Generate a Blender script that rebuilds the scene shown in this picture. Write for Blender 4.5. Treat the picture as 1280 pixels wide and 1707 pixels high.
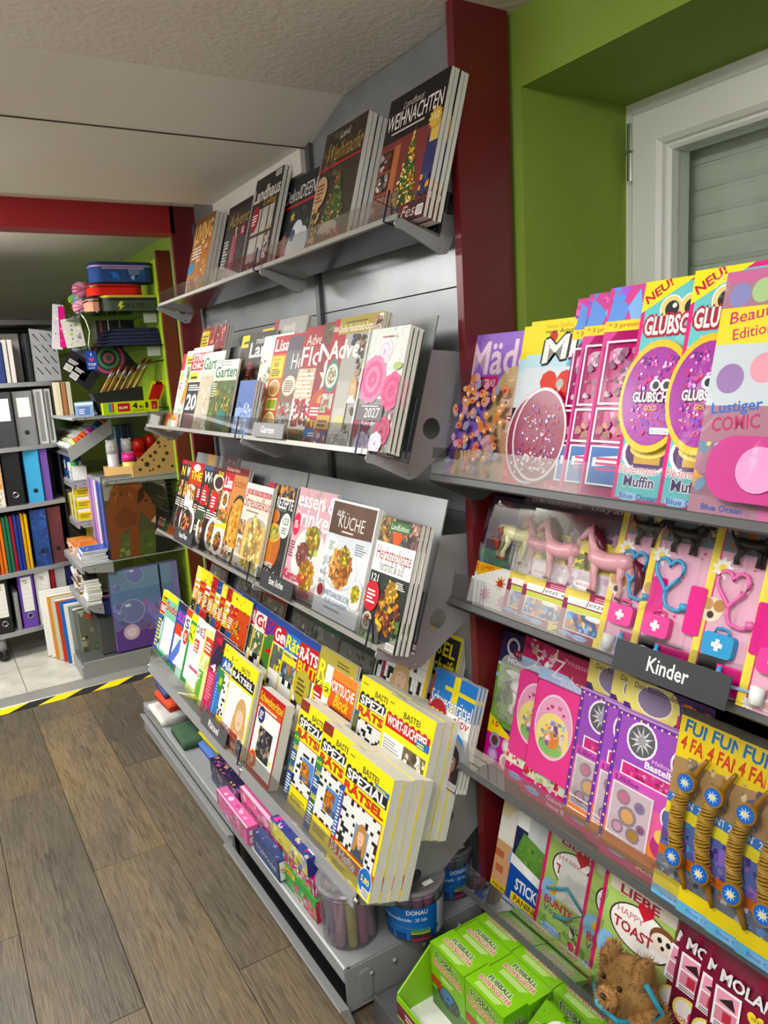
import bpy, math, random
from mathutils import Matrix, Vector
for o in list(bpy.data.objects): bpy.data.objects.remove(o)
S = bpy.context.scene
COL = S.collection
R = math.radians
# ------------------------------------------------------------------ camera
CZ, FPX = 1.37, 1255.0
def _nrm(v): return v / v.length
def _basis():
    y = _nrm(Vector((-145 - 640, 662 - 853.5, FPX)))
    x = _nrm(Vector((2700 - 640, 490 - 853.5, FPX)))
    x = _nrm(x - y * x.dot(y))
    return x, y, x.cross(y)
BX, BY, BZ = _basis()
CAM = Vector((0, 0, CZ))
cd = bpy.data.cameras.new('camera'); cam = bpy.data.objects.new('camera', cd); COL.objects.link(cam)
cd.sensor_fit = 'HORIZONTAL'; cd.sensor_width = 36; cd.lens = FPX / 1280 * 36; cd.clip_start = .02
ix, iy, iz = [Vector((BX[i], BY[i], BZ[i])) for i in range(3)]
m = Matrix((ix, -iy, -iz)).transposed().to_4x4(); m.translation = CAM
cam.matrix_world = m
S.camera = cam
def ray(u, v):
    d = Vector((u - 640, v - 853.5, FPX)); return Vector((d.dot(BX), d.dot(BY), d.dot(BZ)))
def at(u, v, axis, c):                       # the point where a sight line meets the plane axis = c
    d = ray(u, v); return CAM + d * ((c - CAM[axis]) / d[axis])
# ------------------------------------------------------------------ world and exposure
w = bpy.data.worlds.new('world'); S.world = w; w.use_nodes = True
w.node_tree.nodes['Background'].inputs[0].default_value = (.8, .85, .9, 1)
w.node_tree.nodes['Background'].inputs[1].default_value = .15
S.view_settings.view_transform = 'Standard'; S.view_settings.look = 'None'
S.view_settings.exposure = 0.2; S.view_settings.gamma = 1.0; S.view_settings.use_curve_mapping = False
try:
    S.cycles.max_bounces = 7; S.cycles.diffuse_bounces = 4; S.cycles.glossy_bounces = 3; S.cycles.transmission_bounces = 3; S.cycles.caustics_reflective = False; S.cycles.caustics_refractive = False; S.cycles.use_light_tree = False
except Exception: pass
LAMP_POWER = 23.0
LAMPS = [(-.5, -.9), (-.3, .5), (-.45, 2.3), (-.12, 3.5), (-.85, 3.6)]   # ceiling panels, all out of frame; last two added to brighten the stationery
# ------------------------------------------------------------------ helpers
rnd = random.Random(7)
def lin(c):
    if isinstance(c, str):
        c = CN.get(c, c); c = [int(c[i:i + 2], 16) / 255 for i in (0, 2, 4)]
    return tuple((x / 12.92 if x <= .04045 else ((x + .055) / 1.055) ** 2.4) for x in c)
CN = dict(w='f4f3ee', k='15151a', r='c8161d', y='ffe600', b='1f4fa8', g='2f8f3a', o='ee7a1c', p='e6268a', v='6b3fa0', c='2fb0d0', gr='9a9a9a', lg='d8d8d6', dk='2b2b30', br='6a4128', cr='f0e2c4', pk='f7b5d2', ly='fff28a', dr='7c1216', db='182a5c', dg='1c4a2c', lb='8fc4ee')
def mat(name, col, rough=.5, metal=0, spec=.5, **k):
    m = bpy.data.materials.new(name); m.use_nodes = True
    b = m.node_tree.nodes['Principled BSDF']
    b.inputs['Base Color'].default_value = (*lin(col), 1); b.inputs['Roughness'].default_value = rough
    b.inputs['Metallic'].default_value = metal; b.inputs['Specular IOR Level'].default_value = spec
    for n, v in k.items(): b.inputs[n.replace('_', ' ')].default_value = v
    return m
def nodes(m): return m.node_tree.nodes, m.node_tree.links, m.node_tree.nodes['Principled BSDF']
def bumpy(m, scale, strength, dist=.002, detail=4, coord='Object'):
    n, l, b = nodes(m)
    tc = n.new('ShaderNodeTexCoord'); no = n.new('ShaderNodeTexNoise'); bu = n.new('ShaderNodeBump')
    no.inputs['Scale'].default_value = scale; no.inputs['Detail'].default_value = detail
    bu.inputs['Strength'].default_value = strength; bu.inputs['Distance'].default_value = dist
    l.new(tc.outputs[coord], no.inputs['Vector']); l.new(no.outputs['Fac'], bu.inputs['Height']); l.new(bu.outputs[0], b.inputs['Normal'])
    return m
def mottle(m, c0, c1, scale, detail=4, coord='Object', vec=(1, 1, 1)):
    n, l, b = nodes(m)
    tc = n.new('ShaderNodeTexCoord'); mp = n.new('ShaderNodeMapping'); no = n.new('ShaderNodeTexNoise'); cr = n.new('ShaderNodeValToRGB')
    mp.inputs['Scale'].default_value = vec
    no.inputs['Scale'].default_value = scale; no.inputs['Detail'].default_value = detail
    cr.color_ramp.elements[0].color = (*lin(c0), 1); cr.color_ramp.elements[1].color = (*lin(c1), 1)
    cr.color_ramp.elements[0].position = .3; cr.color_ramp.elements[1].position = .7
    l.new(tc.outputs[coord], mp.inputs[0]); l.new(mp.outputs[0], no.inputs['Vector']); l.new(no.outputs['Fac'], cr.inputs[0]); l.new(cr.outputs[0], b.inputs['Base Color'])
    return m
def printmat(name, rough, coat=0, bump=0):
    m = mat(name, 'w', rough, 0, .35); n, l, b = nodes(m)
    a = n.new('ShaderNodeAttribute'); a.attribute_name = 'Col'; hs = n.new('ShaderNodeHueSaturation'); hs.inputs['Value'].default_value = .84; hs.inputs['Saturation'].default_value = 1.04
    l.new(a.outputs['Color'], hs.inputs['Color']); l.new(hs.outputs[0], b.inputs['Base Color'])
    b.inputs['Coat Weight'].default_value = coat; b.inputs['Coat Roughness'].default_value = .12
    if bump: bumpy(m, 9, bump, .004, 2)
    return m
def clear(name, tint=(1, 1, 1), refl=.35, rough=.04, bump=0, bscale=30, tr=1.0):
    m = bpy.data.materials.new(name); m.use_nodes = True; n = m.node_tree.nodes; l = m.node_tree.links
    n.remove(n['Principled BSDF']); out = n['Material Output']
    t = n.new('ShaderNodeBsdfTransparent'); t.inputs[0].default_value = (tint[0] * tr, tint[1] * tr, tint[2] * tr, 1)
    g = n.new('ShaderNodeBsdfGlossy'); g.inputs['Roughness'].default_value = rough
    fr = n.new('ShaderNodeFresnel'); fr.inputs[0].default_value = 1.45
    ad = n.new('ShaderNodeMath'); ad.operation = 'MULTIPLY'; ad.inputs[1].default_value = refl * 2.2; ad.use_clamp = True
    mx = n.new('ShaderNodeMixShader'); l.new(fr.outputs[0], ad.inputs[0]); l.new(ad.outputs[0], mx.inputs[0]); l.new(t.outputs[0], mx.inputs[1]); l.new(g.outputs[0], mx.inputs[2]); l.new(mx.outputs[0], out.inputs[0])
    if bump:
        tc = n.new('ShaderNodeTexCoord'); no = n.new('ShaderNodeTexNoise'); no.inputs['Scale'].default_value = bscale; no.inputs['Detail'].default_value = 3
        no.inputs['Distortion'].default_value = 1.5
        bu = n.new('ShaderNodeBump'); bu.inputs['Strength'].default_value = bump; bu.inputs['Distance'].default_value = .01
        l.new(tc.outputs['Object'], no.inputs['Vector']); l.new(no.outputs['Fac'], bu.inputs['Height']); l.new(bu.outputs[0], g.inputs['Normal']); l.new(bu.outputs[0], fr.inputs['Normal'])
    return m
M = {}
M['print'] = printmat('print_paper', .5)
M['gloss'] = printmat('print_gloss', .36, .08)
M['card'] = printmat('print_card', .45)
M['plastic'] = printmat('coloured_plastic', .3)
M['cloth'] = printmat('coloured_cloth', .85, 0, .5)
M['foil'] = printmat('print_foil', .34, .1, .35)
M['pages'] = mat('page_edges', 'e6e4dc', .8)
n, l, b = nodes(M['pages'])
tc = n.new('ShaderNodeTexCoord'); wv = n.new('ShaderNodeTexWave'); wv.bands_direction = 'Y'; wv.inputs['Scale'].default_value = 130; wv.inputs['Distortion'].default_value = 1.2; wv.inputs['Detail Scale'].default_value = 1
cr = n.new('ShaderNodeValToRGB'); cr.color_ramp.elements[0].color = (*lin('bdbbb1'), 1); cr.color_ramp.elements[1].color = (*lin('efeee8'), 1)
l.new(tc.outputs['Object'], wv.inputs['Vector']); l.new(wv.outputs['Fac'], cr.inputs[0]); l.new(cr.outputs[0], b.inputs['Base Color'])
M['metal'] = mottle(mat('silver_painted_steel', 'a2a4a6', .42, .35), '999b9d', '9fa1a3', 300, 2)
M['sheet'] = bumpy(mottle(mat('grey_steel_panel', 'a0a2a3', .33, .5), '8a8d90', '9da0a2', 6, 5), 500, .06, .0005)
M['darkmetal'] = mat('dark_grey_steel', '58595b', .42, .4)
M['tray'] = mat('polished_tray_steel', '9a9da0', .14, .85)
M['black'] = mat('black_plastic', '131316', .4)
M['blackback'] = mat('black_back_panel', '1a1a1c', .6)
M['wire'] = mat('dark_blue_wire', '14163a', .3, .3)
M['chrome'] = mat('chrome_wire', 'c4c6c8', .2, 1)
M['red'] = bumpy(mat('dark_red_board', '66161b', .35, 0, .5), 120, .05, .0005)
M['redbeam'] = bumpy(mat('red_painted_beam', 'a01824', .5), 40, .2, .001)
M['green'] = bumpy(mottle(mat('green_wall_paint', '84a032', .75), '7a9430', '869f38', 3), 90, .35, .003, 6)
M['lime'] = mat('lime_board', 'a6c83c', .45)
M['white'] = mat('white_paint', 'd8d6d0', .5)
M['pvc'] = mat('white_window_pvc', 'eceee8', .35)
M['shutter'] = mat('roller_shutter', 'e0e4da', .5)
M['glass'] = clear('window_glass', (.94, .97, .95), .3, .01)
M['acryl'] = clear('clear_acrylic', (.95, .955, .965), .2, .03)
M['shelfglass'] = clear('green_shelf_glass', (.62, .74, .66), .35, .02)
M['film'] = clear('clear_film', (.985, .985, .985), .09, .1, .3, 14)
M['bag'] = clear('crinkled_film', (.97, .97, .97), .28, .12, .5, 28)
M['blister'] = clear('clear_blister', (.985, .985, .985), .16, .05)
M['tub'] = clear('frosted_tub_plastic', (.97, .96, .98), .3, .15)
_n = M['tub'].node_tree.nodes; _l = M['tub'].node_tree.links; _d = _n.new('ShaderNodeBsdfDiffuse'); _d.inputs[0].default_value = (.85, .83, .86, 1); _x = _n.new('ShaderNodeMixShader'); _x.inputs[0].default_value = .1
_o = _n['Material Output']; _l.new(_o.inputs[0].links[0].from_socket, _x.inputs[1]); _l.new(_d.outputs[0], _x.inputs[2]); _l.new(_x.outputs[0], _o.inputs[0])
M['tile'] = bumpy(mottle(mat('grey_floor_tile', 'b9b7ac', .35), 'a5a398', 'c6c4b9', 9, 6), 60, .1, .001)
M['grout'] = mat('tile_grout', '6f6c63', .9)
M['alu'] = mat('aluminium_strip', 'a9a8a2', .4, .6)
M['paperwhite'] = mat('plain_white_paper', 'eeece6', .7)
M['gap'] = mat('plank_gap', '3a3026', .9)
def ceilmat():
    m = mottle(mat('ceiling_plaster', 'e2dfd8', .9), 'dcd8d0', 'e6e3dc', 2); return bumpy(m, 55, .55, .006, 8)
M['ceil'] = ceilmat()
M['ceilflat'] = bumpy(mottle(mat('ceiling_board', 'e0ddd5', .8), 'dbd7ce', 'e4e1da', 1.5), 25, .12, .002)
# vinyl planks: grain follows the plank, every plank its own shift and tone
def plankmat():
    m = mat('wood_look_vinyl', '7d6a4e', .42, 0, .35); n, l, b = nodes(m)
    tc = n.new('ShaderNodeTexCoord'); oi = n.new('ShaderNodeObjectInfo'); ad = n.new('ShaderNodeVectorMath'); ad.operation = 'ADD'
    ml = n.new('ShaderNodeVectorMath'); ml.operation = 'SCALE'; cb = n.new('ShaderNodeCombineXYZ')
    for i in (0, 1, 2): l.new(oi.outputs['Random'], cb.inputs[i])
    l.new(cb.outputs[0], ml.inputs[0]); ml.inputs['Scale'].default_value = 23
    l.new(tc.outputs['Object'], ad.inputs[0]); l.new(ml.outputs[0], ad.inputs[1])
    def nz(sc, vec, det, dis=0):
        mp = n.new('ShaderNodeMapping'); mp.inputs['Scale'].default_value = vec; l.new(ad.outputs[0], mp.inputs[0])
        t = n.new('ShaderNodeTexNoise'); t.inputs['Scale'].default_value = sc; t.inputs['Detail'].default_value = det; t.inputs['Distortion'].default_value = dis; l.new(mp.outputs[0], t.inputs['Vector']); return t
    def ramp(src, *st):
        r = n.new('ShaderNodeValToRGB'); e = r.color_ramp.elements
        while len(e) < len(st): e.new(.5)
        for i, (p, c) in enumerate(st): e[i].position = p; e[i].color = (*lin(c), 1)
        l.new(src, r.inputs[0]); return r
    big = ramp(nz(3.2, (1.6, .5, 1), 3, .6).outputs['Fac'], (.25, '68635c'), (.45, '787063'), (.6, '827763'), (.78, '8d805e'))
    fine = ramp(nz(26, (5.5, .28, 1), 6, 1.6).outputs['Fac'], (.32, '6e6458'), (.48, 'cdc6ba'), (.7, 'ffffff'))
    mx = n.new('ShaderNodeMix'); mx.data_type = 'RGBA'; mx.blend_type = 'MULTIPLY'; mx.inputs[0].default_value = .72
    l.new(big.outputs[0], mx.inputs[6]); l.new(fine.outputs[0], mx.inputs[7])
    tone = ramp(oi.outputs['Random'], (0, 'c9c4bd'), (.5, 'e6e0d4'), (1, 'f6ead4'))
    m2 = n.new('ShaderNodeMix'); m2.data_type = 'RGBA'; m2.blend_type = 'MULTIPLY'; m2.inputs[0].default_value = 1
    l.new(mx.outputs[2], m2.inputs[6]); l.new(tone.outputs[0], m2.inputs[7]); l.new(m2.outputs[2], b.inputs['Base Color'])
    bu = n.new('ShaderNodeBump'); bu.inputs['Strength'].default_value = .25; bu.inputs['Distance'].default_value = .002
    l.new(fine.outputs[0], bu.inputs['Height']); l.new(bu.outputs[0], b.inputs['Normal'])
    return m
M['plank'] = plankmat()
LITE = bpy.data.materials.new('lamp_diffuser'); LITE.use_nodes = True
_b = LITE.node_tree.nodes['Principled BSDF']; _b.inputs['Base Color'].default_value = (.9, .9, .9, 1)
_b.inputs['Emission Color'].default_value = (1, .985, .95, 1); _b.inputs['Emission Strength'].default_value = LAMP_POWER

class MB:                                    # collects shapes for one mesh
    def __init__(s): s.v = []; s.f = []; s.c = []
    def add(s, v, f, c=None):
        k = len(s.v); s.v += [tuple(p) for p in v]; s.f += [tuple(i + k for i in q) for q in f]; s.c += [c] * len(f); return s
    def box(s, x0, y0, z0, x1, y1, z1, c=None, mtx=None):
        v = [(x, y, z) for z in (z0, z1) for y in (y0, y1) for x in (x0, x1)]
        if mtx: v = [mtx @ Vector(p) for p in v]
        return s.add(v, [(0, 2, 3, 1), (4, 5, 7, 6), (0, 1, 5, 4), (2, 6, 7, 3), (0, 4, 6, 2), (1, 3, 7, 5)], c)
    def rbox(s, x0, y0, z0, x1, y1, z1, r, c=None, axis=1, n=3):       # box with rounded edges along one axis
        a = []; lo, hi = ((x0, z0), (x1, z1)) if axis == 1 else (((x0, y0), (x1, y1)) if axis == 2 else ((y0, z0), (y1, z1)))
        for (cx, cy, a0) in ((hi[0] - r, hi[1] - r, 0), (lo[0] + r, hi[1] - r, 90), (lo[0] + r, lo[1] + r, 180), (hi[0] - r, lo[1] + r, 270)):
            for i in range(n + 1): t = R(a0 + 90 * i / n); a.append((cx + r * math.cos(t), cy + r * math.sin(t)))
        return s.prism(a, *((y0, y1) if axis == 1 else ((z0, z1) if axis == 2 else (x0, x1))), axis, c)
    def prism(s, pts, a0, a1, axis=1, c=None):
        n = len(pts); f3 = {1: lambda p, a: (p[0], a, p[1]), 2: lambda p, a: (p[0], p[1], a), 0: lambda p, a: (a, p[0], p[1])}[axis]
        return s.add([f3(p, a0) for p in pts] + [f3(p, a1) for p in pts], [tuple(range(n))[::-1], tuple(range(n, 2 * n))] + [(i, (i + 1) % n, n + (i + 1) % n, n + i) for i in range(n)], c)
    def lathe(s, prof, n=20, c=None, o=(0, 0, 0), sx=1, sy=1):
        v = []; f = []
        for r, z in prof:
            for i in range(n): t = 2 * math.pi * i / n; v.append((o[0] + sx * r * math.cos(t), o[1] + sy * r * math.sin(t), o[2] + z))
        for j in range(len(prof) - 1):
            for i in range(n): f.append((j * n + i, j * n + (i + 1) % n, (j + 1) * n + (i + 1) % n, (j + 1) * n + i))
        if prof[0][0] > 1e-6: f.append(tuple(range(n))[::-1])
        if prof[-1][0] > 1e-6: f.append(tuple(range((len(prof) - 1) * n, len(prof) * n)))
        return s.add(v, f, c)
    def tube(s, pts, r, n=6, c=None, closed=False):
        P = [Vector(p) for p in pts]; v = []; f = []; up = Vector((0, 0, 1)); rr = r if hasattr(r, '__len__') else [r] * len(P)
        for i, p in enumerate(P):
            t = (P[(i + 1) % len(P)] - P[i - 1]) if closed else (P[min(i + 1, len(P) - 1)] - P[max(i - 1, 0)])
            t.normalize(); a = t.cross(up if abs(t.z) < .95 else Vector((1, 0, 0))).normalized(); b = t.cross(a)
            for k in range(n): q = 2 * math.pi * k / n; v.append(p + a * rr[i] * math.cos(q) + b * rr[i] * math.sin(q))
        m = len(P)
        for i in range(m if closed else m - 1):
            for k in range(n): j = (i + 1) % m; f.append((i * n + k, i * n + (k + 1) % n, j * n + (k + 1) % n, j * n + k))
        if not closed: f += [tuple(range(n))[::-1], tuple(range((m - 1) * n, m * n))]
        return s.add(v, f, c)
    def ball(s, cx, cy, cz, rx, ry, rz, c=None, n=12):
        k = max(4, n // 2); return s.lathe([(math.sin(math.pi * j / k) if 0 < j < k else 0.0, -math.cos(math.pi * j / k)) for j in range(k + 1)], n, c) and s._last(n * (k + 1), lambda p: (cx + p[0] * rx, cy + p[1] * ry, cz + p[2] * rz))
    def _last(s, n, fn):
        for i in range(len(s.v) - n, len(s.v)): s.v[i] = fn(s.v[i])
        return s
    def mesh(s, name, mt, smooth=False):
        me = bpy.data.meshes.new(name); me.from_pydata(s.v, [], s.f)
        if any(c is not None for c in s.c):
            ca = me.color_attributes.new('Col', 'FLOAT_COLOR', 'CORNER'); buf = []; cache = {}
            for q, c in zip(s.f, s.c):
                k = c if c is not None else 'w'
                if k not in cache: cache[k] = (*lin(k), 1.0)
                buf += cache[k] * len(q)
            ca.data.foreach_set('color', buf)
        me.materials.append(M[mt] if isinstance(mt, str) else mt)
        if smooth: me.polygons.foreach_set('use_smooth', [True] * len(me.polygons))
        me.update(); return me
    def build(s, name, mt, parent=None, smooth=False, loc=None):
        return link(name, s.mesh(name, mt, smooth), parent, loc)
def link(name, me, parent=None, loc=None):
    o = bpy.data.objects.new(name, me); COL.objects.link(o); o.parent = parent
    if loc: o.location = loc
    return o
def thing(name, label, cat, loc=(0, 0, 0), rot=(0, 0, 0), group=None):
    o = bpy.data.objects.new(name, None); COL.objects.link(o); o.location = loc; o.rotation_euler = rot; o.empty_display_size = .02
    return tag(o, label, cat, group)
def tag(o, label, cat, group=None):
    o['label'] = label; o['category'] = cat
    if group: o['group'] = group
    return o
def struct(o): o['kind'] = 'structure'; return o
def flat(loops, thick, name):                # a sheet cut to an outline with holes, in local x/z, thickness along y
    cu = bpy.data.curves.new(name, 'CURVE'); cu.dimensions = '2D'; cu.fill_mode = 'BOTH'; cu.extrude = thick / 2
    for lp in loops:
        sp = cu.splines.new('POLY'); sp.points.add(len(lp) - 1); sp.use_cyclic_u = True
        for i, (x, z) in enumerate(lp): sp.points[i].co = (x, z, 0, 1)
    o = bpy.data.objects.new(name, cu); me = bpy.data.meshes.new_from_object(o); bpy.data.objects.remove(o); bpy.data.curves.remove(cu)
    me.transform(Matrix.Rotation(R(90), 4, 'X')); return me
def circ(cx, cy, r, n=20, sx=1): return [(cx + sx * r * math.cos(2 * math.pi * i / n), cy + r * math.sin(2 * math.pi * i / n)) for i in range(n)]
# ------------------------------------------------------------------ flat print: shapes and lettering in thin layers
_tx = {}
def glyphs(txt, bold):
    k = (txt, bold)
    if k not in _tx:
        cu = bpy.data.curves.new('t', 'FONT'); cu.body = txt; cu.resolution_u = 2; cu.offset = bold; cu.size = 1; cu.fill_mode = 'FRONT'
        o = bpy.data.objects.new('t', cu); me = bpy.data.meshes.new_from_object(o); bpy.data.objects.remove(o)
        v = [(p.co.x, p.co.y) for p in me.vertices]; f = [tuple(q.vertices) for q in me.polygons]
        bpy.data.meshes.remove(me); bpy.data.curves.remove(cu)
        x0 = min(p[0] for p in v); x1 = max(p[0] for p in v); y0 = min(p[1] for p in v); y1 = max(p[1] for p in v)
        _tx[k] = ([((p[0] - x0) / (x1 - x0), (p[1] - y0) / (y1 - y0)) for p in v], f)
    return _tx[k]
EPS = 1e-5
def shade(c, f):
    c = CN.get(c, c); return ''.join('%02x' % max(0, min(255, int(int(c[i:i + 2], 16) * f))) for i in (0, 2, 4))
class Art:                                   # fractions of a w x h sheet, origin lower left, facing local -y
    def __init__(s, w, h, bg='w', seed=1):
        s.w, s.h = w, h; s.b = MB(); s.n = 0; s.r = random.Random(seed)
        if bg: s.rect(0, 0, 1, 1, bg)
    def put(s, pts, faces, c, clip=True):
        y = -s.n * EPS - 2e-4; s.n += 1
        q = [(min(1, max(0, p[0])), min(1, max(0, p[1]))) for p in pts] if clip else pts
        s.b.add([(p[0] * s.w, y, p[1] * s.h) for p in q], faces, c); return s
    def poly(s, pts, c): return s.put(pts, [tuple(range(len(pts)))], c)
    def rect(s, x0, y0, x1, y1, c): return s.poly([(x0, y0), (x1, y0), (x1, y1), (x0, y1)], c)
    def frame(s, x0, y0, x1, y1, t, c):
        ty = t * s.w / s.h
        return s.rect(x0, y0, x1, y0 + ty, c).rect(x0, y1 - ty, x1, y1, c).rect(x0, y0, x0 + t, y1, c).rect(x1 - t, y0, x1, y1, c)
    def ell(s, cx, cy, rx, c, ry=None, n=18, a0=0):
        ry = rx * s.w / s.h if ry is None else ry
        return s.poly([(cx + rx * math.cos(a0 + 2 * math.pi * i / n), cy + ry * math.sin(a0 + 2 * math.pi * i / n)) for i in range(n)], c)
    def star(s, cx, cy, r, c, k=5, q=.45):
        return s.poly([(cx + r * (1 if i % 2 == 0 else q) * math.sin(math.pi * i / k), cy + r * s.w / s.h * (1 if i % 2 == 0 else q) * math.cos(math.pi * i / k)) for i in range(2 * k)], c)
    def heart(s, cx, cy, r, c):
        p = []
        for i in range(20):
            t = 2 * math.pi * i / 20; p.append((cx + r * math.sin(t) ** 3, cy + r * s.w / s.h * (.81 * math.cos(t) - .31 * math.cos(2 * t) - .12 * math.cos(3 * t) - .06 * math.cos(4 * t))))
        return s.poly(p, c)
    def text(s, t, x0, y0, x1, y1, c, bold=.0, sh=0, rot=0, out=None, ow=.006):
        v, f = glyphs(t, bold)
        def tr(ox, oy):
            w, h = (x1 - x0), (y1 - y0); ca, sa = math.cos(R(rot)), math.sin(R(rot)); q = []
            for a, b in v:
                X = a * w * s.w + sh * b * h * s.h; Y = b * h * s.h
                q.append(((x0 * s.w + X * ca - Y * sa) / s.w + ox, (y0 * s.h + X * sa + Y * ca) / s.h + oy))
            return q
        if out:
            vb, fb = v, f
            for ox, oy in ((-ow, 0), (ow, 0), (0, -ow), (0, ow), (ow, -ow)): s.put(tr(ox, oy * s.w / s.h), f, out)
        return s.put(tr(0, 0), f, c)
    def lines(s, x0, y0, x1, y1, n, c):      # small print too fine to read
        dy = (y1 - y0) / n; v = []; f = []
        for i in range(n):
            w = (x1 - x0) * s.r.uniform(.6, 1); y = y0 + i * dy; k = len(v); v += [(x0, y), (x0 + w, y), (x0 + w, y + dy * .5), (x0, y + dy * .5)]; f.append((k, k + 1, k + 2, k + 3))
        return s.put(v, f, c)
    def blobs(s, x0, y0, x1, y1, pal, n=40, r=(.03, .09)):
        big = r[1] > .05; n2 = n * 2 if big else n
        for i in range(n2):
            cx, cy = s.r.uniform(x0, x1), s.r.uniform(y0, y1); q = s.r.uniform(*r) * ((1 - .65 * i / n2) if big else 1); a = s.r.random() * 3; c = shade(s.r.choice(pal), s.r.uniform(.78, 1.14)); p = []
            for k in range(7):
                t = 2 * math.pi * k / 7 + a; e = s.r.uniform(.45, 1.15); p.append((min(x1, max(x0, cx + q * e * math.cos(t))), min(y1, max(y0, cy + q * e * math.sin(t) * s.w / s.h))))
            s.poly(p, c)
        return s
    def photo(s, x0, y0, x1, y1, bg, pal, n=30, r=(.04, .1)): return s.rect(x0, y0, x1, y1, bg).blobs(x0, y0, x1, y1, pal, n, r)
    def dish(s, cx, cy, r, food, plate='f2efe8', n=34, rim='c9c4ba'):
        s.ell(cx, cy, r, rim, n=28).ell(cx, cy, r * .96, plate, n=28)
        s.ell(cx, cy, r * .7, shade(food[0], .6), n=20)
        for i in range(n * 3):
            t = s.r.random() * 6.28; d = r * .66 * math.sqrt(s.r.random()); q = r * s.r.uniform(.05, .17)
            x, y = cx + d * math.cos(t), cy + d * math.sin(t) * s.w / s.h; a = s.r.random() * 3
            s.poly([(x + q * s.r.uniform(.6, 1.1) * math.cos(a + k), y + q * s.r.uniform(.6, 1.1) * math.sin(a + k) * s.w / s.h) for k in (0, .9, 1.8, 2.7, 3.6, 4.5, 5.4)], shade(s.r.choice(food), s.r.uniform(.7, 1.2)))
        return s
    def pile(s, cx, cy, r, food, n=40, ry=None):
        k = (ry or r) / r; s.ell(cx, cy, r * .95, shade(food[0], .62), r * .95 * k * s.w / s.h, 16)
        for i in range(n * 2):
            t = s.r.random() * 6.28; d = r * math.sqrt(s.r.random()); q = r * s.r.uniform(.09, .3) * (1 - .5 * i / (2 * n)); x, y = cx + d * math.cos(t), cy + d * k * math.sin(t) * s.w / s.h; a = s.r.random() * 3
            s.poly([(x + q * s.r.uniform(.5, 1.1) * math.cos(a + j), y + q * s.r.uniform(.5, 1.1) * math.sin(a + j) * s.w / s.h) for j in (0, .9, 1.8, 2.7, 3.6, 4.5, 5.4)], shade(s.r.choice(food), s.r.uniform(.7, 1.22)))
        return s
    def cross(s, x0, y0, x1, y1, nx, ny, dark=.22, ink='k', pale=None):
        s.rect(x0, y0, x1, y1, 'w'); dx, dy = (x1 - x0) / nx, (y1 - y0) / ny; v = []; f = []
        def q(a, b, c2, d):
            k = len(v); v.extend([(a, b), (c2, b), (c2, d), (a, d)]); f.append((k, k + 1, k + 2, k + 3))
        for i in range(1, nx): q(x0 + i * dx - .0012, y0, x0 + i * dx + .0012, y1)
        for j in range(1, ny): q(x0, y0 + j * dy - .001, x1, y0 + j * dy + .001)
        s.put(v, f, '8a8a88'); v = []; f = []
        for i in range(nx):
            for j in range(ny):
                if s.r.random() < dark: q(x0 + i * dx, y0 + j * dy, x0 + i * dx + dx, y0 + j * dy + dy)
        if f: s.put(v, f, ink)
        return s
    def face(s, cx, cy, q, hair='c8a060', skin='e6b596', top='f0ece6', hair2='a87c40'):
        k = s.w / s.h
        s.ell(cx, cy - .55 * q * k, q * 1.0, hair2, q * 1.15 * k).poly([(cx - q * 1.3, cy - 2.1 * q * k), (cx - q * .9, cy - 1.15 * q * k), (cx, cy - .9 * q * k), (cx + q * .9, cy - 1.15 * q * k), (cx + q * 1.3, cy - 2.1 * q * k)], top)
        s.ell(cx, cy + .05 * q * k, q * .92, hair, q * 1.15 * k).rect(cx - .25 * q, cy - 1.2 * q * k, cx + .25 * q, cy - .5 * q * k, 'cf9a7c')
        s.ell(cx - .8 * q, cy - .8 * q * k, q * .3, hair, q * .9 * k).ell(cx + .8 * q, cy - .8 * q * k, q * .3, hair, q * .9 * k)
        s.ell(cx, cy - .1 * q * k, q * .58, skin, q * .78 * k)
        s.poly([(cx - .62 * q, cy + .3 * q * k), (cx - .3 * q, cy + .85 * q * k), (cx + .35 * q, cy + .85 * q * k), (cx + .62 * q, cy + .3 * q * k), (cx + .1 * q, cy + .45 * q * k)], hair)
        for e in (-1, 1): s.ell(cx + e * .24 * q, cy + .05 * q * k, q * .1, 'w', q * .06 * k, 8).ell(cx + e * .24 * q, cy + .05 * q * k, q * .05, '3a2a22', None, 6).rect(cx + e * .24 * q - .13 * q, cy + .17 * q * k, cx + e * .24 * q + .13 * q, cy + .21 * q * k, hair2)
        return s.poly([(cx - .05 * q, cy - .15 * q * k), (cx + .06 * q, cy - .15 * q * k), (cx, cy + .02 * q * k)], 'd19b7d').ell(cx, cy - .42 * q * k, q * .19, 'b8434a', q * .085 * k, 10).ell(cx, cy - .41 * q * k, q * .13, 'w', q * .03 * k, 8)
    def tree(s, cx, y0, y1, rw, n=60, cols=('ffd45a', 'ffe9a0', 'd13a2a', '4f7a34')):
        for i in range(5):
            a = y0 + (y1 - y0) * i / 6; w2 = rw * (1 - i / 5.6); s.poly([(cx - w2, a), (cx + w2, a), (cx, a + (y1 - y0) * .36)], ('2c4420', '35521f', '3b5a28')[i % 3])
        for i in range(n):
            t = s.r.random() ** 1.6; w2 = rw * (1 - t) * .95; x = cx + s.r.uniform(-w2, w2); y = y0 + t * (y1 - y0) * .92; s.ell(x, y, s.r.uniform(.006, .017), s.r.choice(cols), n=6)
        return s
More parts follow.
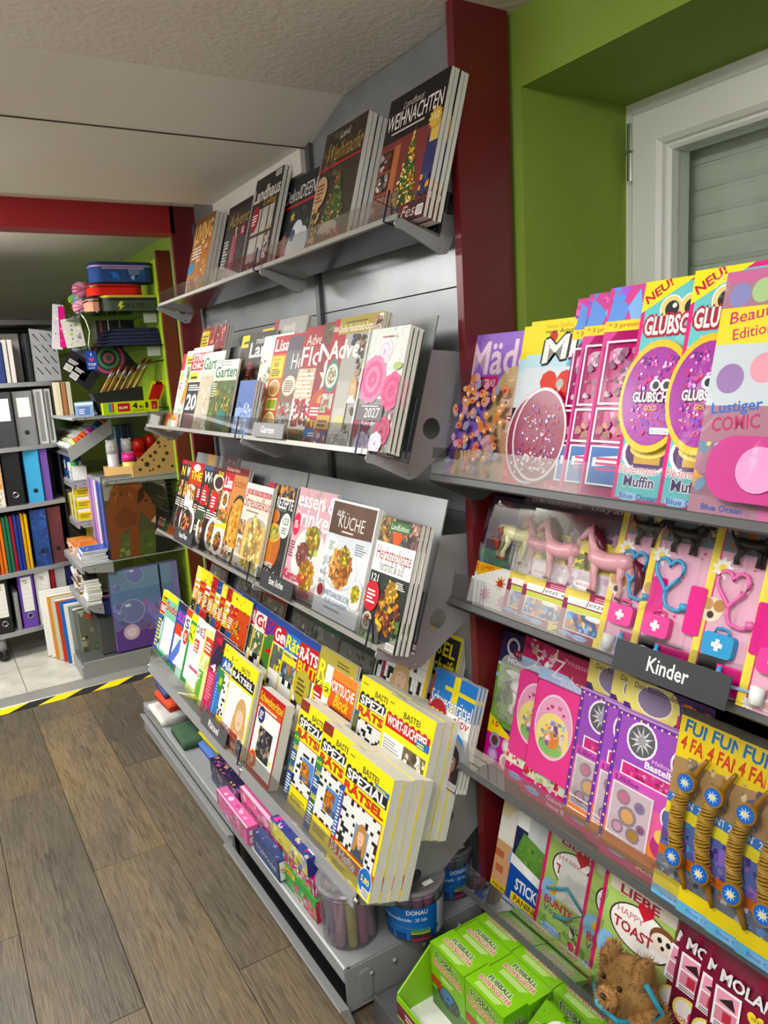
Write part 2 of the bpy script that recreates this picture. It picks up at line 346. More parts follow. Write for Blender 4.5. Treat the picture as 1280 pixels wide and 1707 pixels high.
    def flower(s, cx, cy, r, c, c2, k=9):
        for ring, (q, col) in enumerate(((1, c), (.78, c2), (.55, c), (.34, c2))):
            for i in range(k): t = 2 * math.pi * (i + ring * .5) / k; s.ell(cx + r * q * .6 * math.cos(t), cy + r * q * .6 * math.sin(t) * s.w / s.h, r * q * .42, col, n=8)
        return s
    def badge(s, cx, cy, r, c, t=None, tc='w', rim=None, ry=None):
        if rim: s.ell(cx, cy, r * 1.1, rim, ry and ry * 1.1)
        s.ell(cx, cy, r, c, ry); k = s.w / s.h
        if t: s.text(t, cx - r * .68, cy - r * .28 * k, cx + r * .68, cy + r * .32 * k, tc, .02)
        else: s.lines(cx - r * .6, cy - r * .5 * k, cx + r * .6, cy + r * .55 * k, 4, tc)
        return s
    def bar(s, x, y, w=.13, h=.05):
        s.rect(x, y, x + w, y + h, 'w'); v = []; f = []
        for i in range(9): k = len(v); a = x + w * (.08 + i * .1); v += [(a, y + h * .1), (a + w * s.r.uniform(.02, .06), y + h * .1), (a + w * .05, y + h * .9), (a, y + h * .9)]; f.append((k, k + 1, k + 2, k + 3))
        return s.put(v, f, 'k')
    def mesh(s, mt='print'): return s.b.mesh('cover_print', mt)
# ================================================================== the room
CEIL = 2.035
fl = struct(MB().box(-1.95, -1.75, -.06, 1.6, 3.56, -.006).build('floor', 'gap'))
colx = [.24 + .2125 * k for k in range(-5, 4)]
off = {0: 2.715, 1: 2.13, 2: 2.69, 3: 2.2}
for k in range(-5, 4):
    x0 = .24 + .2125 * (k - 1); o0 = off.get(k % 4 if k not in (0, 1, 2) else k, 1.98) + (0 if k >= 0 else (.31 * k) % .8)
    if k == -1: o0 = 1.98
    y = o0 - 1.157 * 4
    while y < 3.5:
        a, b2 = max(y, -1.7), min(y + 1.157, 3.488)
        if b2 - a > .02:
            g = .0007; ln = b2 - a
            me = MB()
            me.add([(g, g, -.006), (.2125 - g, g, -.006), (.2125 - g, ln - g, -.006), (g, ln - g, -.006), (g, g, -.0012), (.2125 - g, g, -.0012), (.2125 - g, ln - g, -.0012), (g, ln - g, -.0012), (g + .0012, g + .0012, 0), (.2125 - g - .0012, g + .0012, 0), (.2125 - g - .0012, ln - g - .0012, 0), (g + .0012, ln - g - .0012, 0)],
                   [(0, 1, 5, 4), (1, 2, 6, 5), (2, 3, 7, 6), (3, 0, 4, 7), (4, 5, 9, 8), (5, 6, 10, 9), (6, 7, 11, 10), (7, 4, 8, 11), (8, 9, 10, 11)])
            me.build('plank', 'plank', fl, loc=(x0, a, 0))
        y += 1.157
tl = struct(MB().box(-1.95, 3.56, -.06, 1.6, 7.05, -.004).build('floor_tiled', 'grout')); tl.name = 'floor_1'
tme = MB().rbox(.002, .002, -.004, .343, .343, .0, .004, None, 2, 2).mesh('floor_tile', 'tile')
for i in range(-4, 3):
    for j in range(0, 7): link('floor_tile', tme, tl, (.247 + .345 * i, 3.685 + .345 * j, 0))
st = struct(MB().prism([(3.555, .0), (3.56, .004), (3.675, .004), (3.685, .0), (3.685, -.01), (3.555, -.01)], -1.9, .9, 0).build('trim_1', 'alu'))
tp = MB(); x = -1.0; i = 0
while x < .9:
    a, b2 = x, x + .115
    tp.add([(min(.9, q), yy, z) for z in (.0004, .0012) for q, yy in ((a, 3.488), (b2, 3.488), (b2 + .09, 3.556), (a + .09, 3.556))], [(3, 2, 1, 0), (4, 5, 6, 7), (0, 1, 5, 4), (2, 3, 7, 6), (1, 2, 6, 5), (3, 0, 4, 7)], 'e8d21c' if i % 2 else '1b1b1b'); x += .115; i += 1
tag(tp.build('hazard_tape', 'card'), 'yellow and black striped hazard tape along the edge of the tiled floor', 'tape')
# ceiling: textured plaster, a sloped board, a lowered soffit, then the rear ceiling behind the red beam
struct(MB().box(-1.95, -1.75, CEIL, 1.12, 1.74, CEIL + .1).build('ceiling', 'ceil'))
struct(MB().prism([(1.74, CEIL), (1.95, 1.967), (2.67, 1.967), (2.67, 2.2), (1.74, 2.2)], -1.95, 1.12, 0).build('ceiling_soffit', 'ceilflat')).name = 'ceiling_1'
struct(MB().box(-1.95, 2.67, CEIL, 1.12, 7.05, CEIL + .1).build('ceiling_rear', 'ceilflat')).name = 'ceiling_2'
struct(MB().box(-1.95, 3.03, 1.934, .96, 3.13, CEIL).build('trim_2', 'redbeam'))
struct(MB().box(-1.95, 1.947, 1.9655, 1.1, 1.9515, 1.9675).build('trim_8', 'gap'))  # dark strip added to draw the soffit's edge line, which shading leaves out
# walls
wr = struct(MB().box(1.10, 1.205, 0, 1.75, 7.05, 2.2).box(1.10, -1.75, 1.895, 1.75, 1.205, 2.2).box(1.10, -1.75, 0, 1.75, 1.205, 1.02).box(1.10, -1.75, 1.02, 1.75, -.75, 1.895).build('wall_right', 'green'))
struct(MB().box(-2.0, -1.75, 0, -1.95, 7.05, 2.2).build('wall_left', 'white'))
struct(MB().box(-1.95, -1.8, 0, 1.6, -1.75, 2.2).build('wall_back', 'white'))
struct(MB().box(-1.95, 7.05, 0, 1.6, 7.1, 2.2).build('wall_far', mat('dim_far_wall', '8f8b80', .8)))
struct(MB().box(1.045, 2.86, 1.5, 1.10, 3.03, CEIL).build('trim_3', 'white'))  # white colour stands in for light on the back panel's far end
# red boards: full height, near and far end of the magazine racks, and at the stationery rack
for i, (x0, x1, y0, y1) in enumerate(((.954, 1.086, 1.225, 1.246), (.945, 1.062, 3.03, 3.052), (1.035, 1.095, 3.58, 3.6))):
    struct(MB().box(x0, y0, 0, x1, y1, CEIL if i < 2 else 1.96).build('trim_%d' % (4 + i), 'red'))
# window with closed roller shutter
wn = struct(MB().box(1.40, 1.165, 1.02, 1.46, 1.205, 1.895).box(1.40, -.75, 1.855, 1.46, 1.165, 1.895).box(1.40, -.75, 1.02, 1.46, 1.165, 1.06).box(1.40, -.75, 1.06, 1.46, -.71, 1.855).build('window_1', 'pvc'))
def ringframe(x0, x1, a, bo, t, bev):
    y0, y1, z0, z1 = a; v = []; f = []
    for (d, x) in ((0, x1), (0, x0 + bev), (bev, x0), (t - bev * 1.5, x0), (t, x0 + bev * 1.5), (t, x1)):
        v += [(x, y0 + d, z0 + d), (x, y1 - d, z0 + d), (x, y1 - d, z1 - d), (x, y0 + d, z1 - d)]
    for k in range(5):
        for i in range(4): f.append((k * 4 + i, k * 4 + (i + 1) % 4, k * 4 + 4 + (i + 1) % 4, k * 4 + 4 + i))
    return MB().add(v, f)
ringframe(1.382, 1.46, (-.72, 1.178, 1.05, 1.868), 0, .075, .006).build('sash_frame', 'pvc', wn)
ringframe(1.398, 1.46, (-.645, 1.103, 1.125, 1.793), 0, .014, .004).build('glazing_bead', 'pvc', wn)
MB().box(1.425, -.63, 1.14, 1.431, 1.09, 1.78).build('pane', 'glass', wn)
MB().rbox(1.376, 1.172, 1.735, 1.392, 1.186, 1.85, .006, None, 2).box(1.374, 1.168, 1.79, 1.394, 1.190, 1.796).build('hinge', 'chrome', wn)
sl = MB().prism([(1.50, 0), (1.512, .003), (1.512, .048), (1.50, .051), (1.495, .04), (1.495, .01)], -.72, 1.16, 1)
slme = MB().add([(p[0], p[1], p[2]) for p in sl.v], sl.f).mesh('slat', 'shutter')
for i in range(17): link('slat', slme, wn, (0, 0, 1.03 + i * .052))
MB().box(1.47, 1.12, 1.02, 1.52, 1.165, 1.895).box(1.47, -.72, 1.80, 1.49, 1.165, 1.895).build('shutter_guide', 'pvc', wn)
# ceiling lamps
for i, (x, y) in enumerate(LAMPS):
    t = thing('ceiling_light', 'flat square ceiling light panel, number %s along the aisle outside the frame' % ('one', 'two', 'three', 'four', 'five')[i], 'ceiling light', (x, y, 1.967 if 1.9 < y < 2.7 else CEIL), group='ceiling light panels')
    MB().box(-.31, -.31, -.03, .31, -.29, -.001).box(-.31, .29, -.03, .31, .31, -.001).box(-.31, -.29, -.03, -.29, .29, -.001).box(.29, -.29, -.03, .31, .29, -.001).build('lamp_frame', 'white', t)
    MB().add([(-.28, -.28, -.075), (-.28, .28, -.075), (.28, .28, -.075), (.28, -.28, -.075), (-.29, -.29, -.03), (-.29, .29, -.03), (.29, .29, -.03), (.29, -.29, -.03)], [(0, 1, 2, 3), (0, 4, 5, 1), (1, 5, 6, 2), (2, 6, 7, 3), (3, 7, 4, 0)]).build('diffuser', LITE, t)  # deep box with glowing sides, added to brighten the ceiling around it
# ================================================================== magazine racks
YN, YS, YF = 1.262, 1.925, 2.925
XB = 1.008
def shelf_frame(cor, lean): t = R(lean); return Vector((cor[0], 0, cor[1])), Vector((-math.cos(t), 0, math.sin(t))), Vector((math.sin(t), 0, math.cos(t)))
SH = {'s1': ((.934, 1.621), 17), 's2': ((.832, 1.182), 17), 's3': ((.822, .777), 18), 's4': ((.770, .240), 18), 's4b': ((.868, .333), 18), 's4c': ((.955, .43), 18),
      'k1': ((.952, 1.13), 14), 'k2': ((.990, .859), 19), 'k3': ((.990, .502), 14), 'k4': ((.98, .209), 15)}
def shelf_point(sh, d, u, v):               # where a sight line meets the leaning plane d in front of a shelf's back
    p, f, up = shelf_frame(*SH[sh]); p0 = p + f * d; q = ray(u, v); q = CAM + q * ((p0 - CAM).dot(f) / q.dot(f)); return q.y, (q - p0).dot(up)
def bracket(parent, y, pts, holes, mt='metal', th=.003):
    me = flat([pts] + holes, th, 'side_bracket'); me.materials.append(M[mt]); return link('side_bracket', me, parent, (0, y, 0))
def mag_shelf(rack, sh, y0, y1, depth, plate, lip=.05, mt='tray', near=True):
    p, f, up = shelf_frame(*SH[sh]); tip = p + f * depth; e = up * .0025
    q = lambda a: (a.x, a.z)
    tr = MB().prism([q(p), q(tip), q(tip + up * .006), q(tip + up * .006 - f * .004), q(tip + e - f * .004), q(p + e)], y0 + .004, y1 - .004, 1).build('shelf_tray', mt, rack)
    bp = p + up * .02; MB().prism([q(bp), q(p + up * plate), q(p + up * plate - f * .003), q(bp - f * .003)], y0 + .004, y1 - .004, 1).build('back_plate', 'sheet', tr)
    a = tip + up * .004 + f * .001; MB().prism([q(a), q(a + up * lip + f * .006), q(a + up * lip + f * .008), q(a + f * .0025)], y0 + .006, y1 - .006, 1).build('front_lip', 'acryl', tr)
    a = tip - up * .004; MB().prism([q(a + f * .004), q(a + f * .004 + up * .011), q(a - f * .003 + up * .011), q(a - f * .003)], y0 + .004, y1 - .004, 1).build('edge_rail', 'alu', tr)
    cx, cz = p.x, p.z
    c0 = (cx - (cx - tip.x) * .05, cz - .012)
    tx, tz = tip.x, tip.z - .008; top = p + up * plate * .8
    pts = [(tx + .006, tz - .014), (tx - .006, tz - .011), (tx - .011, tz - .003), (tx - .006, tz + .005), (tx + .01, tz + .005), (cx - .004, cz - .004), (min(top.x - .004, XB - .03), top.z - .01), (XB, top.z - .02), (XB, cz + .075), (cx + .012, cz - .034), (cx - .006, cz - .036)]
    hx, hz = cx + (XB - cx) * .32, cz + .062
    for yy in (y0 + .002, y1 - .002): bracket(tr, yy, pts, [circ(hx, hz, .022), circ(cx - .004, cz - .025, .003, 8)])
    if near:
        yy = y0 + .035; k = tip + f * .012
        w = [k + up * .055, k + up * .02, k - up * .006, k - up * .006 - f * .01, p + f * .004 + up * .004, p + f * .002 + up * .03]
        MB().tube([(a.x, yy, a.z) for a in w], .0022, 6).build('wire_end_stop', 'wire', tr)
        MB().tube([(a.x, yy - .02, a.z) for a in (p + f * .004 + up * .004, p + f * .004 + up * .13, p + f * .03 + up * .13, p + f * .03 + up * .004)], .002, 6).build('wire_end_stop', 'wire', tr)
    return tr
racks = []
for nm, lab, a, b2 in (('n', 'near silver magazine rack bay beside the dark red board', YN, YS), ('f', 'far silver magazine rack bay under the lowered ceiling', YS, YF)):
    rk = thing('magazine_rack', lab, 'magazine rack', (0, 0, 0), group='silver magazine rack bays'); racks.append(rk)
    for z0, z1 in ((.12, .555), (.557, 1.043), (1.045, 1.529), (1.532, CEIL - .003)):
        MB().box(XB, a + .0015, z0, XB + .012, b2 - .0015 if nm == 'n' else b2, z1).build('back_panel', 'sheet', rk)
    for yy in ((a + .004,) if nm == 'n' else (a + .0115, b2 - .006)):
        up = MB().box(XB - .012, yy - .011, .0, XB + .03, yy + .011, CEIL - .004 if yy < 2 else 1.95).build('upright', 'darkmetal', rk)
    mag_shelf(rk, 's1', a, b2, .103, .30, .045)
    mag_shelf(rk, 's2', a, b2, .098, .30, .05)
    mag_shelf(rk, 's3', a, b2, .095, .33, .045)
    # stepped bottom shelf
    tr = None
    for sh, dp, pl in (('s4', .135, .16), ('s4b', .11, .16), ('s4c', .10, .22)):
        p, f, up = shelf_frame(*SH[sh]); tip = p + f * dp; q = lambda v: (v.x, v.z); e = up * .003
        o = MB().prism([q(p), q(tip), q(tip + e), q(p + e + up * pl), q(p + up * pl - f * .003), q(p - f * .003 - up * .003), q(p - up * .003)], a + .004, b2 - .004, 1)
        o = MB().prism([q(p), q(tip), q(tip + e), q(p + e)], a + .004, b2 - .004, 1).prism([q(p), q(p + up * pl), q(p + up * pl - f * .003), q(p - f * .003)], a + .004, b2 - .004, 1).build('shelf_tray', 'metal', tr or rk)
        if not tr: tr = o
    p, f, up = shelf_frame(*SH['s4']); tip = p + f * .135; c = tip + up * .003
    MB().prism([q(c), q(c + up * .055 + f * .006), q(c + up * .055 + f * .008), q(c + f * .0025)], a + .006, b2 - .006, 1).build('front_lip', 'acryl', tr)
    c = tip - up * .03; MB().prism([q(c), q(c + up * .033), q(c + up * .033 + f * .004), q(c + f * .004)], a + .004, b2 - .004, 1).build('edge_rail', 'metal', tr)
    for yy in (a + .002, b2 - .002):
        bracket(tr, yy, [(tip.x + .004, tip.z - .025), (tip.x + .004, tip.z), (.765, .31), (.81, .40), (.865, .42), (.91, .47), (.95, .48), (1.0, .62), (XB, .62), (XB, .345), (.78, .19)], [circ(.879, .372, .019), circ(.787, .262, .017)])
        MB().lathe([(.0, 0), (.008, 0), (.008, .01), (0, .012)], 10).build('cap', 'chrome', tr, True, (tip.x - .004, yy, tip.z - .016))
    if nm == 'f':
        yy = a + .012; k = tip + f * .012; w = [k + up * .06, k, k - f * .012 - up * .004, p + f * .004 + up * .006]
        MB().tube([(v.x, yy, v.z) for v in w], .0022, 6).build('wire_end_stop', 'wire', tr)
    # base
    bs = MB().box(.606, a + .003, .113, XB, b2 - .003, .122).build('base_deck', 'metal', rk)
    MB().prism([(.600, .085), (.596, .088), (.596, .122), (.600, .125), (.610, .125), (.610, .118), (.604, .116), (.604, .09)], a + .003, b2 - .003, 1).build('front_rail', 'metal', bs)
    MB().box(.606, a + .01, .0, 1.0, b2 - .01, .108).build('plinth', 'black', bs)
    if nm == 'f':
        MB().prism([(.594, .012), (.590, .016), (.592, .074), (.578, .080), (.580, .084), (.597, .079), (.600, .014)], a + .006, b2 - .006, 1).build('drawer_front', 'metal', bs)
    else:
        MB().prism([(.592, .006), (.586, .010), (.576, .060), (.560, .068), (.562, .074), (.582, .066), (.596, .012)], a - .04, b2 - .006, 1).build('drawer_front', 'metal', bs)
        MB().box(.598, a, .015, XB, a + .004, .118).rbox(.63, a - .003, .03, .66, a, .1, .008, None, 1).build('end_plate', 'metal', bs)
        for xx in (.66, .72, .80, .9): MB().lathe([(.0, 0), (.007, 0), (.005, .004), (0, .005)], 10).build('rivet', 'metal', bs, True).matrix_world = Matrix.Translation((xx, a - .0005, .085)) @ Matrix.Rotation(R(90), 4, 'X')
# fascia under the soffit at the far bay
struct(MB().box(.985, 1.955, 1.905, XB, 2.66, 1.967).build('trim_7', 'white'))
# label strips on the lips
def strip(sh, depth, u0, v0, u1, txt, h, col='3b3c40', up0=.004, parent=None, tw=None, ins=.28):
    p, f, up = shelf_frame(*SH[sh]); d = depth + .012; ya, _ = shelf_point(sh, d, u0, v0); yb, _ = shelf_point(sh, d, u1, v0 + (u1 - u0) * .3); w_ = abs(ya - yb) if tw is None else tw
    a = Art(w_, h, col); a.text(txt, ins, .3, 1 - ins, .78, 'w', .012)
    o = thing('shelf_label', tw and '' or '', 'sign'); lo = p + f * d + up * up0
    o.location = (lo.x, ya, lo.z); o.rotation_euler = (-R(SH[sh][1]), 0, -R(90))
    MB().box(0, 0, 0, w_, .0025, h).build('plate', mat('label_grey', col, .5), o); link('lettering', a.mesh('card'), o); return o
tag(strip('s3', .095, 440, 935, 490, 'Essen, Kochen', .045, tw=.2), 'dark grey shelf sign reading Essen, Kochen', 'sign')
tag(strip('s3', .095, 291, 886, 318, 'Frauen, Wissen', .045, tw=.2), 'small dark grey sign at the far end of the food magazine shelf', 'sign')
tag(strip('s2', .098, 424, 700, 470, 'Garten', .036, '8e8f92', .006, tw=.19), 'light grey shelf sign reading Garten', 'sign')
tag(strip('s4', .135, 341, 1170, 375, 'Rätsel', .045, '55565a', .002, tw=.22, ins=.3), 'dark grey shelf sign reading Rätsel', 'sign')
# ================================================================== kids rack
kr = thing('magazine_rack', 'dark toy magazine rack below the window, right of the red board', 'magazine rack')
KN, KF = -.35, 1.205
MB().box(1.085, KN, .1, 1.097, KF, 1.12).build('back_panel', 'blackback', kr)
for yy in (KF - .03, .42, KN + .02): MB().box(1.05, yy - .012, 0, 1.085, yy + .012, 1.12).build('upright', 'black', kr)
for sh, dp, pl in (('k1', .118, .14), ('k2', .126, .2), ('k3', .116, .24), ('k4', .11, .24)):
    p, f, up = shelf_frame(*SH[sh]); tip = p + f * dp; q = lambda v: (v.x, v.z)
    tr = MB().prism([q(p), q(tip), q(tip + up * .003), q(p + up * .003)], KN, KF - .012, 1).build('shelf_tray', 'darkmetal', kr)
    MB().prism([q(p), q(p + up * pl), q(p + up * pl - f * .003), q(p - f * .003)], KN, KF - .012, 1).build('back_plate', 'blackback', tr)
    MB().prism([q(tip - up * .010), q(tip - up * .007 + f * .007), q(tip + up * .004 + f * .007), q(tip + up * .008), q(tip - f * .004)], KN, KF - .008, 1).build('edge_rail', 'darkmetal', tr)
    a = tip + up * .006 + f * .002; MB().prism([q(a), q(a + up * .05 + f * .005), q(a + up * .05 + f * .007), q(a + f * .0025)], KN, KF - .01, 1).build('front_lip', 'acryl', tr)
    for yy in (KF - .006, .43):
        bracket(tr, yy, [(tip.x - .006, tip.z - .012), (tip.x - .012, tip.z - .006), (tip.x - .006, tip.z), (tip.x + .01, tip.z - .001), (p.x, p.z - .003), (1.05, p.z + .12), (1.08, p.z + .12), (1.08, p.z + .02), (p.x + .015, p.z - .035), (p.x - .01, p.z - .035)], [], 'darkmetal')
bs = MB().box(.64, KN, .06, 1.085, KF + .01, .07).build('base_deck', 'darkmetal', kr)
MB().box(.636, KN, .0, .642, KF + .01, .075).build('front_rail', 'darkmetal', bs)
# ================================================================== magazines
ORD = ('front copy', 'second copy', 'third copy', 'fourth copy', 'fifth copy', 'sixth copy')
def sheet_thing(name, label, cat, loc, rot, art, t, group=None, mt='print', pages='pages', edge=None, me=None, pme=None):
    o = thing(name, label, cat, loc, rot, group)
    link('pages' if pages == 'pages' else 'backing', pme or MB().box(.0008, .0002, .0008, art.w - .0008, t, art.h - .0008).mesh('pages', pages), o)
    link('cover', me or art.mesh(mt), o); return o
def mag(sh, d, uv, art, label, t=.006, n=1, lift=.004, step=(.0015, -.0005), roll=0, cat='magazine', name='magazine', group=None, mt='print', pages='pages', yaw=0, y=None, cover=None):
    p, f, up = shelf_frame(*SH[sh]); yl = shelf_point(sh, d, *uv)[0] if y is None else y
    me = art.mesh(mt); out = []
    pme = MB().box(.0008, .0002, .0008, art.w - .0008, t, art.h - .0008).mesh('pages', pages)
    if group is None and n > 1: group = 'copies: ' + label[:50]
    for i in range(n):
        lo = p + f * (d - i * (t + .0012)) + up * (lift + (i * step[1]))
        o = sheet_thing(name, label if n == 1 else label + ', ' + ORD[i], cat, (lo.x, yl - i * step[0], lo.z), (-R(SH[sh][1]), R(roll + (rnd.uniform(-.5, .5) if i else 0)), -R(90) + R(yaw)), art, t, group, mt, pages, None, me, pme)
        if cover: cover(o, i)
        out.append(o)
    return out
FOOD = ('c98a3c', 'e0a850', 'a3602a', '8a4a24', 'd8b468', '5d7a2c', 'b63a26')
XMAS = ('2d3d24', '4a2a20', '8a1f22', 'c9a25a', '6a5a48', '20281c')
DARK = ('2a2320', '3a2c26', '4d3a2e', '1c1a1a', '5a4434')
# ---- top shelf: Christmas and living magazines
a = Art(.2, .285, 'b9762c', 11).blobs(0, 0, 1, .8, ('d89a4a', 'efd09a', '8a4a22', 'c8362a', 'f2e2c8'), 40).rect(0, .82, 1, 1, '8a5a30').text('LIVING', .05, .7, .97, .93, 'f2c878', .03).rect(.0, .32, .3, .45, '3a8ac0').blobs(0, 0, 1, .25, ('e8e2d8', 'c8402e', 'b08a5a'), 14).lines(.1, .5, .6, .66, 4, 'w')
mag('s1', .075, (327, 382), a, 'orange and brown living magazine at the far end of the top shelf', .012, 3)
a = Art(.2, .27, '2c2a30', 12).rect(0, .5, 1, .8, '4a4a58'); mag('s1', .03, (370, 395), a, 'plain dark slate magazine leaning behind the candle cover on the top shelf', .008)
a = Art(.2, .29, '403c3a', 13).blobs(0, 0, 1, .5, ('5a544e', '6e665c', '8a8074', '3a3634'), 50).rect(0, .93, 1, 1, '2c2626').text('Advent', .12, .74, .95, .88, 'c8a862', .0, .2).rect(.42, .2, .62, .62, 'a05060').rect(.42, .2, .48, .62, 'b87080').ell(.52, .62, .1, 'b86a74', .02).ell(.52, .68, .022, 'ffe6a0', .05).ell(.52, .7, .06, 'e0b080', .012).badge(.82, .66, .1, 'a02a44').lines(.05, .3, .28, .62, 9, 'd8d4ce').blobs(0, 0, 1, .18, ('c8c0b4', '9a9084', 'd8a080'), 30, (.02, .05))
mag('s1', .045, (384, 349), a, 'grey Advent magazine with a pink candle on the cover', .008)
a = Art(.2, .31, '2e2c28', 14).rect(.12, .18, .9, .68, 'b8b4ac').rect(.42, .18, .46, .68, '4a3a2e').rect(.68, .18, .72, .68, '4a3a2e').rect(.12, .42, .9, .45, '4a3a2e').frame(.1, .16, .92, .7, .03, '3a2e26').text('Landhaus', .02, .76, .98, .9, 'e8e4da', .02).text('Living', .45, .68, .9, .76, 'c8a02c').badge(.2, .6, .16, '9a2430', None, 'w', None, .13).blobs(0, 0, 1, .2, ('d8d0c8', '8a4030', 'a8a098', '6a4a3a'), 60, (.015, .04)).blobs(.7, .2, 1, .6, XMAS, 25, (.02, .05)).bar(.74, .93, .2, .055)
mag('s1', .062, (428.6, 305), a, 'country house magazine with a white window and red badge on the cover', .01, 2)
a = Art(.2, .275, '26282c', 15).rect(0, .7, 1, .73, 'b03038').text('DekoIDEEN', .04, .76, .98, .9, 'e6e2de', .0, .1).blobs(0, 0, 1, .66, ('2f4a3c', '3a5a58', '24302c'), 30).star(.4, .6, .08, 'd8b040').ell(.62, .42, .17, 'd8d8e0', .12).ell(.5, .26, .16, 'e2e2e6', .14).ell(.8, .3, .2, 'ccd0d8', .16).ell(.22, .3, .12, 'b86a80', .14).ell(.5, .4, .08, '3a5a8a', .06).blobs(0, 0, 1, .18, ('c8a0a8', 'd8d4d0', '8a4048'), 26, (.02, .06))
mag('s1', .03, (483, 294), a, 'dark craft magazine with white snowman figures on the cover', .008)
a = Art(.2, .29, '3a3026', 16).blobs(0, .6, 1, 1, ('4a3e2e', '5a4a34', '2c261e', '6a5a44'), 40).rect(0, .68, 1, .7, 'b0342c').text('Weihnacht', .1, .73, .95, .87, 'b8944a', .0, .3).text('Land', .4, .9, .62, .96, 'd8d4cc').tree(.55, .2, .66, .34, 110, ('c84030', 'e0c060', '6a8a3a', 'd8d0b0', 'a02a24')).ell(.5, .16, .24, 'b8a898', .06).blobs(0, 0, .22, .5, ('c89a5a', 'a87a3e', 'd8b880'), 20).ell(.14, .5, .17, 'c09a72', .13).lines(.04, .42, .24, .58, 5, '6a4a34').blobs(0, 0, 1, .14, ('8a2a2c', '6a2024', 'c0a090'), 22)
mag('s1', .085, (540, 255), a, 'Christmas magazine with a potted fir tree and a red line under its title', .011, 4)
a = Art(.2, .26, '1c1e28', 17); mag('s1', .022, (626, 250), a, 'dark blue magazine showing as a narrow strip between two Christmas magazines', .008)
a = Art(.213, .285, '1c1618', 18).rect(0, 0, 1, .66, '7a3430').rect(.0, .1, .34, .62, '8a4438').rect(.26, .2, .36, .62, 'b06a40').rect(.82, .2, 1, .58, '2c3260').rect(.86, .52, .99, .7, 'd8b860').rect(.88, .38, .97, .48, '26305c').tree(.58, .14, .7, .24, 150, ('ffd860', 'f2b83c', 'fff0b0', 'e09a30', 'c86a24')).text('Landhaus', .28, .875, .62, .93, 'c8c0b8', 0, .4).text('WEIHNACHTEN', .04, .745, .97, .865, 'f4f0ea', .005).lines(.15, .71, .8, .735, 1, 'd8d0c8').star(.9, .68, .11, 'd8b050', 12, .75).text('152', .84, .67, .96, .71, 'f6f0dc').photo(.03, .46, .24, .6, '3a1c1c', ('c8c0b8', '8a2a2a', '5a3a30'), 14, (.02, .05)).photo(.03, .3, .24, .43, '2a2222', ('d0c8bc', '8a8078', '6a5a50'), 14, (.02, .05)).photo(.03, .16, .24, .27, '3a2420', ('c07a4a', 'd8b08a', '8a3a2a'), 14, (.02, .05)).rect(0, 0, 1, .13, '4a2426').blobs(.0, 0, 1, .13, ('6a2c2c', '8a3a34', '2c2440'), 14).text('Fest', .62, .03, .9, .11, 'f0e8e0', -.01, .4).bar(.88, .02, .1, .07).blobs(.84, .14, 1, .3, ('3a4478', 'e09a40', '20264a'), 12)
mag('s1', .075, (647.5, 197), a, 'Christmas magazine with a lit golden tree beside the red board', .009, 4)
# ---- second shelf: garden, homes and crafts
a = Art(.2, .275, 'f2efe6', 21).rect(.0, .78, 1, 1, 'c8202c').rect(.05, .64, .8, .76, 'f6dc20').text('Glücks', .05, .52, .85, .62, 'd02834', .03).text('Welten', .05, .4, .9, .5, 'e8c81c', .03, out='4a3a8a').text('vom', .3, .31, .62, .38, 'd02834', .02).text('Mond', .03, .18, .95, .3, 'f4f0ea', .03, out='c8202c').rect(.0, .1, 1, .17, 'f6dc20').lines(.05, .115, .9, .155, 2, '7a3a1c').blobs(0, 0, 1, .09, ('6a8ac8', '9ab0e0', '4a6aa8'), 14)
mag('s2', .055, (308, 586), a, 'yellow and red weekly at the far end of the garden shelf', .004)
a = Art(.2, .28, 'e9ecdc', 22).blobs(0, 0, 1, .3, ('6a9a3a', '8ab85a', 'c8d8a8'), 26).poly([(.1, .35), (.28, .3), (.5, .62), (.3, .68)], 'e8963c').rect(.05, .82, .8, .93, 'f6e020').lines(.1, .84, .7, .91, 2, 'k').blobs(.2, .6, .7, .8, ('4a7a2c', '7aa84a'), 16)
mag('s2', .06, (315, 577), a, 'pale garden magazine with a carrot on its cover', .004)
a = Art(.2, .285, 'f2f0ea', 23).rect(0, .72, 1, .93, 'c81e34').text('STRICK', .04, .83, .96, .92, 'w', .03).text('CHIC', .08, .74, .6, .815, 'w', .03).rect(.04, .6, .5, .7, 'f6dc20').lines(.1, .62, .45, .68, 1, 'k').rect(0, 0, 1, .58, '17161a').lines(.1, .48, .8, .56, 3, 'w').text('20', .08, .24, .62, .44, 'w', .03).lines(.08, .03, .9, .21, 8, 'd8a0a0')
mag('s2', .066, (325, 577), a, 'black and red magazine with a big white 20 on it', .004)
a = Art(.24, .335, 'e8e6e0', 24).rect(0, .7, 1, 1, 'a8303a').rect(.0, .76, .34, .97, 'f0d820').lines(.04, .8, .3, .94, 4, '8a6a1c').text('Garten', .15, .5, .92, .66, 'a8c8a0', .0, .15).blobs(.4, .74, 1, .98, ('c8503a', 'd8a050', '8a2028'), 14).blobs(0, 0, 1, .48, ('d8d8d0', 'c0c4b8', 'e8a868', 'f0f0ea'), 30).rect(.0, .5, 1, .51, 'c8ccc4')
def filmbag(o, i):
    if i == 0: crumple(.25, .35, .012, 3).build('film_bag', 'bag', o, True, (-.006, -.004, -.004))
